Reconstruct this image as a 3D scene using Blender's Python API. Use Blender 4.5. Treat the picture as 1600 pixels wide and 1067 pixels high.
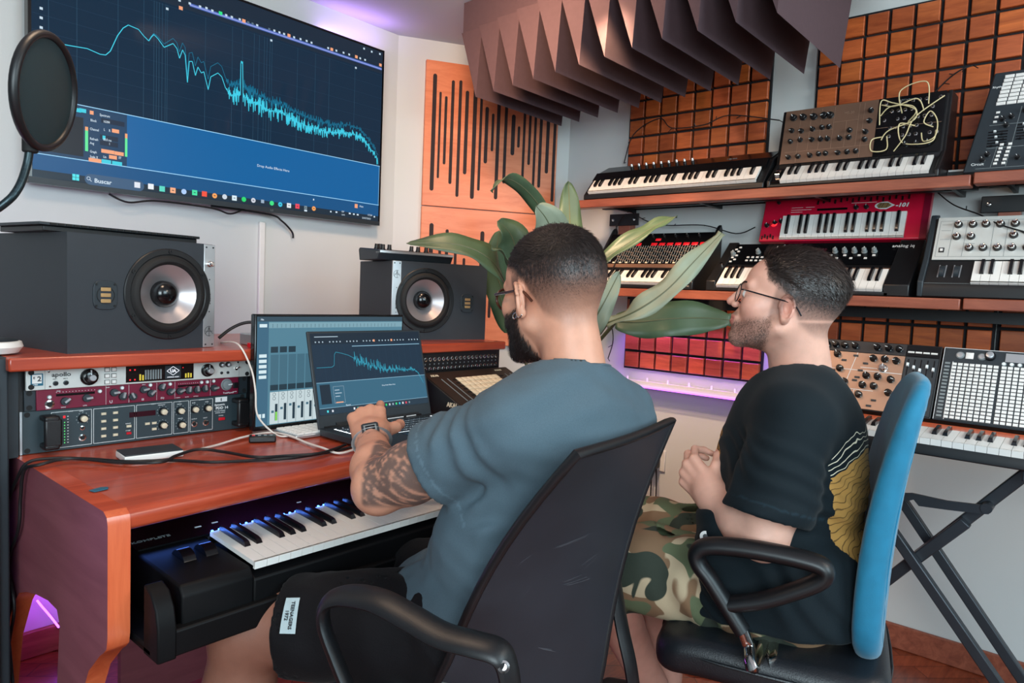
import bpy, math, random
import numpy as np
from math import sin, cos, pi, radians, sqrt
from mathutils import Vector, Matrix, Euler

for _o in list(bpy.data.objects):
    bpy.data.objects.remove(_o)
SC = bpy.context.scene
COL = SC.collection
random.seed(7)
RNG = np.random.default_rng(7)

# ------------------------------------------------------------------ camera
CAM = Vector((0, 0, 1.15))
YAW, PITCH, ROLL, FPX = radians(49.2), radians(-3.95), radians(2.4), 1100.0
_f = Vector((sin(YAW)*cos(PITCH), cos(YAW)*cos(PITCH), sin(PITCH)))
_r0 = Vector((cos(YAW), -sin(YAW), 0)); _u0 = _r0.cross(_f)
_r = cos(ROLL)*_r0 + sin(ROLL)*_u0; _u = _r.cross(_f)
cd = bpy.data.cameras.new('camera'); cam = bpy.data.objects.new('camera', cd); COL.objects.link(cam)
cd.sensor_width = 36; cd.lens = 36*FPX/1600; cd.clip_start = 0.02
cam.matrix_world = Matrix(((_r.x, _u.x, -_f.x, 0), (_r.y, _u.y, -_f.y, 0), (_r.z, _u.z, -_f.z, 1.15), (0, 0, 0, 1)))
SC.camera = cam


def dep(x, y, D):
    """point of the room seen at pixel (x, y) of the 1600x1067 frame, D metres ahead"""
    return CAM + D*(_f + (x-800)/FPX*_r - (y-533.5)/FPX*_u)


def onp(x, y, axis, v):
    d = _f + (x-800)/FPX*_r - (y-533.5)/FPX*_u
    return CAM + d*((v-CAM[axis])/d[axis])


# ------------------------------------------------------------------ light
SC.view_settings.view_transform = 'Standard'
SC.view_settings.look = 'None'
SC.view_settings.gamma = 1
SC.view_settings.use_curve_mapping = False
SC.view_settings.exposure = 0.12
W = bpy.data.worlds.new('room_world'); SC.world = W; W.use_nodes = True
W.node_tree.nodes['Background'].inputs[0].default_value = (0.75, 0.85, 1, 1)
W.node_tree.nodes['Background'].inputs[1].default_value = 0.2


def area(name, loc, tgt, size, power, color, size_y=None, spread=None):
    l = bpy.data.lights.new(name, 'AREA'); l.energy = power; l.color = color; l.size = size
    if size_y: l.shape = 'RECTANGLE'; l.size_y = size_y
    if spread: l.spread = spread
    o = bpy.data.objects.new(name, l); COL.objects.link(o); o.location = loc
    o.rotation_euler = (Vector(tgt)-Vector(loc)).to_track_quat('-Z', 'Y').to_euler()
    return o


area('window_daylight', (-1.1, -1.0, 1.5), (1.9, 1.5, 1.35), 1.6, 76, (0.76, 0.93, 1.0), 1.1)
area('side_window_daylight', (1.2, -1.9, 1.8), (1.9, 0.8, 1.2), 1.4, 46, (0.66, 0.90, 1.0), 1.0)
area('ceiling_lamp_light', (0.55, 1.15, 2.19), (0.9, 1.5, 0.8), 0.35, 9, (1.0, 0.72, 0.5))
area('corner_lamp_light', (1.25, 1.35, 2.18), (2.45, 1.75, 1.5), 0.2, 12, (1.0, 0.62, 0.38), None, radians(120))
area('rear_lamp_light', (1.7, -0.9, 2.18), (1.9, 0.6, 0.6), 0.5, 14, (1.0, 0.82, 0.66))

# ------------------------------------------------------------------ materials
def lin(c):
    return tuple(((v/255)/12.92 if v/255 <= .04045 else ((v/255+.055)/1.055)**2.4) for v in c)


MATS = {}


def mat(name, rgb, rough=.5, metal=0.0, noise=0.05, scale=40, bump=0.0, bscale=200, emit=None, es=1.0, coat=0.0, sheen=0.0, alpha=None, trans=0.0, ior=None, stretch=None, attr=None, spec=None, sss=0.0):
    """procedural material: rgb in 0-255 sRGB, value varied by a noise texture"""
    if name in MATS: return MATS[name]
    m = bpy.data.materials.new(name); m.use_nodes = True; MATS[name] = m
    nt = m.node_tree; N = nt.nodes; L = nt.links; b = N['Principled BSDF']
    b.inputs['Roughness'].default_value = rough; b.inputs['Metallic'].default_value = metal
    if spec is not None: b.inputs['Specular IOR Level'].default_value = spec
    if coat: b.inputs['Coat Weight'].default_value = coat; b.inputs['Coat Roughness'].default_value = .08
    if sheen: b.inputs['Sheen Weight'].default_value = sheen; b.inputs['Sheen Roughness'].default_value = .4
    if trans: b.inputs['Transmission Weight'].default_value = trans
    if ior: b.inputs['IOR'].default_value = ior
    if sss:
        b.inputs['Subsurface Weight'].default_value = sss; b.inputs['Subsurface Radius'].default_value = (.012, .005, .003); b.inputs['Subsurface Scale'].default_value = 1.0
    c = lin(rgb)
    tc = N.new('ShaderNodeTexCoord'); mp = N.new('ShaderNodeMapping'); L.new(tc.outputs['Object'], mp.inputs[0])
    if stretch: mp.inputs['Scale'].default_value = stretch
    nz = N.new('ShaderNodeTexNoise'); nz.inputs['Scale'].default_value = scale; nz.inputs['Detail'].default_value = 4; L.new(mp.outputs[0], nz.inputs['Vector'])
    hs = N.new('ShaderNodeHueSaturation'); mr = N.new('ShaderNodeMapRange')
    mr.inputs['From Min'].default_value = .25; mr.inputs['From Max'].default_value = .75
    mr.inputs['To Min'].default_value = 1-noise; mr.inputs['To Max'].default_value = 1+noise
    L.new(nz.outputs[0], mr.inputs[0]); L.new(mr.outputs[0], hs.inputs['Value'])
    if attr:
        a = N.new('ShaderNodeAttribute'); a.attribute_name = attr; L.new(a.outputs['Color'], hs.inputs['Color'])
    else:
        hs.inputs['Color'].default_value = (*c, 1)
    L.new(hs.outputs[0], b.inputs['Base Color'])
    if bump:
        nb = N.new('ShaderNodeTexNoise'); nb.inputs['Scale'].default_value = bscale; nb.inputs['Detail'].default_value = 3; L.new(mp.outputs[0], nb.inputs['Vector'])
        bp = N.new('ShaderNodeBump'); bp.inputs['Strength'].default_value = bump; bp.inputs['Distance'].default_value = .002
        L.new(nb.outputs[0], bp.inputs['Height']); L.new(bp.outputs[0], b.inputs['Normal'])
    if emit and spec is None: b.inputs['Specular IOR Level'].default_value = .15
    if emit:
        b.inputs['Emission Color'].default_value = (*lin(emit), 1); b.inputs['Emission Strength'].default_value = es
        b.inputs['Base Color'].default_value = (0.01, 0.01, 0.01, 1)
        for l in list(L):
            if l.to_socket == b.inputs['Base Color']: L.remove(l)
    return m


def wood(name, c1, c2, rough=.35, coat=.3, sc=(1.2, 14, 14), amt=1.0, perobj=0.0, attr=None):
    if name in MATS: return MATS[name]
    m = bpy.data.materials.new(name); m.use_nodes = True; MATS[name] = m
    nt = m.node_tree; N = nt.nodes; L = nt.links; b = N['Principled BSDF']
    b.inputs['Roughness'].default_value = rough; b.inputs['Coat Weight'].default_value = coat; b.inputs['Coat Roughness'].default_value = .15
    tc = N.new('ShaderNodeTexCoord'); mp = N.new('ShaderNodeMapping'); mp.inputs['Scale'].default_value = sc
    L.new(tc.outputs['Object'], mp.inputs[0])
    nz = N.new('ShaderNodeTexNoise'); nz.inputs['Scale'].default_value = 3; nz.inputs['Detail'].default_value = 8; nz.inputs['Roughness'].default_value = .65; nz.inputs['Distortion'].default_value = .6
    L.new(mp.outputs[0], nz.inputs['Vector'])
    cr = N.new('ShaderNodeValToRGB'); cr.color_ramp.elements[0].position = .32; cr.color_ramp.elements[1].position = .7
    cr.color_ramp.elements[0].color = (*lin(c1), 1); cr.color_ramp.elements[1].color = (*lin(c2), 1)
    L.new(nz.outputs[0], cr.inputs[0])
    out = cr.outputs[0]
    if attr:
        a = N.new('ShaderNodeAttribute'); a.attribute_name = attr
        mx = N.new('ShaderNodeMix'); mx.data_type = 'RGBA'; mx.blend_type = 'MULTIPLY'; mx.inputs[0].default_value = 1
        L.new(out, mx.inputs[6]); L.new(a.outputs['Color'], mx.inputs[7]); out = mx.outputs[2]
    L.new(out, b.inputs['Base Color'])
    bp = N.new('ShaderNodeBump'); bp.inputs['Strength'].default_value = .15; bp.inputs['Distance'].default_value = .001
    L.new(nz.outputs[0], bp.inputs['Height']); L.new(bp.outputs[0], b.inputs['Normal'])
    return m


M = dict(
    wall=mat('wall_paint', (203, 205, 203), .85, noise=.02, scale=3, bump=.08, bscale=150),
    wallfar=mat('grey_wall_paint', (128, 130, 132), .9, noise=.02, scale=3),  # walls out of view, made grey to cut bounced light
    ceil=mat('ceiling_paint', (205, 203, 208), .9, noise=.02, scale=3),
    desk=wood('desk_veneer', (150, 52, 30), (188, 78, 48), .33, .35, (1.0, 14, 14)),
    deskside=wood('mauve_veneer', (118, 62, 70), (138, 78, 86), .5, .1, (1, 1, 8)),  # mauve tone for side and modesty panels, apart from the red desktop
    edge=wood('edge_veneer', (196, 84, 48), (222, 112, 70), .3, .4, (14, 14, 1.5)),
    shelf=wood('shelf_wood', (118, 58, 42), (164, 92, 68), .45, .15, (1.4, 12, 12)),
    tile=wood('tile_wood', (150, 66, 28), (206, 106, 56), .45, .15, (2, 5, 14), attr='tint'),
    panel=wood('panel_plywood', (206, 112, 70), (228, 140, 98), .5, .1, (1.2, 4, 9)),
    floor=wood('floor_parquet', (120, 48, 26), (170, 82, 50), .3, .4, (3, 22, 3)),
    blackfelt=mat('black_felt', (22, 22, 26), .9, bump=.2),
    slot=mat('slot_felt', (48, 38, 40), .9),
    deep=mat('matt_black_plastic', (6, 6, 8), .6, spec=.2),
    black=mat('black_plastic', (15, 16, 19), .42, bump=.08, bscale=600),
    blackgloss=mat('black_gloss', (9, 10, 13), .18),
    dark=mat('charcoal_metal', (42, 50, 56), .45, .2),
    rackgrey=mat('rack_panel_paint', (44, 58, 64), .5, bump=.15, bscale=700),
    rubber=mat('black_rubber', (14, 14, 15), .75),
    spk=mat('speaker_paint', (38, 44, 51), .55, bump=.1, bscale=900),
    cone=mat('brushed_cone', (176, 170, 172), .32, .65, .08, 8),
    alu=mat('brushed_aluminium', (196, 200, 204), .32, .75, .04, 200, stretch=(1, 1, 20)),
    chrome=mat('chrome', (215, 212, 210), .12, 1.0),
    silver=mat('silver_paint', (206, 208, 204), .38, .25, .03),
    burg=mat('burgundy_panel', (112, 18, 48), .4, .1),
    white=mat('white_plastic', (226, 224, 220), .4, noise=.02),
    cream=mat('cream_plastic', (222, 206, 178), .4, noise=.02),
    key=mat('ivory_key', (232, 229, 224), .28, noise=.02, coat=.2),
    keyb=mat('black_key_gloss', (14, 15, 19), .22, coat=.3),
    red=mat('red_plastic', (200, 24, 40), .35),
    redp=mat('red_synth_paint', (196, 16, 52), .35, coat=.2),
    copper=mat('copper_panel', (166, 132, 112), .38, .35, .04),
    brown=mat('bronze_panel', (112, 82, 66), .5, .15, .06, 6),
    ink=mat('white_print', (225, 228, 228), .5, noise=0.01),
    inkd=mat('dark_print', (34, 36, 40), .5, noise=0.01),
    inkg=mat('grey_print', (120, 128, 130), .5, noise=0.01),
    gold=mat('gold_foil', (196, 160, 110), .35, .6),
    teal=mat('teal_plastic', (24, 96, 120), .35),
    cable=mat('black_cable', (16, 17, 20), .5),
    wcable=mat('white_cable', (222, 214, 206), .5),
    patch=mat('cream_cable', (214, 196, 150), .45),
    fabricblue=mat('blue_chair_fabric', (16, 112, 146), .8, noise=.12, scale=30, bump=.3, bscale=900, sheen=.25),
    leather=mat('black_leather', (22, 25, 30), .38, noise=.1, scale=12, bump=.25, bscale=350),
    mesh=mat('chair_back_fabric', (34, 37, 44), .5, noise=.15, scale=9, bump=.2, bscale=1200),
    foam=mat('mauve_foam', (76, 56, 61), .85, noise=.06, scale=60, bump=.25, bscale=900),
    leaf=mat('leaf_green', (66, 86, 62), .45, noise=.25, scale=9, bump=.1, bscale=60),
    paleleaf=mat('pale_leaf_underside', (132, 142, 122), .5, noise=.2, scale=9, bump=.1, bscale=60),
    stem=mat('stem_green', (88, 92, 66), .5),
    terr=mat('terracotta', (150, 92, 66), .8),
    soil=mat('soil', (48, 34, 26), .95, bump=.6, bscale=80),
    plaster=mat('socket_plate', (220, 218, 212), .4),
    steel=mat('steel_bar', (58, 62, 68), .4, .5),
    glass=mat('spectacle_glass', (240, 245, 245), .03, trans=1.0, ior=1.01, spec=.4),
    tort=mat('tortoiseshell', (66, 34, 22), .25, noise=.5, scale=90),
    frame=mat('thin_black_frame', (18, 22, 30), .25, .3),
    led=mat('purple_led', (180, 60, 255), emit=(178, 84, 255), es=5.0),
    blueled=mat('blue_led', (20, 60, 255), emit=(60, 120, 255), es=14.0),
    redled=mat('red_led', (255, 40, 40), emit=(255, 40, 50), es=1.3),
    greenled=mat('green_led', (80, 255, 120), emit=(90, 220, 120), es=1.0),
    yled=mat('amber_led', (230, 200, 60), emit=(220, 200, 70), es=.9),
    whiteled=mat('white_led', (230, 230, 240), emit=(230, 235, 245), es=1.2),
    popfab=mat('pop_filter_mesh', (30, 50, 54), .7, bump=.3, bscale=1500, alpha=.9),
)


def lite(name, rgb, es=1.0):
    return mat('screen_'+name, rgb, .3, emit=rgb, es=es)


# ------------------------------------------------------------------ mesh builder
class MB:
    def __init__(s):
        s.v = []; s.f = []; s.mi = []; s.m = 0

    def add(s, vs, fs):
        o = len(s.v); s.v += [tuple(v) for v in vs]
        for f in fs: s.f.append(tuple(i+o for i in f)); s.mi.append(s.m)
        return s

    def box(s, x0, x1, y0, y1, z0, z1, T=None):
        vs = [Vector((x, y, z)) for z in (z0, z1) for y in (y0, y1) for x in (x0, x1)]
        if T is not None: vs = [T @ v for v in vs]
        return s.add(vs, [(0, 2, 3, 1), (4, 5, 7, 6), (0, 1, 5, 4), (2, 6, 7, 3), (0, 4, 6, 2), (1, 3, 7, 5)])

    def cyl(s, a, b, r0, r1=None, n=24, cap=True):
        a = Vector(a); b = Vector(b); r1 = r0 if r1 is None else r1
        d = (b-a).normalized(); t = d.orthogonal().normalized(); w = d.cross(t)
        vs = []
        for p, r in ((a, r0), (b, r1)):
            for i in range(n):
                q = 2*pi*i/n; vs.append(p+r*(cos(q)*t+sin(q)*w))
        fs = [(i, (i+1) % n, n+(i+1) % n, n+i) for i in range(n)]
        if cap: fs += [tuple(range(n-1, -1, -1)), tuple(range(n, 2*n))]
        return s.add(vs, fs)

    def lathe(s, prof, c=(0, 0, 0), ax=(0, 0, 1), n=40, cap=True, sx=1.0):
        """prof: list of (radius, height) along ax from c"""
        c = Vector(c); d = Vector(ax).normalized(); t = d.orthogonal().normalized(); w = d.cross(t)
        if abs(d.y) > .9: t = Vector((1, 0, 0)); w = d.cross(t)
        vs = []
        for r, h in prof:
            for i in range(n):
                q = 2*pi*i/n; vs.append(c+h*d+r*(cos(q)*t*sx+sin(q)*w))
        fs = []
        for k in range(len(prof)-1):
            for i in range(n):
                j = (i+1) % n; fs.append((k*n+i, k*n+j, (k+1)*n+j, (k+1)*n+i))
        if cap:
            fs.append(tuple(range(n-1, -1, -1))); m = (len(prof)-1)*n; fs.append(tuple(range(m, m+n)))
        return s.add(vs, fs)

    def tube(s, pts, r, n=8, smooth=True, seg=6, flat=None, close=False):
        P = spline(pts, seg, close) if smooth else [Vector(p) for p in pts]
        rr = r if callable(r) else (lambda t: r)
        m = len(P); vs = []; prev = None
        for i, p in enumerate(P):
            if close: d = P[(i+1) % m]-P[i-1]
            else: d = P[min(i+1, m-1)]-P[max(i-1, 0)]
            if d.length < 1e-9: d = Vector((0, 0, 1))
            d.normalize()
            if prev is None:
                u = Vector(flat) if flat else d.orthogonal()
            else: u = prev
            u = (u-d*u.dot(d))
            if u.length < 1e-6: u = d.orthogonal()
            u.normalize(); prev = u; w = d.cross(u)
            R = rr(i/(m-1)); a, b = R if isinstance(R, tuple) else (R, R)
            for k in range(n):
                q = 2*pi*k/n; vs.append(p+a*cos(q)*u+b*sin(q)*w)
        fs = []
        for i in range(m if close else m-1):
            for k in range(n):
                k2 = (k+1) % n; j = (i+1) % m; fs.append((i*n+k, i*n+k2, j*n+k2, j*n+k))
        if not close: fs += [tuple(range(n-1, -1, -1)), tuple((m-1)*n+k for k in range(n))]
        return s.add(vs, fs)

    def prism(s, poly, h0, h1, T=None, axis='x'):
        """poly: 2D points; extruded along axis between h0 and h1. axis x: poly=(y,z); y: (x,z); z: (x,y)"""
        n = len(poly); vs = []
        for h in (h0, h1):
            for a, b in poly:
                vs.append(Vector((h, a, b) if axis == 'x' else ((a, h, b) if axis == 'y' else (a, b, h))))
        if T is not None: vs = [T @ v for v in vs]
        area2 = sum(poly[i][0]*poly[(i+1) % n][1]-poly[(i+1) % n][0]*poly[i][1] for i in range(n))
        flip = (area2 > 0) != (axis == 'y')
        fs = [tuple(range(n-1, -1, -1)), tuple(range(n, 2*n))]+[(i, (i+1) % n, n+(i+1) % n, n+i) for i in range(n)]
        if not flip: fs = [tuple(reversed(f)) for f in fs]
        return s.add(vs, fs)

    def quad(s, *p):
        return s.add(p, [tuple(range(len(p)))])

    def sphere(s, c, r, nu=20, nv=12, sc=(1, 1, 1)):
        c = Vector(c); vs = [c+Vector((0, 0, -r*sc[2]))]
        for j in range(1, nv):
            t = pi*j/nv-pi/2
            for i in range(nu): vs.append(c+Vector((r*cos(t)*cos(2*pi*i/nu)*sc[0], r*cos(t)*sin(2*pi*i/nu)*sc[1], r*sin(t)*sc[2])))
        vs.append(c+Vector((0, 0, r*sc[2]))); fs = []
        for i in range(nu):
            fs.append((0, 1+(i+1) % nu, 1+i)); fs.append((len(vs)-1, 1+(nv-2)*nu+i, 1+(nv-2)*nu+(i+1) % nu))
            for j in range(nv-2):
                fs.append((1+j*nu+i, 1+j*nu+(i+1) % nu, 1+(j+1)*nu+(i+1) % nu, 1+(j+1)*nu+i))
        return s.add(vs, fs)

    def mesh(s, name, mats, smooth=True, ang=40):
        me = bpy.data.meshes.new(name); me.from_pydata(s.v, [], s.f)
        for m in (mats if isinstance(mats, (list, tuple)) else [mats]): me.materials.append(m)
        me.polygons.foreach_set('material_index', s.mi)
        if smooth:
            me.polygons.foreach_set('use_smooth', [True]*len(me.polygons))
            me.set_sharp_from_angle(angle=radians(ang))
        me.update(); return me

    def obj(s, name, mats, parent=None, bevel=0, seg=2, smooth=True, loc=None, rot=None, sub=0):
        o = bpy.data.objects.new(name, s.mesh(name, mats, smooth)); COL.objects.link(o)
        if parent is not None: o.parent = parent
        if loc is not None: o.location = loc
        if rot is not None: o.rotation_euler = rot
        if bevel:
            b = o.modifiers.new('bevel', 'BEVEL'); b.width = bevel; b.segments = seg; b.limit_method = 'ANGLE'; b.angle_limit = radians(35); b.harden_normals = False
        if sub:
            b = o.modifiers.new('sub', 'SUBSURF'); b.levels = sub; b.render_levels = sub
        return o


def spline(pts, seg=6, close=False):
    P = [Vector(p) for p in pts]; n = len(P)
    if n < 3: return P
    out = []
    for i in range(n if close else n-1):
        if close: p0, p1, p2, p3 = P[i-1], P[i], P[(i+1) % n], P[(i+2) % n]
        else: p0, p1, p2, p3 = P[max(i-1, 0)], P[i], P[i+1], P[min(i+2, n-1)]
        for k in range(seg):
            t = k/seg
            out.append(.5*((2*p1)+(-p0+p2)*t+(2*p0-5*p1+4*p2-p3)*t*t+(-p0+3*p1-3*p2+p3)*t**3))
    if not close: out.append(P[-1])
    return out


def thing(name, label, cat, loc=(0, 0, 0), rot=(0, 0, 0), group=None):
    o = bpy.data.objects.new(name, None); COL.objects.link(o); o.empty_display_size = .05
    o.location = loc; o.rotation_euler = rot; o['label'] = label; o['category'] = cat
    if group: o['group'] = group
    return o


def tag(o, label, cat, group=None, kind=None):
    o['label'] = label; o['category'] = cat
    if group: o['group'] = group
    if kind: o['kind'] = kind
    return o


def struct(o):
    o['kind'] = 'structure'; return o


def text(s, size, m, parent, loc, rot=(0, 0, 0), name='lettering', align='LEFT', ext=.0003, bold=0.0, sx=1.0, shear=0):
    c = bpy.data.curves.new(name, 'FONT'); c.body = s; c.size = size; c.extrude = ext; c.align_x = align; c.offset = bold; c.shear = shear
    c.materials.append(m); c.resolution_u = 2
    o = bpy.data.objects.new(name, c); COL.objects.link(o); o.parent = parent; o.location = loc; o.rotation_euler = rot; o.scale = (sx, 1, 1)
    return o


def inst(proto_me, name, parent, loc, rot=(0, 0, 0), scale=None):
    o = bpy.data.objects.new(name, proto_me); COL.objects.link(o); o.parent = parent; o.location = loc; o.rotation_euler = rot
    if scale: o.scale = scale
    return o


# ------------------------------------------------------------------ the room
RX, RY, RZ = 2.65, 2.40, 2.215
CH0, CH1 = (1.965, 2.40), (2.65, 1.988)
struct(MB().box(-1.9, 3.0, -2.5, 2.7, -.1, 0).obj('floor', M['floor']))
struct(MB().box(-1.9, 3.0, -2.5, 2.7, RZ, RZ+.1).obj('ceiling', M['ceil']))
struct(MB().box(-1.9, CH0[0], RY, RY+.1, 0, RZ).obj('wall_back', M['wall']))
_cw = MB(); _cw.prism([CH0, CH1, (2.75, 2.06), (2.02, 2.5)], 0, RZ, axis='z')
struct(_cw.obj('wall_corner', M['wall']))
struct(MB().box(RX, RX+.1, -2.5, CH1[1], 0, RZ).obj('wall_right', M['wall']))
struct(MB().box(-1.9, -1.8, -2.5, 2.5, 0, RZ).obj('wall_left', M['wallfar']))
struct(MB().box(-1.8, 2.65, -2.5, -2.4, 0, RZ).obj('wall_front', M['wallfar']))
struct(MB().box(RX-.016, RX, -2.4, CH1[1]-.01, 0, .082).obj('baseboard_right', M['shelf'], bevel=.004))
_b = MB(); T = Matrix.Translation((CH0[0], CH0[1], 0)) @ Matrix.Rotation(-math.atan2(.412, .685), 4, 'Z')
_b.box(.02, .78, -.016, 0, 0, .082, T); struct(_b.obj('baseboard_corner', M['shelf'], bevel=.004))
struct(MB().box(-1.8, CH0[0]-.02, RY-.016, RY, 0, .082).obj('baseboard_back', M['shelf'], bevel=.004))
# white cable channel under the television
_c = MB(); _c.box(1.34, 1.362, RY-.014, RY, .8, 1.37)
struct(_c.obj('trim_1', M['white'], bevel=.003))
# parquet joints
# ------------------------------------------------------------------ builders shared by the instruments
class Pan:
    """a flat panel in a thing's local space: u along x, v up the slope (angle a), n out of it"""
    def __init__(s, parent, org, a):
        s.p = parent; s.o = Vector(org); s.a = a; s.R = Matrix.Rotation(a, 3, 'X')
        s.T = Matrix.Translation(s.o) @ s.R.to_4x4()

    def at(s, u, v, n=0): return s.o+s.R @ Vector((u, v, n))

    def put(s, me, name, u, v, n=0, th=0):
        o = inst(me, name, s.p, s.at(u, v, n)); o.rotation_mode = 'ZYX'; o.rotation_euler = (s.a, 0, th); return o

    def boxes(s, name, rects, mats, h=.001, n=0, bevel=0):
        if len(rects) > 1: name = name[:-2] if name.endswith('xes') else (name[:-1] if name.endswith('s') else name)
        for r in rects:
            b = MB(); b.box(r[0], r[1], r[2], r[3], n, n+(r[4] if len(r) > 4 else h), s.T); b.obj(name, mats, s.p, bevel=bevel)

    def lines(s, name, segs, w, m, n=.0006):
        b = MB()
        for (x0, y0, x1, y1) in segs:
            d = Vector((x1-x0, y1-y0)); d.normalize(); q = Vector((-d.y, d.x))*w/2
            b.quad(*[s.at(x, y, n) for x, y in ((x0+q.x, y0+q.y), (x0-q.x, y0-q.y), (x1-q.x, y1-q.y), (x1+q.x, y1+q.y))])
        return b.obj(name, m, s.p, smooth=False)

    def text(s, t, size, m, u, v, n=.0006, **k):
        return text(t, size, m, s.p, s.at(u, v, n), (s.a, 0, 0), **k)


_KM = {}


def knob_me(r, h, body='black', top=None, cap='ink', style=0):
    k = (r, h, body, top, cap, style)
    if k in _KM: return _KM[k]
    b = MB()
    if style == 0:     # skirted with pointer line
        b.lathe([(r*1.08, 0), (r*1.08, h*.18), (r*.92, h*.24), (r*.82, h*.92), (r*.7, h), (0.0001, h)], n=18)
        b.m = 1; b.box(-r*.08, r*.08, r*.15, r*.95, h*.93, h*1.03)
    elif style == 1:   # black skirt, coloured cap
        b.lathe([(r*1.1, 0), (r*1.1, h*.15), (r, h*.5), (r*.8, h*.52)], n=20)
        b.m = 1; b.lathe([(r*.78, h*.4), (r*.74, h*.97), (r*.66, h), (0.0001, h)], n=20)
    elif style == 2:   # bar pointer knob
        b.lathe([(r, 0), (r*.95, h*.6), (r*.6, h*.62), (0.0001, h*.62)], n=20)
        b.m = 1; b.box(-r*.25, r*.25, -r*.3, r*1.15, h*.5, h*1.1)
    elif style == 3:   # chromed cap
        b.lathe([(r*1.15, 0), (r*1.1, h*.3), (r*.8, h*.35)], n=20)
        b.m = 1; b.lathe([(r*.8, h*.3), (r*.78, h*.9), (r*.6, h), (r*.3, h*.93), (0.0001, h*.93)], n=20)
    me = b.mesh('knob', [M[body], M[top or cap]]); _KM[k] = me; return me


def jack_me(r, m='chrome', d='rubber'):
    k = ('j', r, m)
    if k in _KM: return _KM[k]
    b = MB(); b.lathe([(r, 0), (r, .0015), (r*.62, .002), (r*.58, .0005)], n=14, cap=False)
    b.m = 1; b.lathe([(r*.6, .0004), (0.0001, .0004)], n=14, cap=False)
    me = b.mesh('jack', [M[m], M[d]]); _KM[k] = me; return me


def btn_me(w, l, h, m, bev=True):
    k = ('b', w, l, h, m)
    if k in _KM: return _KM[k]
    b = MB(); e = min(w, l)*.12
    b.box(-w/2, w/2, -l/2, l/2, 0, h*.6)
    vs = [(-w/2, -l/2, h*.6), (w/2, -l/2, h*.6), (w/2, l/2, h*.6), (-w/2, l/2, h*.6), (-w/2+e, -l/2+e, h), (w/2-e, -l/2+e, h), (w/2-e, l/2-e, h), (-w/2+e, l/2-e, h)]
    b.add(vs, [(0, 1, 5, 4), (1, 2, 6, 5), (2, 3, 7, 6), (3, 0, 4, 7), (4, 5, 6, 7)])
    me = b.mesh('button', [M[m]]); _KM[k] = me; return me


def keybed(pan, u0, v0, nw, pitch=.0232, L=.14, n0=0.0, start=0, blen=.62, wm='key', bm='keyb', front=.018):
    """nw white keys from u0; v0 = front edge; start = scale degree of the first white key (0=C)"""
    g = .0009
    b = MB(); w = pitch-g
    b.box(0, w, 0, L, -.004, .004); b.box(0, w, -.0015, .004, -front, .004)
    wme = b.mesh('white_key', [M[wm]])
    b = MB(); bw = pitch*.5; bl = L*blen; hh = .0095
    vs = [(0, 0, 0), (bw, 0, 0), (bw, bl, 0), (0, bl, 0), (bw*.12, bl*.05, hh*.8), (bw*.88, bl*.05, hh*.8), (bw*.86, bl, hh), (bw*.14, bl, hh), (bw*.16, bl*.14, hh), (bw*.84, bl*.14, hh)]
    b.add(vs, [(0, 1, 5, 4), (4, 5, 9, 8), (8, 9, 6, 7), (1, 2, 6, 9, 5), (0, 4, 8, 7, 3), (2, 3, 7, 6)])
    bme = b.mesh('black_key', [M[bm]])
    for i in range(nw):
        o = pan.put(wme, 'white_key', u0+i*pitch, v0, n0)
    for i in range(nw-1):
        if (start+i) % 7 in (0, 1, 3, 4, 5):
            pan.put(bme, 'black_key', u0+(i+1)*pitch-g/2-bw/2, v0+L-bl, n0+.004)


# ------------------------------------------------------------------ studio desk
desk = thing('studio_desk', 'reddish veneered studio desk with raised shelf and rounded front edge', 'desk', (.412, 1.18, 0))
DX = Vector((.412, 1.18, 0))


def dl(b):   # shift a world-space builder into the desk's space
    b.v = [(x-DX.x, y-DX.y, z) for x, y, z in b.v]; return b


def yfront(x): return 1.178+(x-.412)*.075


_p = []
for q in range(0, 91, 15): _p.append((.016-.016*sin(radians(q)), .761+.016*cos(radians(q))))
_p = [(.016+.0, .777)]+_p[1:]+[(0, .757)]+[(.012-.012*cos(radians(q)), .753-.012*sin(radians(q))) for q in range(15, 91, 15)]
b = MB(); n = len(_p)
for xx in (.446, 1.80):
    b.v += [(xx, yfront(xx)+dy, z) for dy, z in _p]+[(xx, 2.15, .741), (xx, 2.15, .777)]
n += 2
for i in range(n): b.f.append((i, i+n, (i+1) % n+n, (i+1) % n)); b.mi.append(0)
b.f += [tuple(range(n)), tuple(range(2*n-1, n-1, -1))]; b.mi += [0, 0]
dl(b).obj('desktop', M['desk'], desk, smooth=True)
# side panels
SP = [(1.178, .60), (1.178, .757), (1.182, .770), (1.196, .777), (2.15, .777), (2.15, 0), (1.86, 0), (1.80, .22), (1.76, .361), (1.69, .463), (1.65, .50), (1.60, .518), (1.54, .532), (1.47, .543), (1.42, .542), (1.405, .52),
      (1.42, .40), (1.46, .2), (1.52, 0), (1.22, 0), (1.30, .2), (1.32, .33), (1.30, .42), (1.26, .49), (1.21, .535), (1.195, .545), (1.182, .556), (1.178, .575)]
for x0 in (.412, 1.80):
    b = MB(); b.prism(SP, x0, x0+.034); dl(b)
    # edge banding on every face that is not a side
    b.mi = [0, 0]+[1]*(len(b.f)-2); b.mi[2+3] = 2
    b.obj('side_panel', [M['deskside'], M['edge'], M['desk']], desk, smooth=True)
dl(MB().box(.66, 1.80, 1.80, 1.82, .08, .74)).obj('modesty_panel', M['deskside'], desk)
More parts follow.
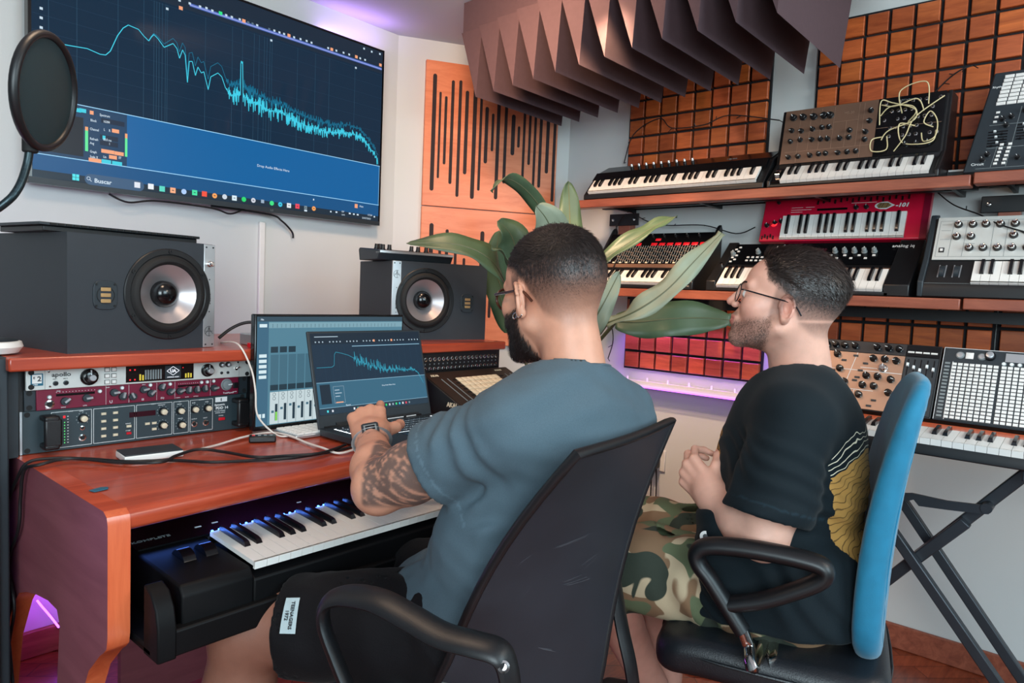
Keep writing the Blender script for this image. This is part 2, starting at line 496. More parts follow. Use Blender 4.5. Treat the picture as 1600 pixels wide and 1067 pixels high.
# sliding tray with a curved front bar
b = MB(); b.box(.455, 1.795, 1.12, 1.62, .548, .562); b.box(.46, 1.795, 1.098, 1.122, .548, .592)
dl(b).obj('keyboard_tray', M['deep'], desk, bevel=.004)
b = MB(); b.prism([(1.0955, .546), (1.0955, .60), (1.104, .63), (1.122, .652), (1.15, .66), (1.15, .546)], .455, .485); dl(b).obj('tray_bracket', M['deep'], desk, bevel=.003)
# raised shelf
b = MB(); b.prism([(.385, 1.600), (.95, 1.60), (1.35, 1.572), (1.79, 1.572), (1.79, 2.12), (.385, 2.12)], .958, .985, axis='z'); dl(b).obj('raised_shelf', M['desk'], desk, bevel=.004)
dl(MB().box(1.762, 1.788, 1.62, 2.10, .777, .958)).obj('shelf_support', M['dark'], desk)
dl(MB().box(.93, .945, 1.70, 2.10, .777, .958)).obj('shelf_support', M['black'], desk)
dl(MB().box(.395, .415, 1.66, 2.10, .777, .958)).obj('shelf_support', M['dark'], desk)
dl(MB().box(1.395, 1.41, 1.70, 2.10, .777, .958)).obj('shelf_support', M['black'], desk)
for xa_, xb_ in ((.417, .429), (.905, .925)): dl(MB().box(xa_, xb_, 1.674, 1.69, .779, .957)).obj('rack_rail', M['black'], desk)

# grey cabinet left of the desk
t = thing('side_cabinet', 'dark grey cabinet standing left of the desk under the white dish', 'cabinet', (.2, 1.62, 0))
MB().box(-.10, .19, 0, .42, 0, .985).obj('body', M['dark'], t, bevel=.004)
MB().box(-.08, .17, -.012, 0, .08, .93).obj('door', M['dark'], t, bevel=.003)
t = thing('white_dish', 'round white plastic dish with a grey rim on the grey cabinet at far left', 'dish', (.372, 1.695, .985))
b = MB(); b.lathe([(.030, 0), (.052, .004), (.060, .016), (.057, .026), (.050, .028), (.0001, .026)], n=36); b.obj('bowl', M['white'], t)
b = MB(); b.lathe([(.052, .0275), (.046, .031), (.020, .033), (.0001, .033)], n=36); b.obj('lid', M['dark'], t)

# ------------------------------------------------------------------ rack units
RW = .4826


def ear_holes(p, w, h, m='rubber'):
    b = MB()
    for u in (.009, w-.009):
        for v in (.007, h-.007):
            b.lathe([(.0001, 0), (.0055, 0)], c=p.at(u, v, .0008), ax=p.R @ Vector((0, 0, 1)), n=12, cap=False, sx=1)
    return b.obj('mounting_hole', M[m], p.p)


# top: silver audio interface
RXL = .427
t = thing('audio_interface', 'silver rack audio interface with big black knob and level meters, top of the rack', 'audio interface', (RXL, 1.655, .912))
MB().box(0, RW, 0, .007, 0, .0437).obj('front_panel', M['silver'], t, bevel=.0012)
MB().box(.02, RW-.02, .007, .3, .001, .043).obj('chassis', M['black'], t)
P = Pan(t, (0, 0, 0), pi/2); P_ = P
ear_holes(P, RW, .0437)
P.boxes('meter_window', [(.188, .338, .004, .040)], M['blackgloss'], .0012)
P.boxes('meter_bars', [(.228+i*.0055, .2315+i*.0055, .008, .030, .0002) for i in range(7)], M['inkg'], .0002, .0013)
P.boxes('meter_level', [(.216, .2195, .007, .021), (.222, .2255, .007, .019), (.318, .3215, .007, .017), (.324, .3275, .007, .018), (.33, .3335, .007, .017)], M['yled'], .0003, .0013)
P.boxes('status_light', [(.195, .198, .030, .033), (.205, .208, .008, .011), (.195, .198, .008, .011), (.205, .208, .030, .033), (.312, .314, .030, .032)], M['redled'], .0003, .0013)
P.boxes('display', [(.272, .308, .007, .037)], M['dark'], .0004, .0013)
b = MB()
c0 = (.290, .025)
for k in range(4):
    q = k*pi/2; q2 = q+pi/2
    for s_ in (1.0,):
        a = (c0[0]+.014*cos(q), c0[1]+.010*sin(q)); e = (c0[0]+.014*cos(q2), c0[1]+.010*sin(q2))
        d = Vector((e[0]-a[0], e[1]-a[1])).normalized(); nn = Vector((-d.y, d.x))*.0006
        b.quad(P.at(a[0]+nn.x, a[1]+nn.y, .0022), P.at(a[0]-nn.x, a[1]-nn.y, .0022), P.at(e[0]-nn.x, e[1]-nn.y, .0022), P.at(e[0]+nn.x, e[1]+nn.y, .0022))
b.obj('logo_diamond', M['whiteled'], t, smooth=False)
P.text('UA', .010, M['whiteled'], .290, .0215, .0022, align='CENTER', bold=.0003)
P.text('UNIVERSAL AUDIO', .0032, M['whiteled'], .290, .0095, .0022, align='CENTER')
P.text('apollo', .0125, M['inkd'], .045, .026, bold=.0002, sx=1.15)
P.text('HI-Z 1', .003, M['inkd'], .047, .020); P.text('HI-Z 2', .003, M['inkd'], .066, .020)
for u in (.052, .071): P.put(jack_me(.005, 'dark'), 'jack', u, .012, .0004)
P.put(knob_me(.0165, .013, 'blackgloss', 'alu', style=0), 'knob_ring', .115, .0215)
P.put(knob_me(.009, .024, 'black', 'alu', style=1), 'level_knob', .115, .0215)
P.put(knob_me(.0145, .012, 'blackgloss', 'alu', style=0), 'knob_ring', .372, .0215)
P.put(knob_me(.009, .022, 'black', 'alu', style=1), 'monitor_knob', .372, .0215)
for i in range(3):
    for j in range(2): P.put(btn_me(.0085, .0075, .003, 'white'), 'button', .150+j*.0135, .008+i*.0135)
P.boxes('button_frame', [(.150+j*.0135-.0052, .150+j*.0135+.0052, .008+i*.0135-.0047, .008+i*.0135+.0047) for i in range(3) for j in range(2)], M['inkd'], .0008)
for u in (.407, .423): P.put(knob_me(.0058, .011, 'black', 'alu', style=1), 'small_knob', u, .033); P.put(jack_me(.0035, 'dark'), 'headphone_jack', u, .013, .0004)
b = MB(); b.cyl(P.at(.444, .022, 0), P.at(.444, .022, .004), .004); b.cyl(P.at(.444, .022, .003), P.at(.447, .027, .012), .0016, n=8); b.obj('toggle_switch', M['chrome'], t)
P.lines('seam', [(.033, .001, .033, .0425), (.452, .001, .452, .0425)], .0006, M['inkg'])
b = MB()
for u, v in ((.040, .037), (.042, .006), (.449, .037)): b.lathe([(.0024, 0), (.0022, .001), (.0001, .0012)], c=P.at(u, v, 0), ax=(0, -1, 0), n=12)
b.obj('panel_screw', M['chrome'], t)
# teal sticker on the ear
P.boxes('sticker', [(.008, .030, .009, .034)], M['teal'], .0005)
P.boxes('sticker_label', [(.0105, .0275, .014, .032)], M['white'], .0003, .0005)
P.text('2', .014, M['inkd'], .0195, .0185, .001, bold=.0004); P.text('E', .006, M['inkd'], .0125, .0235, .001, bold=.0002); P.text('1989', .0045, M['ink'], .0115, .010, .001)

# second: burgundy channel strip
t = thing('channel_strip', 'burgundy rack channel strip with silver pointer knobs, second in the rack', 'rack unit', (RXL, 1.668, .868))
MB().box(0, RW, 0, .005, 0, .0437).obj('rack_ear_plate', M['dark'], t, bevel=.0008)
MB().box(.02, .455, -.006, 0, .0005, .0432).obj('front_panel', M['burg'], t, bevel=.0008)
MB().box(.02, RW-.02, .005, .28, .001, .043).obj('chassis', M['black'], t)
P = Pan(t, (0, -.006, 0), pi/2)
ear_holes(Pan(t, (0, 0, 0), pi/2), RW, .0437)
kn = knob_me(.0085, .010, 'dark', 'alu', style=2)
for i, (u, v, a) in enumerate([(.071, .016, -.9), (.112, .0195, -1.45), (.166, .027, -1.5), (.184, .017, -.25), (.205, .015, .45), (.228, .029, -1.4), (.244, .019, -.8), (.268, .031, -.35), (.287, .019, -.9), (.309, .019, -1.2), (.330, .019, -.1), (.350, .019, .1), (.369, .020, .1), (.391, .020, -1.4)]):
    P.put(kn, 'knob', u, v, 0, a)
P.put(knob_me(.0135, .006, 'inkg', 'ink', style=0), 'large_knob', .424, .026, 0, -1.5)
for u, v in ((.043, .027), (.138, .032), (.183, .036), (.243, .038), (.287, .037), (.361, .036), (.375, .036), (.391, .037)): P.put(knob_me(.0042, .003, 'inkg', 'ink', style=1), 'push_button', u, v)
P.put(jack_me(.009, 'chrome'), 'input_jack', .043, .012)
P.boxes('power_switch', [(.448-.008, .448+.004, .016, .030)], M['black'], .004, bevel=.0008)
P.boxes('meter_slot', [(.055, .128, .0275, .0325), (.305, .355, .0285, .0325)], M['blackgloss'], .0005)
P.lines('divider_lines', [(.150, .002, .150, .042), (.197, .002, .197, .042), (.257, .002, .257, .042), (.298, .002, .298, .042), (.383, .002, .383, .042)], .0005, M['ink'])
P.lines('scale_ticks', [(.055+i*.006, .036, .0565+i*.006, .036) for i in range(13)]+[(.306+i*.005, .036, .3075+i*.005, .036) for i in range(10)], .001, M['ink'])
for s_, u, v, z in (('INPUT', .036, .0025, .0032), ('DRIVE', .064, .0025, .0032), ('LEVEL', .105, .0025, .0032), ('U', .157, .004, .009), ('III', .224, .004, .007), ('EQ', .266, .004, .006), ('THRESH', .300, .0025, .003), ('RATIO', .322, .0025, .003), ('ATTACK', .342, .0025, .003), ('PEAK', .056, .0375, .003), ('TrakMaster', .415, .0035, .006), ('GAIN', .150, .038, .003), ('HIGH', .225, .039, .003), ('POWER', .44, .006, .003)):
    P.text(s_, z, M['ink'], u, v)

# bottom: grey two-unit delay
t = thing('delay_unit', 'dark grey two-unit rack delay with cream knobs and two handles, bottom of the rack', 'rack unit', (RXL-.003, 1.672, .7785))
H2 = .0885
MB().box(0, RW+.003, 0, .005, 0, H2).obj('front_panel', M['rackgrey'], t, bevel=.0008)
MB().box(.02, RW-.02, .005, .3, .001, H2-.001).obj('chassis', M['black'], t)
MB().box(-.004, 0, -.001, .3, 0, H2).obj('side_trim', M['alu'], t)
P = Pan(t, (0, 0, 0), pi/2); ear_holes(P, RW, H2)
for u0, u1 in ((.030, .062), (.445, .478)):
    b = MB(); yy = -.038
    b.box(u0, u1, yy, yy+.012, .016, .074); b.box(u0, u1-.004, yy, 0, .010, .022); b.box(u0, u1-.004, yy, 0, .068, .080)
    b.obj('handle', M['black'], t, bevel=.004)
seg = []
for (a, c) in ((.052, .128), (.132, .216), (.220, .299), (.303, .338), (.342, .397)):
    seg += [(a, .006, c, .006), (a, .082, c, .082), (a, .006, a, .082), (c, .006, c, .082)]
P.lines('frame_lines', seg, .0009, M['ink'])
kc = knob_me(.0085, .013, 'black', 'cream', style=1)
for u, v in ((.111, .064), (.278, .062), (.278, .030), (.318, .060), (.321, .026), (.352, .060), (.384, .060)):
    P.put(kc, 'knob', u, v)
b = MB()
for u, v in ((.111, .064), (.278, .062), (.278, .030), (.318, .060), (.321, .026), (.352, .060), (.384, .060)):
    for k in range(9):
        q = radians(225-k*33.75); b.lathe([(.0007, 0), (.0001, .0002)], c=P.at(u+.0125*cos(q), v+.0125*sin(q), .0004), ax=(0, -1, 0), n=6, cap=False)
b.obj('scale_dots', M['ink'], t)
for u, v in ((.110, .022), (.352, .024), (.380, .024)): P.put(jack_me(.0075, 'chrome'), 'jack_socket', u, v)
P.put(jack_me(.005, 'chrome'), 'trim_screw', .110, .043)
for i in range(4):
    for j in range(2): P.put(btn_me(.010, .0055, .003, 'cream'), 'button', .152+j*.024, .020+i*.0165)
for u, v in ((.204, .036), (.244, .037), (.259, .037), (.259, .023)): P.put(btn_me(.010, .0055, .003, 'cream'), 'button', u, v)
P.put(btn_me(.010, .0055, .003, 'red'), 'red_button', .204, .020)
P.boxes('power_button', [(.412, .428, .026, .033)], M['red'], .004, bevel=.001)
P.boxes('display_window', [(.205, .262, .055, .067)], mat('dark_red_window', (52, 20, 30), .2), .0006)
P.boxes('level_lights', [(.0755, .0775, .014+i*.0062, .0165+i*.0062) for i in range(8)], M['greenled'], .0005)
P.boxes('level_marks', [(.0815, .084, .0145+i*.0062, .0162+i*.0062) for i in range(10)], M['ink'], .0003)
P.boxes('peak_light', [(.074, .078, .068, .073)], M['redled'], .0006)
P.boxes('badge', [(.404, .434, .072, .084)], M['ink'], .0004, bevel=0)
P.text('I', .009, M['inkd'], .4175, .0745, .0008, bold=.0006)
P.text('Symetric', .0068, M['ink'], .402, .063, bold=.0002, sx=1.1); P.text('PDD 14', .0088, M['ink'], .405, .054, bold=.0003, sx=1.1)
P.text('PROGRAMMABLE', .0036, M['ink'], .402, .0485); P.text('DIGITAL DELAY', .0036, M['ink'], .404, .044); P.text('POWER', .0034, M['ink'], .413, .0365)
for s_, u, v in (('INPUT', .083, .0805), ('PROGRAM', .165, .0805), ('DELAY', .252, .0805), ('MIX', .314, .0805), ('OUTPUT', .362, .0805), ('LEVEL', .104, .079), ('FEEDBACK', .267, .0765), ('DEPTH', .311, .0745), ('RATE', .346, .0745), ('LEVEL', .378, .0745), ('WIDTH', .313, .040), ('OUTPUT', .345, .035), ('INPUT', .374, .035), ('BYPASS', .197, .041), ('STORE', .197, .025)):
    P.text(s_, .0034, M['ink'], u, v, .001)

# ------------------------------------------------------------------ loudspeakers


def speaker(name, label, loc, rz, w, h, d, mirror):
    t = thing(name, label, 'speaker', loc, (0, 0, rz), 'studio monitor speakers on the raised shelf')
    X = (lambda x: w-x) if mirror else (lambda x: x)
    a, c = sorted((X(0), X(w-.030)))
    wx, wz = X(w-.118), h*.51
    b = MB(); n = 64; R = .088; vs = []
    for k in range(n):
        q = 2*pi*k/n; dx, dz = cos(q), sin(q)
        tt = min([v for v in (((c-wx)/dx if dx > 1e-9 else 9), ((a-wx)/dx if dx < -1e-9 else 9), ((h-wz)/dz if dz > 1e-9 else 9), ((0-wz)/dz if dz < -1e-9 else 9))])
        vs += [(wx+dx*tt, 0, wz+dz*tt), (wx+R*dx, 0, wz+R*dz), (wx+R*dx, .033, wz+R*dz)]
    # square the outline at the corners
    for cx_, cz_ in ((a, 0), (c, 0), (c, h), (a, h)):
        k = min(range(n), key=lambda k: abs(vs[3*k][0]-cx_)+abs(vs[3*k][2]-cz_)); vs[3*k] = (cx_, 0, cz_)
    b.add(vs, [(3*k, 3*((k+1) % n), 3*((k+1) % n)+1, 3*k+1) for k in range(n)]+[(3*k+1, 3*((k+1) % n)+1, 3*((k+1) % n)+2, 3*k+2) for k in range(n)])
    o_ = len(b.v); b.v += [(a, 0, 0), (c, 0, 0), (c, 0, h), (a, 0, h), (a, d, 0), (c, d, 0), (c, d, h), (a, d, h)]
    for f in ((0, 4, 5, 1), (3, 2, 6, 7), (0, 3, 7, 4), (1, 5, 6, 2), (4, 7, 6, 5)): b.f.append(tuple(i+o_ for i in f)); b.mi.append(0)
    b.obj('cabinet', M['spk'], t, smooth=False)
    a, c = sorted((X(w-.030), X(w)))
    MB().box(a, c, .004, d, 0, h).obj('end_cabinet', M['spk'], t, bevel=.003)
    MB().box(a, c, -.002, .004, .001, h-.001).obj('aluminium_strip', M['alu'], t, bevel=.001)
    P = Pan(t, (0, 0, 0), pi/2)
    b = MB(); b.lathe([(.105, -.001), (.105, .003), (.103, .005), (.092, .005), (.090, .003), (.088, .003)], c=(wx, 0, wz), ax=(0, -1, 0), n=64, cap=False)
    b.obj('woofer_frame', M['black'], t)
    b = MB(); b.lathe([(.089, .003), (.086, .007), (.081, .011), (.075, .011), (.070, .006), (.067, .001)], c=(wx, 0, wz), ax=(0, -1, 0), n=64, cap=False)
    b.obj('woofer_surround', M['rubber'], t)
    b = MB(); b.lathe([(.068, .002), (.064, -.001), (.045, -.014), (.028, -.027)], c=(wx, -.001, wz), ax=(0, -1, 0), n=64, cap=False)
    b.obj('woofer_cone', M['cone'], t)
    b = MB(); b.lathe([(.031, -.026), (.030, -.014), (.026, -.005), (.018, .001), (.009, .004), (.0001, .005)], c=(wx, -.001, wz), ax=(0, -1, 0), n=40, cap=False)
    b.obj('dust_cap', M['blackgloss'], t)
    for k in range(6):
        q = radians(90+60*k); c = (wx+.098*cos(q), -.005, wz+.098*sin(q))
        b = MB(); b.lathe([(.0045, 0), (.0042, .002), (.0026, .002), (.0024, .0005), (.0001, .0005)], c=c, ax=(0, -1, 0), n=14); b.obj('screw', M['black'], t)
    tx, tz = X(.076), h*.49
    pts = []
    for k in range(48):
        q = 2*pi*k/48; r = .0335/((abs(cos(q))**4+abs(sin(q))**4)**.25); r = r*(.93 if True else 1)
        pts.append((tx+r*cos(q)*.82, tz+r*sin(q)))
    b = MB(); b.prism(pts, -.003, .001, axis='y'); b.obj('tweeter_plate', M['dark'], t, bevel=.001)
    b = MB(); b.lathe([(.019, 0), (.019, .0012), (.0178, .0012), (.0178, .0002)], c=(tx, -.003, tz), ax=(0, -1, 0), n=32, cap=False)
    for k in range(4):
        q = radians(45+90*k); b.lathe([(.0026, 0), (.0024, .0012), (.0001, .0012)], c=(tx+.033*cos(q)*.82, -.003, tz+.033*sin(q)), ax=(0, -1, 0), n=10)
    b.obj('tweeter_ring', M['black'], t)
    b = MB()
    for k in (-1, 0, 1): b.box(tx-.0105, tx+.0105, -.0046, -.003, tz+k*.0125-.004, tz+k*.0125+.004)
    b.obj('folded_ribbon', M['gold'], t, bevel=.0006)
    sx = X(w-.015)
    b = MB()
    for u in (-.009, .009):
        for v in (.008, h-.008): b.lathe([(.0022, 0), (.002, .001), (.0001, .001)], c=(sx+u, -.002, v), ax=(0, -1, 0), n=10)
    for v in (h*.35, h*.66): b.lathe([(.0016, 0), (.0016, .0008), (.0001, .0008)], c=(sx, -.002, v), ax=(0, -1, 0), n=10)
    b.obj('strip_screw', M['dark'], t)
    lz = h*.16 if not mirror else h*.83
    b = MB(); R = .0115
    b.tube([(sx+R*cos(2*pi*k/16), -.0026, lz+R*sin(2*pi*k/16)) for k in range(3, 14)], .0005, n=5, seg=2)
    for s_ in (-1, 1): b.tube([(sx, -.0026, lz+.010), (sx+s_*.004, -.0026, lz), (sx+s_*.011, -.0026, lz-.006)], .0005, n=5, seg=3)
    b.tube([(sx, -.0026, lz+.013), (sx, -.0026, lz-.013)], .0005, n=5, smooth=False); b.tube([(sx-.01, -.0026, lz), (sx+.01, -.0026, lz)], .0005, n=5, smooth=False)
    b.obj('emblem', M['inkd'], t)
    text('SC208', .010, M['inkd'], t, (sx+.003, -.0023, h*.42) if not mirror else (sx-.003, -.0023, h*.50), (pi/2, radians(-90 if not mirror else 90), 0), bold=.0002)
    if not mirror:
        b = MB(); b.lathe([(.0075, 0), (.0075, .003), (.006, .004), (.0058, .014), (.004, .016), (.0001, .016)], c=(sx-.001, -.002, h*.81), ax=(0, -1, 0), n=20); b.obj('volume_knob', M['chrome'], t)
    return t


_pl = onp(105, 553, 2, .985); _pr = onp(610, 531, 2, .985)
speaker('studio_monitor_speaker', 'black studio speaker on its side at left, silver strip at its right end', _pl, radians(8), .338, .252, .33, False)
speaker('studio_monitor_speaker', 'dark grey studio speaker behind the laptop, silver strip at its left end', _pr, radians(-15), .352, .252, .27, True)

# slotted flat unit lying on the left speaker
t = thing('flat_sound_module', 'thin black slotted module lying flat on top of the left speaker', 'sound module', (_pl.x-.03, _pl.y+.045, _pl.z+.2525), (0, 0, radians(8)))
MB().box(0, .345, 0, .20, 0, .012).obj('base', M['black'], t, bevel=.002)
MB().box(-.012, .345, -.012, .21, .012, .018).obj('cover', M['dark'], t, bevel=.001)
b = MB()
for i in range(22): b.box(.008+i*.0152, .020+i*.0152, -.0145, -.012, .0132, .0168)
b.obj('slots', M['rubber'], t)
# small black mixer on the right speaker
t = thing('desktop_controller', 'small black wedge controller with knobs on top of the right speaker', 'controller', (_pr.x-.005, _pr.y+.02, _pr.z+.2525), (0, 0, radians(-15)))
b = MB(); b.prism([(.01, 0), (.16, 0), (.17, .036), (.16, .042), (0, .030), (-.004, .022)], -.03, .235); b.obj('body', M['dark'], t, bevel=.003)
P = Pan(t, (-.03, 0, .0305), math.atan2(.012, .16))
for u, v in ((.03, .09), (.055, .12), (.075, .09), (.035, .05), (.16, .05), (.19, .05), (.16, .1)): P.put(knob_me(.0075, .017, 'black', 'ink'), 'knob', u, v)
MB().box(-.028, .233, -.0065, -.003, .022, .029).obj('front_lip', M['alu'], t)
text('MOTU', .008, M['inkg'], t, (-.031, .02, .02), (pi/2, 0, -pi/2))

# ------------------------------------------------------------------ television
TY = 2.335
TVc = [onp(x, y, 1, TY) for x, y in ((592, 352), (45, 285), (602, 80))]
TX1, TX0, TZ0, TZ1 = (TVc[0].x+TVc[2].x)/2, TVc[1].x, (TVc[0].z+TVc[1].z)/2, TVc[2].z
tv = thing('television', 'large wall-mounted television showing a blue frequency spectrum', 'television', (TX0, TY, TZ0))
TW, TH = TX1-TX0, TZ1-TZ0
MB().box(0, TW, .002, .035, 0, TH).obj('casing', M['blackgloss'], tv, bevel=.003)
MB().box(.2, TW-.2, .035, .064, .15, TH-.15).obj('wall_mount', M['dark'], tv)
b = MB(); b.box(0, TW, 0, .002, 0, .017); b.obj('lower_bezel', M['dark'], tv)
b = MB(); b.box(0, TW, 0, .002, TH-.008, TH); b.box(0, .008, 0, .002, .017, TH-.008); b.box(TW-.008, TW, 0, .002, .017, TH-.008); b.obj('bezel', M['blackgloss'], tv)
text('LG', .010, M['inkg'], tv, (TW*.60, -.0006, .004), (pi/2, 0, 0))


class Scr:
    """a lit flat screen: pictures are thin meshes laid on it; q() turns frame pixels into panel coordinates"""
    def __init__(s, parent, q, T, st): s.parent = parent; s.q = q; s.T = T; s.st = st; s.n = 0

    def poly(s, name, pix, m, lay=1):
        b = MB()
        for pts in pix:
            b.quad(*[s.T @ Vector((*s.q(*p), lay*s.st)) for p in pts])
        return b.obj(name, m, s.parent, smooth=False)

    def seg(s, a, b, w):
        d = Vector((b[0]-a[0], b[1]-a[1]));
        if d.length < 1e-6: d = Vector((1, 0))
        d.normalize(); q = Vector((-d.y, d.x))*w/2
        return ((a[0]+q.x, a[1]+q.y), (a[0]-q.x, a[1]-q.y), (b[0]-q.x, b[1]-q.y), (b[0]+q.x, b[1]+q.y))

    def line(s, name, pts, w, m, lay=2):
        """ribbon through panel-space points"""
        b = MB()
        for a, c in zip(pts[:-1], pts[1:]):
            b.quad(*[s.T @ Vector((p[0], p[1], lay*s.st)) for p in s.seg(a, c, w)])
        return b.obj(name, m, s.parent, smooth=False)


_sc = MB().box(.008, TW-.008, .0006, .002, .017, TH-.008)
scr = _sc.obj('screen', lite('navy', (8, 40, 64), .9), tv)
# a glossy coat on the lit glass
for mm in (scr.active_material,):
    mm.node_tree.nodes['Principled BSDF'].inputs['Roughness'].default_value = .08


def tq(x, y):
    p = onp(x, y, 1, TY); return (p.x-TX0, p.z-TZ0)


TT = Matrix.Rotation(pi/2, 4, 'X')
S = Scr(scr, tq, TT, .0004)
Z = 2.498


def z(*p): return [(a/Z, c/Z) for a, c in p]


x0, x1, zb, zt = .009, TW-.009, .018, TH-.009
S_ = lambda n_, r, m, lay=1: S.poly(n_, [[]], m, lay) if 0 else None


def srect(scr_, name, rects, m, lay=1):
    if len(rects) > 1 and not name.startswith(('grid', 'ruler', 'channel_div')):
        nm = {'value_boxes': 'value_box', 'device_box': 'device_box_line'}.get(name, name[:-1] if name.endswith('s') else name)
        for r_ in rects: srect(scr_, nm, [r_], m, lay)
        return
    b = MB()
    for (a, c, d, e) in rects: b.quad(*[scr_.T @ Vector((p[0], p[1], lay*scr_.st)) for p in ((a, d), (c, d), (c, e), (a, e))])
    return b.obj(name, m, scr_.parent, smooth=False)


yb = tq(600/Z, 735/Z)[1]   # top of the task bar
yl = tq(1472/Z, 800/Z)[1]; yu = tq(1475/Z, 648/Z)[1]
xp = tq(495/Z, 560/Z)[0]
srect(S, 'taskbar', [(x0, x1, zb, tq(1470/Z, 812/Z)[1]-.030)], lite('taskbar', (22, 42, 58)))
srect(S, 'effects_pane', [(x0, x1, yl-.012, yu)], lite('blue', (0, 92, 152)), 1)
srect(S, 'status_strip', [(x0, x1, yl-.045, yl)], lite('blue2', (10, 78, 128)), 2)
srect(S, 'device_pane', [(x0, xp, yl, yu)], lite('slate', (16, 58, 92)), 2)
srect(S, 'file_pane', [(x0, tq(325/Z, 560/Z)[0], yl+.01, yu-.035)], lite('ink', (12, 26, 40)), 3)
srect(S, 'pane_border', [(x0, x1, yu-.0012, yu+.0012), (x0, x1, yl-.0012, yl+.0012), (x1-.003, x1-.0015, yl, yu)], lite('pale', (150, 205, 240)), 4)
srect(S, 'level_meter', [(tq(337/Z, 540/Z)[0]-.004, tq(337/Z, 540/Z)[0]+.004, tq(337/Z, 590/Z)[1], tq(337/Z, 510/Z)[1]), (xp-.006, xp+.001, tq(492/Z, 612/Z)[1], tq(492/Z, 540/Z)[1])], lite('mint', (96, 226, 150)), 5)
srect(S, 'level_peak', [(tq(337/Z, 540/Z)[0]-.004, tq(337/Z, 540/Z)[0]+.004, tq(337/Z, 510/Z)[1], tq(337/Z, 495/Z)[1]), (xp-.006, xp+.001, tq(492/Z, 540/Z)[1], tq(492/Z, 522/Z)[1])], lite('amber', (232, 160, 110)), 5)
# menu row, song overview bar, transport icons
xa = tq(740/Z, 40/Z)[0]; ya = tq(1480/Z, 272/Z)[1]
srect(S, 'overview_bar', [(xa, x1-.004, ya, ya+.010)], lite('violet', (74, 104, 178)), 2)
srect(S, 'overview_line', [(xa, x1-.004, ya+.003, ya+.006)], lite('lilac', (150, 160, 225)), 3)
srect(S, 'menu_bar', [(x0, x1, zt-.085, zt)], lite('menu', (18, 36, 54)), 1)
ic = [(700, 2, 'w'), (740, 14, 'w'), (780, 26, 'w'), (805, 32, 'w'), (828, 42, 'w'), (860, 52, 'g'), (882, 60, 'w'), (904, 67, 'w'), (935, 76, 'w'), (951, 82, 'o'), (968, 88, 'd'), (985, 93, 'd'), (1003, 99, 'w'), (1050, 114, 'd'), (1070, 120, 'w'), (1090, 127, 'w'), (1108, 133, 'w'), (1127, 139, 'o'), (1147, 146, 'w'), (1172, 153, 'w'), (1196, 160, 'w'), (1215, 167, 'w'), (1280, 188, 'w'), (1294, 193, 'o'), (1312, 198, 'w'), (1340, 206, 'w'), (1362, 213, 'w'), (1390, 222, 'o'), (1405, 228, 'w'), (1424, 234, 'w'), (1420, 190, 'w'), (1450, 202, 'w'), (1482, 211, 'w'), (1484, 254, 'o'), (652, 35, 'w'), (705, 32, 'o'), (1388, 265, 'w'), (160, 33, 'w'), (160, 70, 'w'), (160, 108, 'w'), (1058, 158, 'w')]
cols = dict(w=lite('icon_white', (190, 210, 225)), g=lite('icon_green', (40, 220, 130)), o=lite('icon_orange', (236, 160, 120)), d=lite('icon_dim', (90, 110, 128)))
for k_, nm in (('w', 'toolbar_icons'), ('g', 'play_icon'), ('o', 'active_buttons'), ('d', 'dim_icons')):
    rr = []
    for x, y, c in ic:
        if c != k_: continue
        u, v = tq(x/Z, y/Z); s_ = .0055 if c in 'og' else .0035; rr.append((u-s_*1.1, u+s_*1.1, v-s_, v+s_))
    srect(S, nm, rr, cols[k_], 4)
# graph grid
rr = []
for x in (190, 300, 460, 560, 600, 610, 620, 632, 645, 652, 800, 905, 945, 990, 1010, 1030, 1040, 1052, 1060, 1160, 1230, 1285, 1385):
    u = tq(x/Z, 300/Z)[0]; rr.append((u-.0005, u+.0005, yu, zt-.09))
srect(S, 'grid_lines', rr, lite('grid', (40, 78, 102)), 1)
rr = [(x0, x1, yu+k*.045, yu+k*.045+.0008) for k in range(1, 10)]
srect(S, 'grid_rows', rr, lite('gridd', (26, 56, 80)), 1)
base = z((90, 200), (130, 185), (200, 165), (270, 178), (340, 190), (390, 212), (412, 215), (430, 200), (458, 140), (480, 110), (500, 98), (540, 115), (560, 140), (580, 160), (590, 145), (600, 135), (615, 150), (640, 185), (675, 170), (690, 190), (700, 228), (712, 195), (722, 215), (731, 322), (738, 240), (750, 240), (762, 295), (772, 262), (785, 285), (795, 280), (812, 350), (822, 300), (850, 285), (865, 300), (880, 345))
trend = z((880, 345), (900, 372), (940, 370), (1000, 405), (1050, 430), (1100, 440), (1150, 470), (1200, 492), (1280, 515), (1360, 518), (1400, 530), (1430, 560), (1460, 600), (1474, 632))


def itp(tr, x):
    for (a, b_), (c, d) in zip(tr[:-1], tr[1:]):
        if a <= x <= c: return b_+(d-b_)*(x-a)/(c-a)
    return tr[-1][1]


def curve(shift, amp, n, seed):
    rg = random.Random(seed); P2 = [tq(x, y+shift*min(1, max(0, (x-230)/80))) for x, y in base]
    xs = [trend[0][0]+(trend[-1][0]-trend[0][0])*i/n for i in range(1, n+1)]
    for i, x in enumerate(xs):
        t_ = i/n; a_ = amp*(.35+.65*(1-t_)**1.1)*(1 if t_ > .05 else .6)
        y = itp(trend, x)+shift*(1-.3*t_)+(rg.random()**1.4)*a_*(1 if i % 2 else -.75)
        if abs(x-943/Z) < 1.6: y = 232/Z+rg.random()*8
        P2.append(tq(x, y))
    return P2


S.line('reference_curve', curve(-16, 17, 300, 3), .0016, lite('teal', (12, 112, 146)), 2)
S.line('spectrum_curve', curve(0, 21, 330, 4), .0024, lite('cyan', (62, 200, 226), 1.0), 3)


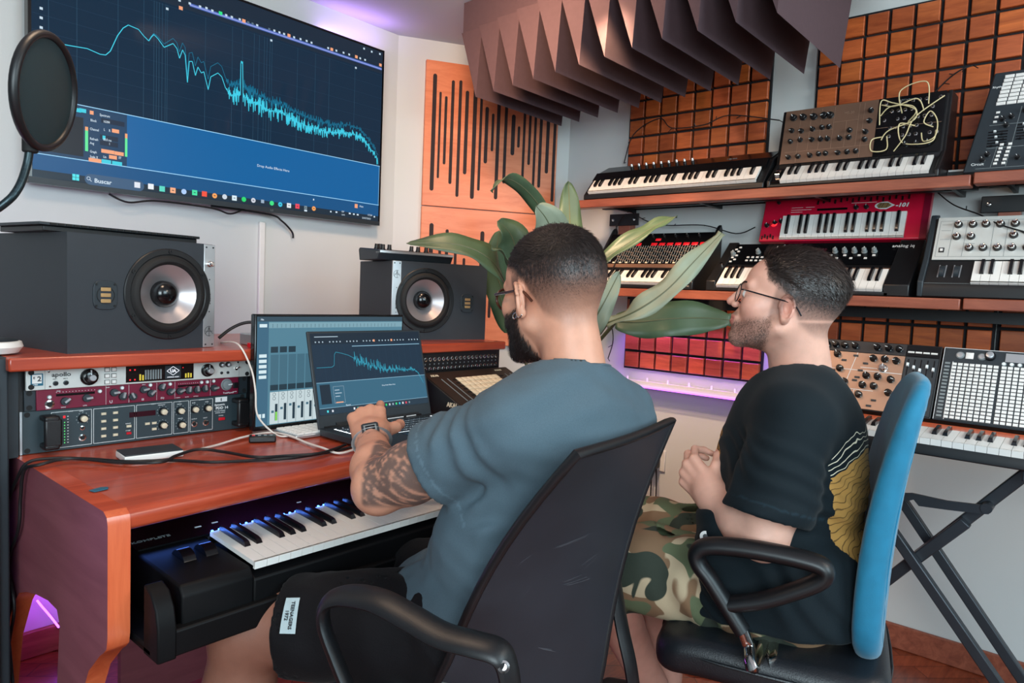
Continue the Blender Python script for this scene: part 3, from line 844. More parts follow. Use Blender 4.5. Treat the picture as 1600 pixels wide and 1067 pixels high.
def stext(scr_, t_, size, m, px, lay=5, **k):
    u, v = scr_.q(*px); p = scr_.T @ Vector((u, v, lay*scr_.st))
    return text(t_, size, m, scr_.parent, p, (pi/2, 0, 0) if scr_ is S else scr_.rot, ext=.0001, **k)


wl = lite('text', (205, 222, 235)); orl = cols['o']
stext(S, 'Drop Audio Effects Here', .0125, wl, (1002/Z, 650/Z))
for s_, x, y in (('Block', 352, 473), ('16384', 402, 478), ('Channel', 350, 507), ('L', 404, 510), ('R', 424, 514), ('Refresh', 350, 545), ('60.0 ms', 402, 548), ('Avg', 350, 562), ('1', 424, 566), ('Graph', 350, 595), ('Scale X', 350, 615), ('Lin', 402, 616), ('ST', 462, 620), ('Spectrum', 388, 452)):
    stext(S, s_, .0100, wl, (x/Z, y/Z), bold=.0001, sx=.72)
rr = []
for x, y, w_ in ((450, 512, .020), (420, 592, .036), (464, 600, .026), (440, 614, .022), (370, 626, .034), (357, 440, .010)):
    u, v = tq(x/Z, y/Z); rr.append((u-w_/2, u+w_/2, v-.0055, v+.0055))
srect(S, 'orange_buttons', rr, orl, 5)
rr = []
for x, y, w_ in ((414, 631, .026), (456, 638, .028), (405, 537, .008), (302, 430, .018), (322, 432, .018)):
    u, v = tq(x/Z, y/Z); rr.append((u-w_/2, u+w_/2, v-.0055, v+.0055))
srect(S, 'cyan_buttons', rr, lite('cyan2', (60, 200, 220)), 5)
rr = []
for x, y, w_ in ((425, 540, .05), (425, 562, .05), (440, 478, .065)):
    u, v = tq(x/Z, y/Z); rr.append((u-w_/2, u+w_/2, v-.007, v+.007))
srect(S, 'value_boxes', rr, lite('ink2', (14, 36, 60)), 4)
u0_, v0_ = tq(330/Z, 697/Z); u1_, _v = tq(562/Z, 727/Z)
b = MB(); hh = .016; cyy = v0_-.0
pts = [(u0_+hh+hh*cos(radians(q)), cyy+hh*sin(radians(q))) for q in range(90, 271, 15)]+[(u1_-hh+hh*cos(radians(q)), cyy+hh*sin(radians(q))) for q in range(-90, 91, 15)]
b.quad(*[TT @ Vector((p[0], p[1], 3*S.st)) for p in pts]); b.obj('search_box', lite('search', (58, 88, 120)), scr, smooth=False)
stext(S, 'Buscar', .0175, wl, (367/Z, 712/Z), bold=.0003)
b = MB(); cu, cv = tq(345/Z, 696/Z); b.tube([TT @ Vector((cu+.0045*cos(k*pi/6), cv+.0045*sin(k*pi/6), 4*S.st)) for k in range(12)], .0008, n=4, close=True, smooth=False)
b.tube([TT @ Vector((cu+.003, cv-.003, 4*S.st)), TT @ Vector((cu+.008, cv-.008, 4*S.st))], .001, n=4, smooth=False); b.obj('search_glass', wl, scr)
ucols = [(80, 220, 230), (220, 225, 235), (230, 235, 240), (90, 210, 190), (240, 170, 130), (170, 200, 240), (70, 220, 160), (235, 80, 60), (240, 160, 90), (200, 210, 220), (210, 230, 240), (40, 210, 110), (200, 205, 215), (150, 170, 190), (60, 220, 130), (60, 190, 220), (220, 225, 230), (230, 70, 90), (120, 140, 150), (240, 160, 90)]
ux = [(295, 692), (535, 722), (588, 728), (632, 737), (674, 743), (717, 748), (759, 752), (797, 757), (837, 764), (876, 768), (914, 773), (951, 778), (988, 782), (1024, 786), (1060, 793), (1093, 798), (1127, 802), (1160, 805), (1192, 810), (1224, 814)]
for i, ((x, y), c) in enumerate(zip(ux, ucols)):
    u, v = tq(x/Z, y/Z); s_ = .0085 if i not in (13, 18) else .006
    b = MB(); q_ = [(u+s_*cos(2*pi*k/16+.2), v+s_*sin(2*pi*k/16+.2)) for k in range(16)] if i in (5, 8, 9, 11, 12, 14, 15, 19) else [(u-s_, v-s_), (u+s_, v-s_), (u+s_, v+s_), (u-s_, v+s_)]
    b.quad(*[TT @ Vector((p[0], p[1], 4*S.st)) for p in q_])
    if i in (0,):
        b = MB()
        for a_, c_ in ((-1, -1), (-1, 1), (1, -1), (1, 1)):
            b.quad(*[TT @ Vector((u+.0047*a_+p*.0042, v+.0047*c_+r*.0042, 4*S.st)) for p, r in ((-1, -1), (1, -1), (1, 1), (-1, 1))])
    b.obj('app_icon', lite('app%d' % i, c), scr, smooth=False)
srect(S, 'icon_details', [(lambda u, v: (u-.003, u+.003, v-.0012, v+.0012))(*tq(x/Z, y/Z)) for x, y in ux[4:13:2]+ux[15:20]], lite('taskbar', (22, 42, 58)), 5)
stext(S, '17:54', .0105, wl, (1433/Z, 842/Z)); stext(S, '23/07/2023', .0095, wl, (1412/Z, 853/Z)); stext(S, 'ESP', .0085, wl, (1332/Z, 828/Z)); stext(S, 'LAA', .0085, wl, (1332/Z, 840/Z))
stext(S, 'Main', .010, wl, (1402/Z, 808/Z))
rr = []
for x, y, w_ in ((1290, 826, .006), (1312, 828, .008), (1364, 833, .009), (1380, 836, .008), (1395, 838, .009), (1460, 846, .007), (1223, 779, .005), (1192, 822, .012)):
    u, v = tq(x/Z, y/Z); rr.append((u-w_/2, u+w_/2, v-.003, v+.003))
srect(S, 'tray_icons', rr, wl, 5)
u, v = tq(1389/Z, 804/Z); srect(S, 'alert_icon', [(u-.007, u+.007, v-.008, v+.008)], orl, 5)
# cables hanging under the television
b = MB(); b.tube([onp(170, 303, 1, 2.36), onp(200, 316, 1, 2.35), onp(245, 314, 1, 2.35), onp(330, 325, 1, 2.34), onp(360, 334, 1, 2.34), onp(385, 325, 1, 2.36)], .003, seg=8)
b.tube([onp(330, 322, 1, 2.35), onp(420, 335, 1, 2.36), onp(440, 345, 1, 2.37), onp(456, 362, 1, 2.385), onp(458, 372, 1, 2.387)], .0035, seg=8)
tag(b.obj('tv_cable', M['cable']), 'black cables drooping under the television into the wall duct', 'cable')
# ------------------------------------------------------------------ ceiling bass trap: sawtooth foam
t = thing('ceiling_bass_trap', 'long mauve sawtooth acoustic foam block hung under the ceiling over the room corner', 'acoustic foam', (0, 0, 0))
b = MB()
NF = 12
yk = [1.815-.1035*i for i in range(NF)]
prof = []
for i, y in enumerate(yk):
    xl = 1.855-.017*i if i < 8 else 1.72
    xr = 2.37-.019*i if i < 8 else 2.22
    za = 1.85
    # tooth: far slanted face, near upright face, left end, right end (slanted out at the top)
    yr, yn = y+.112, y+.0085
    ex = .03+.004*i
    A = [(xl, yn-.0, za), (xr, yn-.0, za)]
    Tn = [(xl+.02, yn-.0, 2.10), (xr+ex, yn-.0, 2.10)]
    Tf = [(xl+.02, yr, 2.10), (xr+ex, yr, 2.10)]
    b.add([A[0], A[1], Tn[0], Tn[1], Tf[0], Tf[1]], [(0, 1, 3, 2), (1, 0, 4, 5), (0, 2, 4), (1, 5, 3), (2, 3, 5, 4)])
ob = b.obj('foam_teeth', M['foam'], t, smooth=False)
b = MB(); b.prism([(1.80, .60), (1.885, 1.93), (2.44, 1.93), (2.36, .60)], 2.10, 2.212, axis='z'); b.obj('foam_base', M['foam'], t, smooth=False)

# ------------------------------------------------------------------ plywood slot panels on the corner wall
CD = Vector((CH1[0]-CH0[0], CH1[1]-CH0[1], 0)).normalized(); CN = Vector((-CD.y, CD.x, 0))*-1   # CN points into the room
cang = math.atan2(CD.y, CD.x)


def wallpt(px, py): # on corner wall: returns (s, z)
    d = _f+(px-800)/FPX*_r-(py-533.5)/FPX*_u; o = Vector((CH0[0], CH0[1], 0)); k = (o-CAM).dot(CN)/d.dot(CN); p = CAM+d*k
    return (p-o).dot(CD), p.z


s0, zt0 = wallpt(665, 95); zb0 = wallpt(659, 321)[1]; s1 = s0+.612
for k, (zA, zB) in enumerate(((zb0, zt0), (zb0-.604, zb0-.004))):
    t = thing('slotted_wood_panel', ('upper' if k == 0 else 'lower')+' orange plywood panel with vertical black slots '+('under the ceiling foam' if k == 0 else 'behind the right speaker and plant'), 'acoustic panel', Vector((CH0[0], CH0[1], zA))+CD*s0+CN*.002, (0, 0, cang), 'slotted plywood panels')
    MB().box(0, .612, -.022, 0, 0, zB-zA).obj('board', M['panel'], t, bevel=.0015)
    if k == 0:
        sl = [(565, 375, 555, 955), (594, 465, 584, 893), (622, 487, 615, 825), (657, 408, 644, 922), (693, 408, 680, 986), (727, 460, 717, 874), (768, 330, 757, 996), (797, 470, 786, 955), (826, 540, 818, 820), (856, 573, 851, 760), (884, 500, 871, 998), (921, 500, 912, 920), (958, 578, 952, 780), (984, 636, 982, 742), (1012, 545, 1003, 930), (1041, 550, 1034, 828), (1065, 560, 1056, 985), (1095, 565, 1084, 940), (1130, 575, 1122, 870), (1163, 585, 1150, 1010)]
        ws = [9, 5, 6, 7, 7, 8, 9, 6, 8, 6, 8, 7, 9, 6, 6, 6, 6, 7, 8, 7]
        for (a, c, d, e), w_ in zip(sl, ws):
            u0, v0 = wallpt(500+a/3.194, c/3.194); u1, v1 = wallpt(500+d/3.194, e/3.194)
            u = (u0+u1)/2-s0; w2 = w_*.00095
            pts = [(u+w2*cos(radians(q)), v0-zA-w2+w2*sin(radians(q))) for q in range(0, 181, 30)]+[(u+w2*cos(radians(q)), v1-zA+w2+w2*sin(radians(q))) for q in range(180, 361, 30)]
            b = MB(); b.prism(pts, -.0235, -.0215, axis='y'); b.obj('slot', M['slot'], t, smooth=False)
    else:
        for u, top, w2 in ((.045, .52, .009), (.085, .43, .006), (.115, .50, .007), (.155, .42, .006), (.195, .38, .006), (.235, .34, .007), (.275, .50, .009), (.32, .30, .006), (.36, .44, .008), (.41, .36, .006), (.46, .52, .009), (.51, .40, .006), (.56, .48, .008)):
            bt = .06+.3*(u*7.3 % .3)
            pts = [(u+w2*cos(radians(q)), top+w2*sin(radians(q))) for q in range(0, 181, 30)]+[(u+w2*cos(radians(q)), bt+w2*sin(radians(q))) for q in range(180, 361, 30)]
            b = MB(); b.prism(pts, -.0235, -.0215, axis='y'); b.obj('slot', M['slot'], t, smooth=False)


# ------------------------------------------------------------------ wooden block absorbers on the right wall
def colattr(me, vals):
    a = me.color_attributes.new('tint', 'FLOAT_COLOR', 'CORNER'); a.data.foreach_set('color', np.array(vals, dtype=np.float32).ravel())


def block_panel(label, y1, z1, ny, nz, seed, pitch=.075, y_gap=None, deep=.03):
    """y1 = left edge seen from the room, z1 = top; grid of wooden blocks on a black felt board"""
    t = thing('wood_block_panel', label, 'acoustic panel', (RX-.001, y1, z1-nz*pitch), (0, 0, -pi/2), 'wooden block panels on the right wall')
    MB().box(-.006, ny*pitch+.002, -.012, 0, -.004, nz*pitch+.006).obj('backing_board', M['blackfelt'], t)
    b = MB(); g = .0052; rg = random.Random(seed); cols_ = []
    for i in range(ny):
        for j in range(nz):
            c = rg.uniform(.72, 1.12); cc = (c, c*rg.uniform(.86, 1.06), c*rg.uniform(.7, 1.05), 1); e = .002; dd = deep*rg.uniform(.85, 1.05)
            xa, xb, za, zb_ = i*pitch+g, (i+1)*pitch-g, j*pitch+g, (j+1)*pitch-g
            n0 = len(b.f)
            vs = [(xa, -.011, za), (xb, -.011, za), (xb, -.011, zb_), (xa, -.011, zb_), (xa, -dd+e, za), (xb, -dd+e, za), (xb, -dd+e, zb_), (xa, -dd+e, zb_), (xa+e, -dd, za+e), (xb-e, -dd, za+e), (xb-e, -dd, zb_-e), (xa+e, -dd, zb_-e)]
            b.add(vs, [(0, 1, 5, 4), (1, 2, 6, 5), (2, 3, 7, 6), (3, 0, 4, 7), (4, 5, 9, 8), (5, 6, 10, 9), (6, 7, 11, 10), (7, 4, 8, 11), (8, 9, 10, 11)])
            cols_ += [cc]*(9*4)
    o = b.obj('wood_blocks', M['tile'], t, smooth=False); colattr(o.data, cols_)
    return t


block_panel('square block wood panel on the wall above the leftmost shelf keyboard', 1.655, 2.13, 8, 8, 1)
block_panel('square block wood panel on the wall above the patch cable synthesizer', .885, 2.145, 8, 8, 2)
block_panel('square block wood panel at the top right edge behind the pad controller', .273, 2.145, 5, 8, 3)
block_panel('square block wood panel lit magenta under the lower shelf behind the big leaf', 1.62, 1.15, 8, 4, 4)
block_panel('square block wood panel under the lower shelf above the copper synthesizer', .973, 1.175, 9, 3, 5)
block_panel('square block wood panel at the right edge under the lower shelf', .285, 1.178, 5, 3, 6)

# lit ledge under the block panel
t = thing('lit_ledge', 'narrow white wall ledge with a glowing purple light strip under the magenta-lit block panel', 'ledge', (RX, 1.66, .772), (0, 0, -pi/2))
MB().box(0, .90, -.075, 0, .010, .026).obj('board', M['white'], t, bevel=.002)
MB().box(0, .90, -.075, -.069, .026, .034).obj('lip', M['white'], t)
MB().box(.005, .895, -.079, -.0755, .006, .011).obj('light_strip', M['led'], t)
for i in range(9): inst(_KM.setdefault('clip', MB().box(-.003, .003, -.003, .003, 0, .016).mesh('clip', [M['white']])), 'clip', t, (.06+i*.097, -.02, .026))
area('ledge_strip_light', (2.57, 1.30, 1.10), (2.60, 1.30, .8), .7, 1.5, (0.42, 0.10, 1.0), .03, radians(75))
area('added_ceiling_tint', (1.72, 2.365, 2.11), (1.70, 2.25, 2.6), .30, .4, (0.50, 0.30, 1.0), .02)  # unseen purple light added above the television to tint the ceiling
area('desk_strip_light', (.60, 2.1, .30), (.62, 2.4, .5), .35, 3.0, (0.6, 0.12, 1.0), .05)
area('added_side_tint', (.02, 1.9, .55), (.41, 1.5, .5), .4, 1.4, (0.75, 0.25, .85), .1)  # purple light added left of the desk to tint its side panel
area('knee_strip_light', (1.15, 1.72, .5), (1.0, 1.2, .1), .5, .5, (0.6, 0.15, 1.0), .03)

# wall socket with charger and lead
t = thing('wall_socket', 'white wall socket low on the right wall with a black plug in it', 'socket', (RX, 1.45, .47), (0, 0, -pi/2))
MB().box(-.04, .045, -.010, 0, -.045, .045).obj('plate', M['plaster'], t, bevel=.003)
t = thing('power_plug', 'black plug adapter in the wall socket with its lead hanging down', 'plug', (RX-.012, 1.45, .47), (0, 0, -pi/2))
MB().box(-.022, .026, -.045, 0, -.03, .035).obj('body', M['black'], t, bevel=.004)
b = MB(); b.tube([(.0, -.02, -.03), (.0, -.02, -.10), (.004, -.03, -.25), (.0, -.06, -.44)], .003); b.tube([(.02, -.02, -.03), (.025, -.02, -.12), (.03, -.03, -.25), (.04, -.07, -.44)], .003); b.obj('lead', M['cable'], t)

# ------------------------------------------------------------------ shelves
SX = 2.345


def shelf(label, y0, y1, z, th=.032):
    t = thing('wall_shelf', label, 'shelf', (SX, y1, z-th), (0, 0, -pi/2), 'wooden wall shelves with keyboards')
    MB().box(0, y1-y0, 0, .055, 0, th).obj('board', M['shelf'], t, bevel=.003)
    MB().box(.01, y1-y0-.01, .20, .225, th-.014, th).obj('rear_rail', M['black'], t)
    for u in ([.11, .50, .92, y1-y0-.06] if y1-y0 > 1 else [.07, .5, .85]):
        MB().box(u-.006, u+.006, .05, RX-SX-.001, th-.022, th-.002).obj('support_arm', M['black'], t)
    return t


shelf('upper brown wooden wall shelf carrying two keyboards', .352, 1.728, 1.535)
shelf('upper brown wooden wall shelf at the right edge under the pad controller', -.6, .345, 1.540)
shelf('lower brown wooden wall shelf behind the two seated people', .352, 1.535, 1.186)
shelf('lower brown wooden wall shelf at the right edge under the silver panel synthesizer', -.6, .345, 1.188)
for i, (y, lab) in enumerate(((1.62, 'left brown wooden upright between the two shelves'), (.28, 'right brown wooden upright between the two shelves'))):
    t = thing('shelf_upright', lab, 'upright', (2.57, y, 1.19), (0, 0, -pi/2), 'uprights between the shelves')
    MB().box(-.028, .028, 0, .045, 0, .312).obj('post', M['shelf'], t, bevel=.002)
    b = MB(); b.box(-.072, .072, -.004, 0, .262, .312); b.obj('bracket', M['black'], t, bevel=.002)
    for u in (-.052, .052):
        b = MB(); b.lathe([(.008, 0), (.006, .004), (.0001, .005)], c=(u, -.004, .287), ax=(0, -1, 0), n=6); b.obj('bolt', M['chrome'], t)
# dark underside rail below the lower shelf
t = thing('shelf_rail', 'black rail fixed under the lower shelf', 'rail', (2.50, 1.53, 1.118), (0, 0, -pi/2))
MB().box(0, 2.0, 0, .02, 0, .034).obj('rail', M['black'], t)


def body(t, prof, w, m, name='body', bevel=.003, x0=0):
    b = MB(); b.prism(prof, x0, x0+w); return b.obj(name, m, t, bevel=bevel)


def cheek(t, prof, w, m, xs, bevel=.003):
    for x in xs:
        b = MB(); b.prism(prof, x, x+w); b.obj('end_cheek', m, t, bevel=bevel)


RNDm = random.Random(5)
# 1 -- midi keyboard, upper shelf left
A1 = radians(48)
t = thing('midi_keyboard', 'slim black keyboard with silver sliders at the left end of the upper shelf', 'keyboard', (2.350, 1.680, 1.5365), (0, 0, -pi/2))
prof = [(0, 0), (.0, .018), (.082, .110), (.165, .150), (.19, .150), (.20, .0)]
body(t, prof, .735, M['black'])
P = Pan(t, (0, -.001, .0195), math.atan2(.092, .082))
keybed(P, .022, .006, 30, .0229, .066, .006, 0)
P.boxes('key_rest', [(.012, .722, .073, .118)], M['blackgloss'], .010)
P2 = Pan(t, (0, .085, .1135), math.atan2(.040, .083))
P2.boxes('top_panel', [(.01, .725, 0, .082)], M['blackgloss'], .002)
for i in range(9): P2.put(knob_me(.006, .020, 'black', 'alu', style=1), 'slider', .15+i*.033, .035)
P2.text('NEKTAR', .01, M['inkg'], .55, .03, .003)

# 2 -- semi-modular synthesizer with patch cables
t = thing('patch_synthesizer', 'bronze panel synthesizer with cream patch cables on the upper shelf', 'synthesizer', (2.352, .935, 1.5365), (0, 0, -pi/2))
AP = math.atan2(.185, .038)
sp = [(0, 0), (0, .022), (.068, .082), (.074, .088), (.112, .273), (.20, .273), (.20, 0)]
body(t, [(0, 0), (0, .010), (.070, .070), (.105, .262), (.20, .262), (.20, 0)], .486, M['black'], x0=.008)
cheek(t, sp, .012, M['black'], (0, .490))
P = Pan(t, (0, .002, .014), math.atan2(.062, .068))
keybed(P, .045, 0, 20, .0216, .078, .005, 0)
b = MB(); b.box(.014, .043, 0, .078, 0, .004, P.T); b.obj('wheel_panel', M['blackgloss'], t)
b = MB(); b.cyl(P.at(.022, .040, .002), P.at(.036, .040, .002), .018, n=24); b.obj('pitch_wheel', M['chrome'], t)
AP = math.atan2(.185, .0335); P = Pan(t, (.014, .0695, .086), AP)
LP = .186
P.boxes('control_panel', [(0, .290, 0, LP)], M['brown'], .002); P.boxes('patch_panel', [(.290, .474, 0, LP)], M['blackgloss'], .0025)
P.lines('panel_lines', [(.012, .04, .28, .04), (.052, .002, .052, .18), (.086, .04, .086, .18), (.120, .04, .120, .18), (.160, .04, .160, .18), (.160, .128, .235, .128), (.235, .04, .235, .18), (.085, .105, .16, .105), (.20, .04, .20, .128), (.25, .002, .25, .18), (.292, .09, .47, .09)], .001, M['copper'], .0028)
kk = knob_me(.0075, .013, 'black', 'ink'); kk2 = knob_me(.0105, .014, 'black', 'ink')
for u, v in ((.028, .16), (.060, .158), (.095, .155), (.128, .155), (.148, .153)): P.put(kk2, 'knob', u, v, .002, RNDm.uniform(-2, 2))
for u, v in ((.028, .115), (.028, .077), (.060, .079), (.060, .110), (.096, .112), (.098, .076), (.126, .114), (.126, .074), (.148, .113), (.148, .073), (.186, .070), (.214, .094), (.214, .070), (.270, .152), (.270, .118), (.262, .083), (.262, .058), (.028, .022), (.060, .022), (.098, .022), (.126, .024), (.148, .024), (.186, .022), (.214, .022), (.24, .022)): P.put(kk, 'knob', u, v, .002, RNDm.uniform(-2, 2))
jk = []
for i in range(9):
    for j in range(5):
        if RNDm.random() < .72: jk.append((.312+i*.0185, .06+j*.027))
for u, v in jk: P.put(jack_me(.0055, 'chrome'), 'jack', u, v, .0025)
for u in (.38, .41, .44): P.put(kk, 'knob', u, .028, .002)
P.text('MS-20', .012, M['copper'], .19, .15, .003); P.text('PATCH PANEL', .008, M['inkg'], .345, .170, .003)
for k, pp in enumerate([[(.300, .10), (.30, .17), (.33, .165), (.40, .13), (.38, .10)], [(.36, .13), (.35, .20), (.42, .215), (.43, .15)], [(.30, .13), (.33, .15), (.39, .145), (.40, .10), (.33, .075), (.31, .05)], [(.312, .06), (.285, .05), (.29, .012), (.33, .015), (.325, .06)], [(.35, .01), (.38, .05), (.40, .11), (.47, .17)], [(.42, .06), (.43, .03), (.46, .04), (.46, .09), (.44, .12), (.425, .09), (.45, .075)], [(.40, .085), (.36, .09), (.37, .035), (.42, .02), (.455, .03), (.458, .065)], [(.30, .165), (.34, .152), (.40, .165), (.42, .13)]]):
    b = MB(); b.tube([P.at(u, v, .004 if i in (0, len(pp)-1) else .012+.006*((i+k) % 2)) for i, (u, v) in enumerate(pp)], .0018, n=8, seg=8); b.obj('patch_cable', M['patch'], t)

# 3 -- groovebox slab, upper shelf right edge
t = thing('pad_controller', 'tall dark grey pad controller leaning at the right end of the upper shelf', 'controller', (2.352, .375, 1.5415), (0, 0, -pi/2))
A3 = math.atan2(.29, .085)
b = MB(); P = Pan(t, (0, .006, 0), A3); b.box(0, .62, 0, .305, -.035, 0, P.T)
b.v = [(x+.045*(zz/.29) if x < .3 else x, y, max(0, zz)) for x, y, zz in b.v]; b.obj('body', M['dark'], t, bevel=.004)
for i in range(8):
    for j in range(8):
        P.put(btn_me(.022, .0095, .003, 'white'), 'pad', .074+i*.0245+.0018*j-.004, .205+j*.0118, 0)
b = MB(); [P.put(knob_me(.0065, .013, 'black', 'ink'), 'knob', u, v, 0, .5) for u, v in ((.045, .035), (.055, .05), (.125, .035), (.15, .03), (.18, .035), (.10, .16), (.13, .175), (.08, .155), (.16, .19), (.19, .185), (.09, .135))]
for i in range(6):
    for j in range(2): P.put(btn_me(.009, .007, .003, 'white'), 'button', .075+j*.019+.002*i, .022+i*.0125*.9, 0)
for i in range(3): P.put(btn_me(.009, .006, .003, 'white'), 'button', .062+.002*i, .150+i*.014, 0)
for g0 in ((.050, .075), (.115, .09)):
    P.boxes('slider_slots', [(g0[0]+.0, g0[0]+.045, g0[1]+i*.0085, g0[1]+i*.0085+.003) for i in range(6)], M['blackgloss'], .0015)
    for i in range(6): P.put(btn_me(.006, .005, .007, 'ink' if i % 2 else 'black'), 'slider_cap', g0[0]+.01+(i*.013) % .03, g0[1]+i*.0085+.0015, 0)
P.lines('panel_lines', [(.03, .01, .6, .01), (.065, .012, .075, .075), (.10, .012, .12, .19), (.2, .012, .21, .19), (.05, .07, .2, .07), (.05, .14, .2, .14)], .0012, M['inkg'])
P.text('Circuit', .011, M['ink'], .018, .02, .001); P.text('Rhythm', .009, M['ink'], .045, .255, .001)
P.boxes('display', [(.21, .26, .02, .06)], M['blackgloss'], .002)

# small keyboard peeping out behind
t = thing('mini_keyboard', 'small black and white keys just visible between patch synthesizer and pad controller', 'keyboard', (2.47, .432, 1.5365), (0, 0, -pi/2))
MB().box(0, .045, 0, .13, 0, .03).obj('body', M['black'], t)
for i in range(4): inst(_KM.setdefault('mk', MB().box(0, .04, 0, .012, 0, .006).mesh('white_key', [M['key']])), 'white_key', t, (.002, .004+i*.020, .03+i*.0))

# 4 -- black synthesizer with red buttons, lower shelf left
t = thing('red_button_synthesizer', 'black synthesizer with a row of red buttons on the lower shelf, behind the long leaf', 'synthesizer', (2.352, 1.665, 1.1875), (0, 0, -pi/2))
sp = [(0, 0), (0, .03), (.09, .105), (.20, .245), (.215, .255), (.225, .24), (.225, 0)]
body(t, [(0, 0), (0, .014), (.078, .078), (.185, .225), (.22, .225), (.22, 0)], .460, M['black'], x0=.012)
cheek(t, sp, .013, M['black'], (0, .470))
P = Pan(t, (0, .002, .016), math.atan2(.062, .076)); keybed(P, .025, 0, 20, .0216, .075, .005, 0)
P = Pan(t, (.014, .080, .082), math.atan2(.143, .105))
P.boxes('control_panel', [(0, .455, .018, .176)], M['blackgloss'], .002); P.boxes('wood_strip', [(0, .455, 0, .018)], M['brown'], .002)
P.boxes('badge', [(.40, .44, .002, .016)], M['red'], .003)
for i, u in enumerate((.08, .15, .22, .255, .29, .325, .36, .395, .43)): P.put(btn_me(.026 if i > 1 else .022, .014, .003, 'red'), 'red_button', u, .118, .002)
P.put(btn_me(.024, .012, .003, 'red'), 'red_button', .23, .142, .002)
b = MB()
for i in range(34):
    for j in range(4): b.box(.075+i*.0108, .0775+i*.0108, .030+j*.020+(i*7+j*5) % 4*.003, .034+j*.020+(i*7+j*5) % 4*.003, .002, .007, P.T)
so = b.obj('slider_rows', M['copper'], t); so['kind'] = 'stuff'
b = MB(); [b.box(.075+i*.0108+.001, .0775+i*.0108+.001, .024, .112, .002, .0026, P.T) for i in range(34)]; b.obj('slider_slots', M['inkg'], t)
for i in range(12): P.put(btn_me(.010, .006, .003, 'cream'), 'button', .07+i*.03, .024, .002)
for i in range(8): P.put(knob_me(.005, .010, 'black', 'ink'), 'knob', .05+i*.05, .16, .002)
P.boxes('white_label', [(.012, .050, .030, .045)], M['ink'], .0005, .002)

# 5 -- analogue synthesizer with grey knobs, lower shelf middle
t = thing('grey_knob_synthesizer', 'wide black synthesizer with grey knobs on the lower shelf, behind the profile head', 'synthesizer', (2.352, 1.130, 1.1875), (0, 0, -pi/2))
sp = [(0, 0), (0, .035), (.10, .115), (.175, .183), (.190, .183), (.195, 0)]
body(t, [(0, 0), (0, .012), (.085, .088), (.170, .175), (.188, .175), (.188, 0)], .56, M['black'], x0=.03)
for xa_, xb_ in ((0, .035), (.575, .645)): MB().prism(sp, xa_, xb_).obj('end_cheek', M['black'], t, bevel=.003)
P = Pan(t, (0, .002, .014), math.atan2(.076, .083)); keybed(P, .040, 0, 24, .0222, .094, .006, 3)
P.boxes('wood_strip', [(.038, .575, .096, .106)], M['brown'], .004)
P = Pan(t, (.0, .093, .098), math.atan2(.077, .077))
P.boxes('control_panel', [(.036, .575, 0, .108)], M['blackgloss'], .002)
gk = knob_me(.0085, .016, 'inkg', 'ink', style=0)
for u in (.39, .42, .45, .48, .51): P.put(gk, 'grey_knob', u, .062, .002)
for u, v in ((.04, .05), (.13, .06), (.22, .075)): P.put(gk, 'grey_knob', u, v, .002)
P.put(knob_me(.017, .020, 'inkg', 'ink', style=0), 'large_knob', .20, .055, .002)
for i in range(6):
    for j in range(2): P.put(btn_me(.009, .006, .003, 'white'), 'button', .10+i*.017, .018+j*.017, .002)
for i in range(12): P.put(btn_me(.009, .006, .003, 'white'), 'button', .27+i*.022, .030+(i % 2)*.014, .002)
for i in range(8): P.put(btn_me(.009, .006, .003, 'white'), 'button', .042+(i % 2)*.012, .012+i*.011, .002)
P.put(btn_me(.012, .006, .003, 'red'), 'red_button', .175, .028, .002)
P.boxes('display', [(.27, .36, .055, .080)], mat('dark_red_window', (52, 20, 30), .2), .001, .002)
P3 = Pan(t, (0, .10, .1155), math.atan2(.070, .075))
P3.text('analog iq', .020, M['ink'], .578-.02, .060, .0022, sx=.9)
b = MB(); b.cyl(P.at(.02, -.02, .0), P.at(.022, -.015, .02), .005, n=14); b.obj('joystick', M['chrome'], t)

# 6 -- red synthesizer standing behind
t = thing('red_synthesizer', 'bright red synthesizer marked 101 propped up between the two shelves', 'synthesizer', (2.512, 1.030, 1.1875), (0, 0, -pi/2))
MB().box(.08, .46, .075, .12, 0, .175).obj('support_block', M['black'], t)
P = Pan(t, (0, .038, .188), math.atan2(.185, .060)); b = MB(); b.box(0, .540, 0, .25, -.03, 0, P.T); b.obj('body', M['redp'], t, bevel=.004)
P.boxes('side_trim', [(.520, .54, 0, .25)], mat('dark_red_trim', (120, 10, 40), .35), .002)
keybed(P, .078, .006, 18, .0222, .088, .005, 5, blen=.80, front=.006)
for u in (.022, .050, .072): P.put(knob_me(.008, .012, 'black', 'ink'), 'knob', u, .055+u*.3, 0)
for u in (.318, .350): P.put(knob_me(.0075, .012, 'black', 'ink'), 'knob', u, .118, 0)
for i in range(16): P.put(btn_me(.005, .014, .007, 'black'), 'slider_cap', .19+i*.019, .142+(i*.37 % 1)*.010, 0)
for i in range(5): P.put(btn_me(.004, .012, .006, 'black'), 'slider_cap', .012+i*.010, .014+(i % 2)*.006, 0)
for u, v in ((.05, .15), (.08, .17), (.11, .165), (.15, .168), (.23, .175), (.27, .172), (.31, .175), (.35, .172), (.39, .175), (.43, .172), (.47, .175), (.06, .2), (.1, .205), (.14, .2), (.2, .205), (.25, .2), (.3, .205), (.36, .2), (.41, .205), (.46, .2)): P.put(knob_me(.006, .011, 'black', 'ink'), 'knob', u, v, 0)
P.boxes('display', [(.19, .29, .112, .120)], M['blackgloss'], .001)
P.put(knob_me(.009, .008, 'red', 'red'), 'light_knob', .040, .070, 0)
b = MB(); b.lathe([(.012, .001), (.0001, .008)], c=P.at(.047, .068, .001), ax=P.R @ Vector((0, 0, 1)), n=16); b.obj('red_light', M['redled'], t)
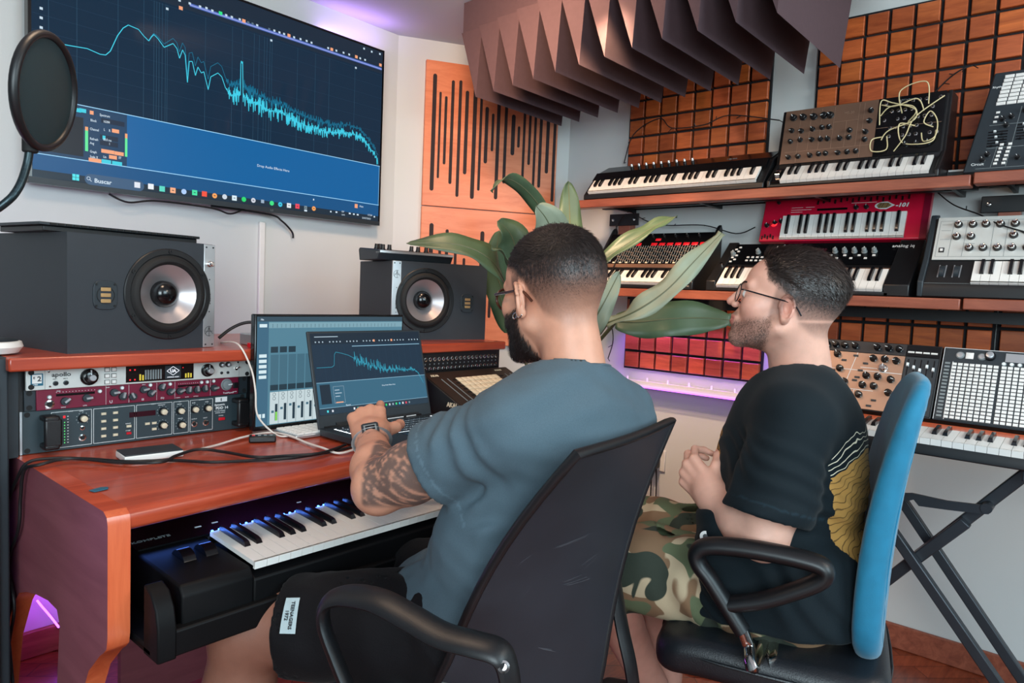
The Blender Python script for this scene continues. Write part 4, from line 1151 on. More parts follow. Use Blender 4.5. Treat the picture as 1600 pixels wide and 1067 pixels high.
pts = [P.at(.405+.030*cos(q), .121+.014*sin(q), .0012) for q in [2*pi*k/20 for k in range(6, 15)]]+[P.at(.412, .107, .0012), P.at(.437, .121, .0012), P.at(.412, .135, .0012)]
b = MB(); b.quad(*pts); b.obj('badge', M['ink'], t, smooth=False)
b = MB(); b.quad(*[P.at(.404+(p-.5)*.046, .121+(q-.5)*.019, .0018) for p, q in ((.15, 0), (.7, 0), (1, .5), (.7, 1), (.15, 1), (0, .5))]); b.obj('badge_face', M['gold'], t, smooth=False)
P.lines('badge_lines', [(.388, .113, .395, .129), (.396, .113, .403, .129), (.41, .113, .417, .129)], .0012, M['inkd'], .0024)
P.text('-101', .019, M['ink'], .438, .114, .0012, bold=.0008, sx=1.15, shear=.2)
P.lines('print_lines', [(.10, .118, .17, .118), (.10, .110, .14, .110), (.10, .127, .14, .127), (.15, .127, .18, .127), (.3, .135, .38, .135)], .0014, M['ink'], .0008)

# 7 -- silver panel synthesizer at right
t = thing('silver_panel_synthesizer', 'synthesizer with silver knob panel and black case at right end of the lower shelf', 'synthesizer', (2.352, .462, 1.1895), (0, 0, -pi/2))
sp = [(0, 0), (-.002, .045), (.055, .118), (.125, .250), (.17, .255), (.19, 0)]
body(t, [(0, 0), (0, .026), (.004, .040), (.055, .105), (.118, .238), (.17, .238), (.18, 0)], .70, M['black'], x0=.010)
cheek(t, sp, .016, M['dark'], (-.003,))
P = Pan(t, (.012, .054, .108), math.atan2(.133, .063)); P.boxes('silver_panel', [(.008, .68, .002, .145)], M['silver'], .003)
kc2 = knob_me(.0095, .017, 'black', 'chrome', style=3)
for u, v in ((.062, .118), (.098, .118), (.13, .118), (.165, .117), (.20, .117), (.062, .078), (.098, .078), (.20, .080), (.098, .040), (.132, .040), (.166, .040), (.20, .040), (.235, .117), (.235, .04), (.27, .08)): P.put(kc2, 'chrome_knob', u, v, .003)
P.lines('panel_lines', [(.015, .132, .6, .132), (.015, .012, .6, .012), (.015, .012, .015, .132), (.048, .012, .05, .132), (.082, .012, .084, .132), (.150, .012, .150, .132), (.183, .012, .183, .132), (.02, .10, .045, .10), (.02, .12, .045, .12), (.02, .07, .045, .07), (.085, .055, .11, .055)], .001, M['inkg'], .0036)
P.boxes('square_button', [(.022, .036, .026, .042)], M['inkd'], .004); P.boxes('button_cap', [(.0255, .0325, .030, .038)], M['white'], .006)
P = Pan(t, (.012, .004, .040), math.atan2(.065, .051))
keybed(P, .118, .0, 18, .0222, .078, .004, 0)
for u in (.035, .072):
    b = MB(); b.cyl(P.at(u, .045, -.006), P.at(u+.012, .045, -.006), .020, n=28); b.obj('wheel', M['dark'], t, smooth=True)
    P.boxes('wheel_frame', [(u-.004, u-.001, .022, .068), (u+.013, u+.016, .022, .068)], M['alu'], .002)
P.lines('case_line', [(0, 0, .116, 0)], .0012, M['inkg'], .0006)

# string of fairy lights along the shelves
def cord(label, pts, r=.0022, m='cable', name='string_light_cable', cat='cable', leaf=True):
    b = MB(); b.tube(pts, r, n=6, seg=6); rg = random.Random(len(pts))
    if leaf:
        P_ = spline(pts, 4)
        for p in P_[::3]: b.tube([p, p+Vector((rg.uniform(-.01, .0), rg.uniform(-.02, .02), rg.uniform(-.02, .012)))], .0016, n=5, smooth=False)
    return tag(b.obj(name, M[m]), label, cat)


cord('black string light cable hanging down beside the left shelf upright', [onp(975, 335, 0, 2.55), onp(962, 360, 0, 2.56), onp(965, 400, 0, 2.50), onp(950, 440, 0, 2.33), onp(953, 490, 0, 2.5), onp(958, 530, 0, 2.55), onp(950, 560, 0, 2.6)])
cord('black string light cable crossing the wood blocks above the leftmost shelf keyboard', [onp(975, 255, 0, 2.62), onp(990, 210, 0, 2.60), onp(1030, 185, 0, 2.59), onp(1050, 200, 0, 2.59), onp(1100, 195, 0, 2.59), onp(1140, 180, 0, 2.59), onp(1218, 188, 0, 2.6)])
cord('black string light cable lying along the wall behind the red button synthesizer', [onp(985, 330, 0, 2.60), onp(1010, 345, 0, 2.6), onp(1040, 352, 0, 2.6), onp(1100, 352, 0, 2.6), onp(1150, 365, 0, 2.58), onp(1180, 355, 0, 2.57)])
cord('black string light cable looping above the silver panel synthesizer', [onp(1462, 298, 0, 2.58), onp(1490, 320, 0, 2.55), onp(1530, 335, 0, 2.50), onp(1560, 350, 0, 2.45), onp(1600, 362, 0, 2.44)])
cord('black string light cable rising over the blocks behind the pad controller', [onp(1460, 145, 0, 2.61), onp(1480, 125, 0, 2.60), onp(1500, 110, 0, 2.59), onp(1520, 102, 0, 2.59)])

# ------------------------------------------------------------------ keyboard on the folding stand
t = thing('keyboard_stand', 'black folding X keyboard stand with square bars behind the blue chair', 'stand', (2.2, .3, 0))
def bar(p, q, w, name, m='steel'):
    p = Vector(p)-t.location; q = Vector(q)-t.location; b = MB(); d = (q-p).normalized(); u = Vector((1, 0, 0)); v = d.cross(u).normalized()
    vs = [c+s_*u*w/2+r*v*w/2 for c in (p, q) for s_, r in ((-1, -1), (1, -1), (1, 1), (-1, 1))]
    b.add(vs, [(0, 3, 2, 1), (4, 5, 6, 7), (0, 1, 5, 4), (1, 2, 6, 5), (2, 3, 7, 6), (3, 0, 4, 7)]); return b.obj(name, M[m], t, bevel=.003)
def yz(px, py, x): p = onp(px, py, 0, x); return (p.x, p.y, p.z)
def ext(a, b_, z_):  # continue the line a-b to height z_
    k = (z_-a[2])/(b_[2]-a[2]); return (a[0], a[1]+(b_[1]-a[1])*k, z_)
a1, a2 = yz(1400, 838, 2.14), yz(1520, 1012, 2.14); bar(ext(a1, a2, .775), ext(a1, a2, .03), .027, 'leg')
b1, b2 = yz(1410, 782, 2.25), yz(1570, 1020, 2.25); bar(ext(b1, b2, .775), ext(b1, b2, .03), .027, 'leg')
c1, c2 = yz(1390, 903, 2.195), yz(1600, 742, 2.195); bar(ext(c1, c2, .775), ext(c1, c2, .03), .030, 'leg')
g1, g2 = yz(1432, 872, 2.17), yz(1510, 815, 2.17); bar(g1, g2, .030, 'brace')
h1, h2 = yz(1400, 772, 2.15), yz(1480, 790, 2.15); b = MB()
pts = [yz(x, y, 2.15) for x, y in ((1411, 770), (1425, 770), (1480, 782), (1530, 788), (1545, 786), (1552, 795), (1545, 803), (1530, 802), (1480, 796), (1436, 790), (1428, 780), (1420, 782), (1411, 781))]
b.prism([(p[1]-.3, p[2]) for p in pts], -.055, -.047); b.obj('lock_plate', M['steel'], t)
b = MB(); p = Vector(yz(1541, 795, 2.14))-t.location; b.cyl(p, p+Vector((.06, 0, 0)), .013, n=20); b.obj('lock_knob', M['steel'], t)
for y_, nm in ((ext(a1, a2, .03)[1], 'foot'), (ext(c1, c2, .03)[1], 'foot')):
    MB().box(-.22, .22, y_-.3-.016, y_-.3+.016, 0, .032).obj(nm, M['steel'], t, bevel=.004)
for y_ in (ext(a1, a2, .775)[1], ext(c1, c2, .775)[1]):
    MB().box(-.20, .20, y_-.3-.016, y_-.3+.016, .762, .790).obj('top_rail', M['steel'], t, bevel=.004)

t = thing('wood_trim_keyboard', 'black keyboard with a wooden strip on the folding stand at right', 'keyboard', (1.985, .72, .7905), (0, 0, -pi/2))
body(t, [(0, 0), (0, .014), (.006, .030), (.155, .048), (.37, .075), (.38, .0)], 1.30, M['black'])
P = Pan(t, (0, .006, .031), math.atan2(.018, .149)); keybed(P, .03, 0, 50, .0236, .108, .008, 0, blen=.6)
P.boxes('wood_strip', [(0, 1.30, .112, .162)], M['edge'], .010, bevel=.002)

t = thing('copper_modular_synthesizer', 'copper panel modular synthesizer with many dark knobs behind the blue chair', 'synthesizer', (2.165, .722, .858), (0, 0, -pi/2))
AS = math.atan2(.185, .09)
P = Pan(t, (0, 0, 0), AS); b = MB(); b.box(0, .352, 0, .215, -.05, 0, P.T); b.v = [(x, y, max(zz, -.006)) for x, y, zz in b.v]; b.obj('case', M['black'], t, bevel=.002)
P.boxes('copper_panel', [(.004, .265, .004, .175)], M['copper'], .003); P.boxes('dark_panel', [(.267, .348, .004, .175)], M['dark'], .003)
P.boxes('top_panel', [(.004, .265, .177, .211)], M['inkd'], .003); P.boxes('window', [(.267, .348, .177, .211)], M['blackgloss'], .003)
for u in (.03, .05, .075, .1, .13, .19, .22, .247): P.put(knob_me(.009, .015, 'blackgloss', 'ink'), 'knob', u, .195, .003, RNDm.uniform(-2, 2))
for u, v in ((.03, .16), (.05, .158), (.06, .13), (.085, .165), (.185, .160), (.215, .160), (.245, .158), (.175, .105), (.205, .105), (.17, .075), (.2, .075), (.165, .045), (.10, .12), (.12, .08), (.09, .06), (.13, .04), (.24, .1), (.24, .06), (.05, .09), (.04, .05), (.07, .03)):
    P.put(knob_me(.0095, .015, 'blackgloss', 'ink'), 'knob', u, v, .003, RNDm.uniform(-2, 2))
P.put(knob_me(.011, .016, 'chrome', 'ink'), 'white_knob', .215, .132, .003)
P.lines('panel_lines', [(.004, .12, .265, .12), (.004, .06, .2, .06), (.12, .06, .14, .175), (.15, .004, .15, .06), (.155, .13, .2, .13)], .0014, M['ink'], .0035)
P.boxes('small_buttons', [(a_, a_+.013, c_, c_+.005) for a_, c_ in ((.13, .162), (.16, .14), (.15, .117), (.145, .095), (.14, .085), (.2, .03), (.1, .145), (.075, .11), (.19, .012))], M['dark'], .003, .003)
for i in range(5): P.put(btn_me(.006, .010, .008, 'ink'), 'slider_cap', .275+i*.016, .150-(i*.37 % 1)*.02, .003)
P.boxes('slider_slots', [(.274+i*.016, .2765+i*.016, .118, .168) for i in range(5)], M['blackgloss'], .001, .003)
for i in range(4): P.put(btn_me(.016, .005, .003, 'white'), 'button', .278+i*.019, .189, .003)
P.boxes('patch_field', [(.275, .34, .02, .095)], M['inkg'], .001, .003)

t = thing('grid_controller', 'dark controller with a large grid of pale square pads at the right edge', 'controller', (2.165, .366, .858), (0, 0, -pi/2))
P = Pan(t, (0, 0, 0), AS); b = MB(); b.box(0, .52, 0, .215, -.05, 0, P.T); b.v = [(x, y, max(zz, -.006)) for x, y, zz in b.v]; b.obj('case', M['dark'], t, bevel=.002)
P.boxes('face', [(.004, .516, .004, .211)], M['dark'], .002)
pm = btn_me(.0105, .0075, .0025, 'white'); cnt = 0; rest = MB()
for i in range(24):
    for j in range(16):
        u, v = .030+i*.0135+(.004 if i >= 8 else 0)+(.004 if i >= 16 else 0), .012+j*.0102
        if cnt < 100 and i < 12 and j % 2 == 0 or (cnt < 100 and i < 4): P.put(pm, 'pad', u, v, .002); cnt += 1
        else: rest.box(u-.00525, u+.00525, v-.00375, v+.00375, .002, .0045, P.T)
ro = rest.obj('pads', M['white'], t); ro['kind'] = 'stuff'
for j in range(16): pass
P.boxes('side_buttons', [(.008, .020, .010+j*.0102, .0155+j*.0102) for j in range(16)], M['inkg'], .002, .002)
P.lines('frame_lines', [(.002, .002, .002, .212), (.026, .004, .026, .172), (.002, .212, .5, .212)], .0012, M['ink'], .0026)
for u, c_ in ((.028, 'alu'), (.078, 'alu')): P.put(knob_me(.0095, .004, 'inkg', c_, style=1), 'encoder', u+.012, .192, .002)
P.put(btn_me(.018, .018, .003, 'white'), 'round_button', .062, .192, .002); P.put(knob_me(.012, .014, 'blackgloss', 'alu', style=1), 'dial', .108, .195, .002)
P.boxes('display', [(.142, .20, .182, .206)], M['alu'], .002, .002)
for i in range(4): P.put(knob_me(.0055, .003, 'inkg', 'ink', style=1), 'small_button', .140+i*.017, .176, .002)

# ------------------------------------------------------------------ plant
def leaf_mesh(b, spine, wid, n=14, up=(0, 0, 1), wav=.0, fold=.25, seed=0, prof=None):
    P_ = spline(spine, max(2, n//(len(spine)-1))); m = len(P_); rg = random.Random(seed); vs = []; fs = []
    upv = Vector(up)
    for i, p in enumerate(P_):
        tt = i/(m-1); d = (P_[min(i+1, m-1)]-P_[max(i-1, 0)]).normalized(); s_ = d.cross(upv)
        s_ = s_.normalized() if s_.length > 1e-4 else d.orthogonal().normalized(); nn = s_.cross(d).normalized()
        w = wid*(max(0, sin(pi*min(1, tt**.75)))**.6 if prof is None else prof(tt))
        wv = wav*sin(tt*17+seed)
        for k, f in enumerate((-1, -.55, 0, .55, 1)):
            off = s_*w*f+nn*(abs(f)*w*fold+(wv*(abs(f)**2)*(1 if f > 0 else -1)))
            vs.append(p+off)
    for i in range(m-1):
        for k in range(4): fs.append((i*5+k, i*5+k+1, (i+1)*5+k+1, (i+1)*5+k))
    b.add(vs, fs)


pot = Vector((2.02, 1.55, 0))
t = thing('potted_plant', 'large broad-leaved green plant rising behind the person in the grey-blue t-shirt', 'plant', pot)
b = MB(); b.lathe([(.12, 0), (.135, .02), (.165, .27), (.175, .29), (.16, .29), (.15, .26)], n=36); b.obj('pot', M['terr'], t)
b = MB(); b.lathe([(.0001, .262), (.152, .262)], n=36, cap=False); b.obj('soil', M['soil'], t)
LV = [  # stem end (pixel, depth), spine pixels+depths, width, up
    ([(905, 420, 2.35), (862, 350, 2.30), (825, 300, 2.20), (790, 279, 2.12), (768, 300, 2.08)], .026, (-.5, .4, .6), .25),
    ([(890, 480, 2.45), (892, 400, 2.50), (890, 330, 2.52), (888, 283, 2.50)], .048, (-.66, -.75, .1), .10),
    ([(878, 470, 2.2), (872, 400, 2.12), (858, 350, 2.05), (838, 322, 2.0)], .062, (-.66, -.72, .15), .10),
    ([(930, 480, 2.1), (960, 445, 2.05), (975, 428, 2.0), (1010, 400, 1.95)], .0, (0, 0, 1), .1),
    ([(925, 425, 2.1), (955, 398, 2.12), (1000, 368, 2.15), (1030, 350, 2.18), (1058, 338, 2.2)], .030, (-.4, -.3, .8), .35),
    ([(948, 505, 2.05), (990, 488, 2.0), (1040, 455, 1.98), (1085, 408, 1.98), (1128, 364, 2.0)], .036, (-.5, -.5, .7), .12),
    ([(962, 502, 2.1), (1000, 503, 2.08), (1050, 498, 2.05), (1100, 497, 2.05), (1142, 500, 2.05)], .056, (-.6, -.55, .35), .06),
    ([(900, 545, 2.0), (925, 505, 1.95), (945, 470, 1.93), (968, 425, 1.95)], .036, (-.6, -.6, .35), .15),
    ([(800, 470, 2.35), (770, 410, 2.2), (715, 382, 2.15), (635, 380, 2.12)], .050, (-.6, -.55, .75), .10),
    ([(830, 480, 2.3), (812, 420, 2.2), (800, 370, 2.15), (778, 345, 2.12)], .060, (-.6, -.4, .5), .15),
    ([(820, 470, 2.1), (805, 430, 2.05), (785, 395, 2.0), (768, 388, 1.98)], .035, (-.3, -.3, 1), .1),
    ([(800, 520, 2.6), (790, 470, 2.55), (775, 420, 2.5), (780, 360, 2.45)], .06, (-.6, -.6, .2), .1),
]
for i, (sp_, w, up, fold) in enumerate(LV):
    if w == 0: continue
    pts = [dep(*p)-pot for p in sp_]
    b = MB(); leaf_mesh(b, pts, w, n=24, up=up, wav=.006 if i != 5 else .010, fold=fold, seed=i,
                        prof=(lambda q: (sin(pi*min(1, .06+.94*q))**.55) if q < .97 else .35) if i in (5, 6) else None)
    o = b.obj('leaf', M['paleleaf'] if i in (2, 5, 7) else M['leaf'], t); sd = o.modifiers.new('thick', 'SOLIDIFY'); sd.thickness = .0012
    b = MB(); b.tube(pts, lambda q: .0035-.0025*q, n=6); b.obj('midrib', M['stem'], o)
    base_ = Vector((0, 0, .26)); mid = (pts[0]+base_)/2+Vector((0, 0, .12))*(1 if pts[0].z > .8 else .4)+Vector((pts[0].x, pts[0].y, 0))*-.25
    b = MB(); b.tube([base_+Vector((random.uniform(-.05, .05), random.uniform(-.05, .05), 0)), mid, pts[0]], .006, n=8, seg=8); b.obj('stalk', M['stem'], t)

# ------------------------------------------------------------------ things on the desk
# monitor behind the laptop
MYp = 1.575
ml, mr = onp(399, 492, 1, MYp), onp(631, 491, 1, MYp)
t = thing('desktop_monitor', 'thin black desktop monitor showing a mixer window, half hidden behind the laptop', 'monitor', (ml.x, MYp, .778))
mw = mr.x-ml.x; mz0 = .786-.778; mz1 = (ml.z+mr.z)/2-.778
MB().box(0, mw, .001, .022, mz0, mz1).obj('casing', M['blackgloss'], t, bevel=.003)
MB().box(mw/2-.02, mw/2+.02, .022, .04, 0, .2).obj('stand_neck', M['black'], t); MB().box(mw/2-.1, mw/2+.1, .0, .16, 0, .006).obj('stand_base', M['black'], t)
ms = MB().box(.006, mw-.006, 0, .001, mz0+.012, mz1-.006).obj('screen', lite('mixer_bg', (86, 132, 152), .9), t)
ms.active_material.node_tree.nodes['Principled BSDF'].inputs['Roughness'].default_value = .1
def mq(x, y): p = onp(x, y, 1, MYp); return (p.x-ml.x, p.z-.778)
S2 = Scr(ms, mq, TT, .0003); S2.rot = (pi/2, 0, 0)
x0m, x1m, z0m, z1m = .006, mw-.006, mz0+.012, mz1-.006
srect(S2, 'title_bar', [(x0m, x1m, z1m-.012, z1m)], lite('mbar', (52, 74, 88)), 1)
srect(S2, 'ruler', [(x0m+.03, x1m, z1m-.028, z1m-.014)], lite('mruler', (120, 158, 172)), 1)
srect(S2, 'ruler_marks', [(x0m+.04+i*.012, x0m+.0408+i*.012, z1m-.027, z1m-.018) for i in range(33)], lite('mdark', (36, 56, 68)), 2)
srect(S2, 'sidebar', [(x0m, x0m+.030, z0m, z1m-.012)], lite('mside', (60, 100, 124)), 1)
srect(S2, 'sidebar_items', [(x0m+.005, x0m+.025, z1m-.10-i*.013, z1m-.092-i*.013) for i in range(5)]+[(x0m+.005, x0m+.025, z1m-.026, z1m-.018), (x0m+.006, x0m+.013, z0m+.02, z0m+.03), (x0m+.016, x0m+.023, z0m+.02, z0m+.03)], lite('mpale', (206, 226, 232)), 3)
srect(S2, 'clip_rows', [(x0m+.036+i*.0245, x0m+.058+i*.0245, z0m+.10, z0m+.175) for i in range(16)], lite('mslot', (66, 104, 122)), 2)
srect(S2, 'clip_rows_lower', [(x0m+.036+i*.0245, x0m+.058+i*.0245, z0m+.086, z0m+.10) for i in range(16)], lite('mdark', (36, 56, 68)), 2)
srect(S2, 'knob_thumbnails', [(x0m+.036+i*.0245, x0m+.056+i*.0245, z0m+.180, z0m+.195) for i in range(3)], lite('mdark', (36, 56, 68)), 2)
srect(S2, 'channel_strips', [(x0m+.036, x1m, z0m+.002, z0m+.082)], lite('mstrip', (190, 206, 210)), 2)
srect(S2, 'fader_slots', [(x0m+.050+i*.0245, x0m+.057+i*.0245, z0m+.010, z0m+.052) for i in range(16)], lite('mdark', (36, 56, 68)), 3)
srect(S2, 'channel_dividers', [(x0m+.0595+i*.0245, x0m+.0603+i*.0245, z0m+.002, z0m+.082) for i in range(16)], lite('mdark', (36, 56, 68)), 3)
srect(S2, 'fader_caps', [(x0m+.040+i*.0245, x0m+.047+i*.0245, z0m+.030+(i*.007 % .015), z0m+.036+(i*.007 % .015)) for i in range(16)], lite('mslot', (66, 104, 122)), 4)
srect(S2, 'level_meter', [(x0m+.051, x0m+.056, z0m+.010, z0m+.032)], lite('mgreen', (130, 210, 90)), 4)
b = MB()
for i in range(14):
    for kz in (.066, .076):
        b.tube([TT @ Vector((x0m+.047+i*.0245+.004*cos(q*pi/4), z0m+kz+.004*sin(q*pi/4), .0012)) for q in range(8)], .0005, n=4, close=True, smooth=False)
b.obj('pan_knobs', lite('mdark', (36, 56, 68)), ms)
text('File', .006, wl, ms, (.014, -.001, z1m-.009), (pi/2, 0, 0))

# laptop
LY0, LY1 = 1.19, 1.455
t = thing('laptop', 'dark laptop open on the desk with a blue frequency spectrum on its screen', 'laptop', (.985, LY1, .7785))
LWd = .372
MB().box(.0, LWd, -.255, .004, .003, .021).obj('base', M['dark'], t, bevel=.003)
AL = math.atan2(.235, .062)
P = Pan(t, (0, .006, .018), AL); b = MB(); b.box(0, LWd, .0, .245, -.007, 0, P.T); lid = b.obj('lid', M['dark'], t, bevel=.003)
P.boxes('hinge_cover', [(.05, LWd-.05, -.004, .012)], M['black'], .004)
P.boxes('lid_slot', [(.015, .06, .002, .006), (.20, .33, .002, .006)], M['blackgloss'], .0044); P.boxes('lid_slot_light', [(.21, .265, .003, .005), (.275, .31, .003, .005)], M['ink'], .0047)
sb = MB(); sb.box(.008, LWd-.008, .034, .239, .0, .001, P.T); lsc = sb.obj('screen', lite('lnavy', (24, 50, 72), .8), t)
P.text('hp', .012, M['inkg'], LWd/2, .016, .0006, align='CENTER')
nrm = P.R @ Vector((0, 0, 1)); lo = t.location+P.o


def lq(x, y):
    d = _f+(x-800)/FPX*_r-(y-533.5)/FPX*_u; k = (lo-CAM).dot(nrm)/d.dot(nrm); p = CAM+d*k-lo
    return (p.x, p.dot(P.R @ Vector((0, 1, 0))))


S3 = Scr(lsc, lq, P.T @ Matrix.Translation((0, 0, .001)), .0003); S3.rot = (AL, 0, 0)
la, lb_, lc_, ld = .008, LWd-.008, .034, .239
srect(S3, 'taskbar', [(la, lb_, lc_, lc_+.016)], lite('ltask', (34, 54, 70)), 2)
srect(S3, 'effects_pane', [(la, lb_, lc_+.016, lc_+.080)], lite('lblue', (52, 98, 122)), 1)
srect(S3, 'file_pane', [(la+.008, la+.038, lc_+.026, lc_+.075)], lite('link', (22, 40, 56)), 2)
srect(S3, 'menu_bar', [(la, lb_, ld-.028, ld)], lite('lmenu', (18, 36, 52)), 1)
srect(S3, 'pane_border', [(la, lb_, lc_+.0795, lc_+.0805), (la, lb_, lc_+.0158, lc_+.0166), (la+.12, lb_-.004, ld-.036, ld-.0345)], lite('lpale', (150, 196, 220)), 3)
srect(S3, 'toolbar_icons', [(la+.01+i*.0105, la+.0135+i*.0105, ld-.024, ld-.0205) for i in range(33) if i % 5 != 3]+[(la+.01, la+.08, ld-.010, ld-.008)], lite('licon', (170, 190, 204)), 3)
srect(S3, 'active_buttons', [(la+.19, la+.196, ld-.025, ld-.019), (la+.25, la+.256, ld-.025, ld-.019), (la+.05, la+.072, lc_+.026, lc_+.029)], cols['o'], 4)
for i in range(19):
    cc = ucols[i]; u = la+.02+i*.0145 if i < 2 else la+.10+(i-2)*.0115
    srect(S3, 'app_icon', [(u, u+.0048, lc_+.005, lc_+.0105)], lite('app%d' % i, cc), 4)
srect(S3, 'device_box', [(la+.046, la+.078, lc_+.026, lc_+.0265), (la+.046, la+.0465, lc_+.026, lc_+.068), (la+.0775, la+.078, lc_+.026, lc_+.068), (la+.046, la+.078, lc_+.068, lc_+.0685), (la+.05, la+.064, lc_+.058, lc_+.060), (la+.05, la+.07, lc_+.050, lc_+.052), (la+.05, la+.064, lc_+.042, lc_+.044)], lite('licon', (170, 190, 204)), 4)
srect(S3, 'grid_lines', [(la+.03+i*.022, la+.0304+i*.022, lc_+.081, ld-.037) for i in range(15)], lite('lgrid', (34, 64, 86)), 1)
_lb = [(0, .118), (.045, .118), (.052, .122), (.057, .150), (.062, .156), (.08, .152), (.10, .146), (.115, .138)]
rg = random.Random(9); pts = [(la+.006+u, lc_+v) for u, v in _lb]
for i in range(200):
    t_ = i/200; v = .136-.036*min(1, t_*2.2)-.002*sin(t_*9)-(.045*((t_-.85)/.15)**2 if t_ > .85 else 0)
    v += (rg.random()**1.5)*(.022*(1-t_)+.004)*(1 if i % 2 else -.8)
    if i == 66: v += .03
    pts.append((la+.121+t_*.228, lc_+v))
S3.line('spectrum_curve', pts, .0011, lite('lcyan', (50, 150, 176)), 3)
stext(S3, 'Drop Audio Effects Here', .0045, wl, (596, 603)); stext(S3, 'Buscar', .0055, wl, (540, 634))
# keys of the laptop, lit
P = Pan(t, (0, -.250, .0212), 0)
MB().box(.02, LWd-.02, -.15, -.022, .0208, .0214).obj('key_well', M['black'], t)
km = btn_me(.0172, .0145, .0022, 'dark'); kmw = btn_me(.0172, .0145, .0022, 'whiteled')
b = MB(); b.box(.022, LWd-.022, -.148, -.024, .0213, .0216); b.obj('backlight', mat('key_backlight', (220, 235, 245), emit=(220, 235, 245), es=4.0), t)
for i in range(17):
    for j in range(6):
        if i*6+j >= 100: continue
        inst(km, 'key', t, (.0335+i*.0192, -.140+j*.0205, .0216))
MB().box(.12, .23, -.235, -.160, .021, .0214).obj('touchpad', M['blackgloss'], t)
MB().box(.27, .285, -.254, -.24, .0212, .0218).obj('sticker', M['ink'], t); MB().box(.30, .325, -.25, -.225, .0212, .0218).obj('sticker', M['red'], t)

# white keyboard left of the laptop
t = thing('computer_keyboard', 'slim white computer keyboard between the monitor and the laptop', 'computer keyboard', (.925, 1.466, .7785), (0, 0, 0))
MB().box(0, .30, 0, .100, 0, .010).obj('tray', M['alu'], t, bevel=.003)
for i in range(14):
    for j in range(6): inst(btn_me(.0185, .0155, .004, 'white'), 'key', t, (.015+i*.0207, .010+j*.0160, .010), scale=(1, .86, 1))

t = thing('remote_control', 'small black remote lying between the monitor foot and the white keyboard', 'remote', (.858, 1.50, .7785), (0, 0, radians(-30)))
MB().box(-.03, .03, -.016, .016, 0, .014).obj('casing', M['black'], t, bevel=.003)
for i in range(4): inst(btn_me(.007, .005, .002, 'red' if i == 0 else 'inkg'), 'button', t, (-.02+i*.013, 0, .014))
# external drive, pick, cables
t = thing('external_drive', 'flat silver and dark external drive on the desk in front of the rack', 'drive', (.548, 1.478, .7785), (0, 0, radians(-6)))
MB().box(0, .112, 0, .068, 0, .013).obj('casing', M['white'], t, bevel=.002); MB().box(.001, .111, .001, .067, .013, .0155).obj('top_cover', M['dark'], t, bevel=.001)
t = thing('guitar_pick', 'small teal guitar pick lying near the front corner of the desk', 'guitar pick', tuple(onp(155, 765, 2, .7785)), (0, 0, radians(15)))
b = MB(); b.prism([(-.014, -.008), (.010, -.009), (.017, 0), (.010, .009), (-.014, .007)], 0, .0012, axis='z'); b.obj('pick', M['teal'], t)
dz = .781


def desk_pts(l, zz=dz): return [onp(x, y, 2, zz+(.003 if i % 2 else 0)) for i, (x, y) in enumerate(l)]


sidep = [onp(x, y, 0, .402) for x, y in ((28, 745), (8, 800), (5, 860), (22, 940), (15, 1000), (5, 1067))]
b = MB(); b.tube(sidep[::-1]+desk_pts([(45, 722), (85, 716), (140, 717), (200, 721), (270, 719), (330, 722), (400, 719), (460, 715), (520, 705), (555, 697)]), .0032, n=8, seg=8)
tag(b.obj('desk_cable', M['cable']), 'black cable across the desk that passes over the drive front and droops at left', 'cable')
sidep = [onp(x, y, 0, .402) for x, y in ((38, 735), (32, 780), (28, 830), (5, 900), (12, 980), (20, 1067))]
b = MB(); b.tube(sidep[::-1]+desk_pts([(62, 726), (110, 716), (180, 722), (250, 722), (275, 712), (310, 702), (350, 706), (400, 714), (450, 712), (500, 708), (540, 695)], .786), .0032, n=8, seg=8)
tag(b.obj('desk_cable', M['cable']), 'black cable that arches up right of the drive and runs towards the laptop', 'cable')
b = MB(); b.tube(desk_pts([(276, 708), (310, 702), (340, 695), (380, 683), (420, 676), (450, 680), (480, 692), (505, 700), (530, 708), (560, 700)], .782), .0026, n=8, seg=8)
tag(b.obj('charging_cable', M['wcable']), 'white cable curling from the external drive towards the laptop', 'cable')
b = MB(); b.tube([onp(345, 535, 2, .988), onp(372, 538, 1, 1.62), onp(392, 575, 1, 1.58), onp(399, 610, 1, 1.56), onp(403, 650, 1, 1.55), (.905, 1.52, .785), (.93, 1.5, .782)], .0022, n=8, seg=8)
tag(b.obj('charging_cable', M['wcable']), 'thin white cable hanging from the raised shelf beside the monitor edge', 'cable')
b = MB(); b.tube([onp(342, 528, 1, 1.85), onp(360, 514, 1, 1.85), onp(380, 505, 1, 1.85), onp(400, 504, 1, 1.85), onp(430, 510, 1, 1.9)], .0045, n=8)
tag(b.obj('speaker_cable', M['cable']), 'black cable arching behind the monitor beside the left speaker', 'cable')
t = thing('small_box', 'small grey box on the raised shelf behind the monitor corner', 'box', (.93, 1.66, .9855)); MB().box(0, .12, 0, .09, 0, .030).obj('casing', M['alu'], t, bevel=.003)
t = thing('red_notebook', 'thin red notebook on the raised shelf right of the left speaker', 'notebook', (.90, 1.61, .9855), (0, 0, .0)); MB().box(0, .14, 0, .045, 0, .012).obj('cover', M['red'], t, bevel=.001)
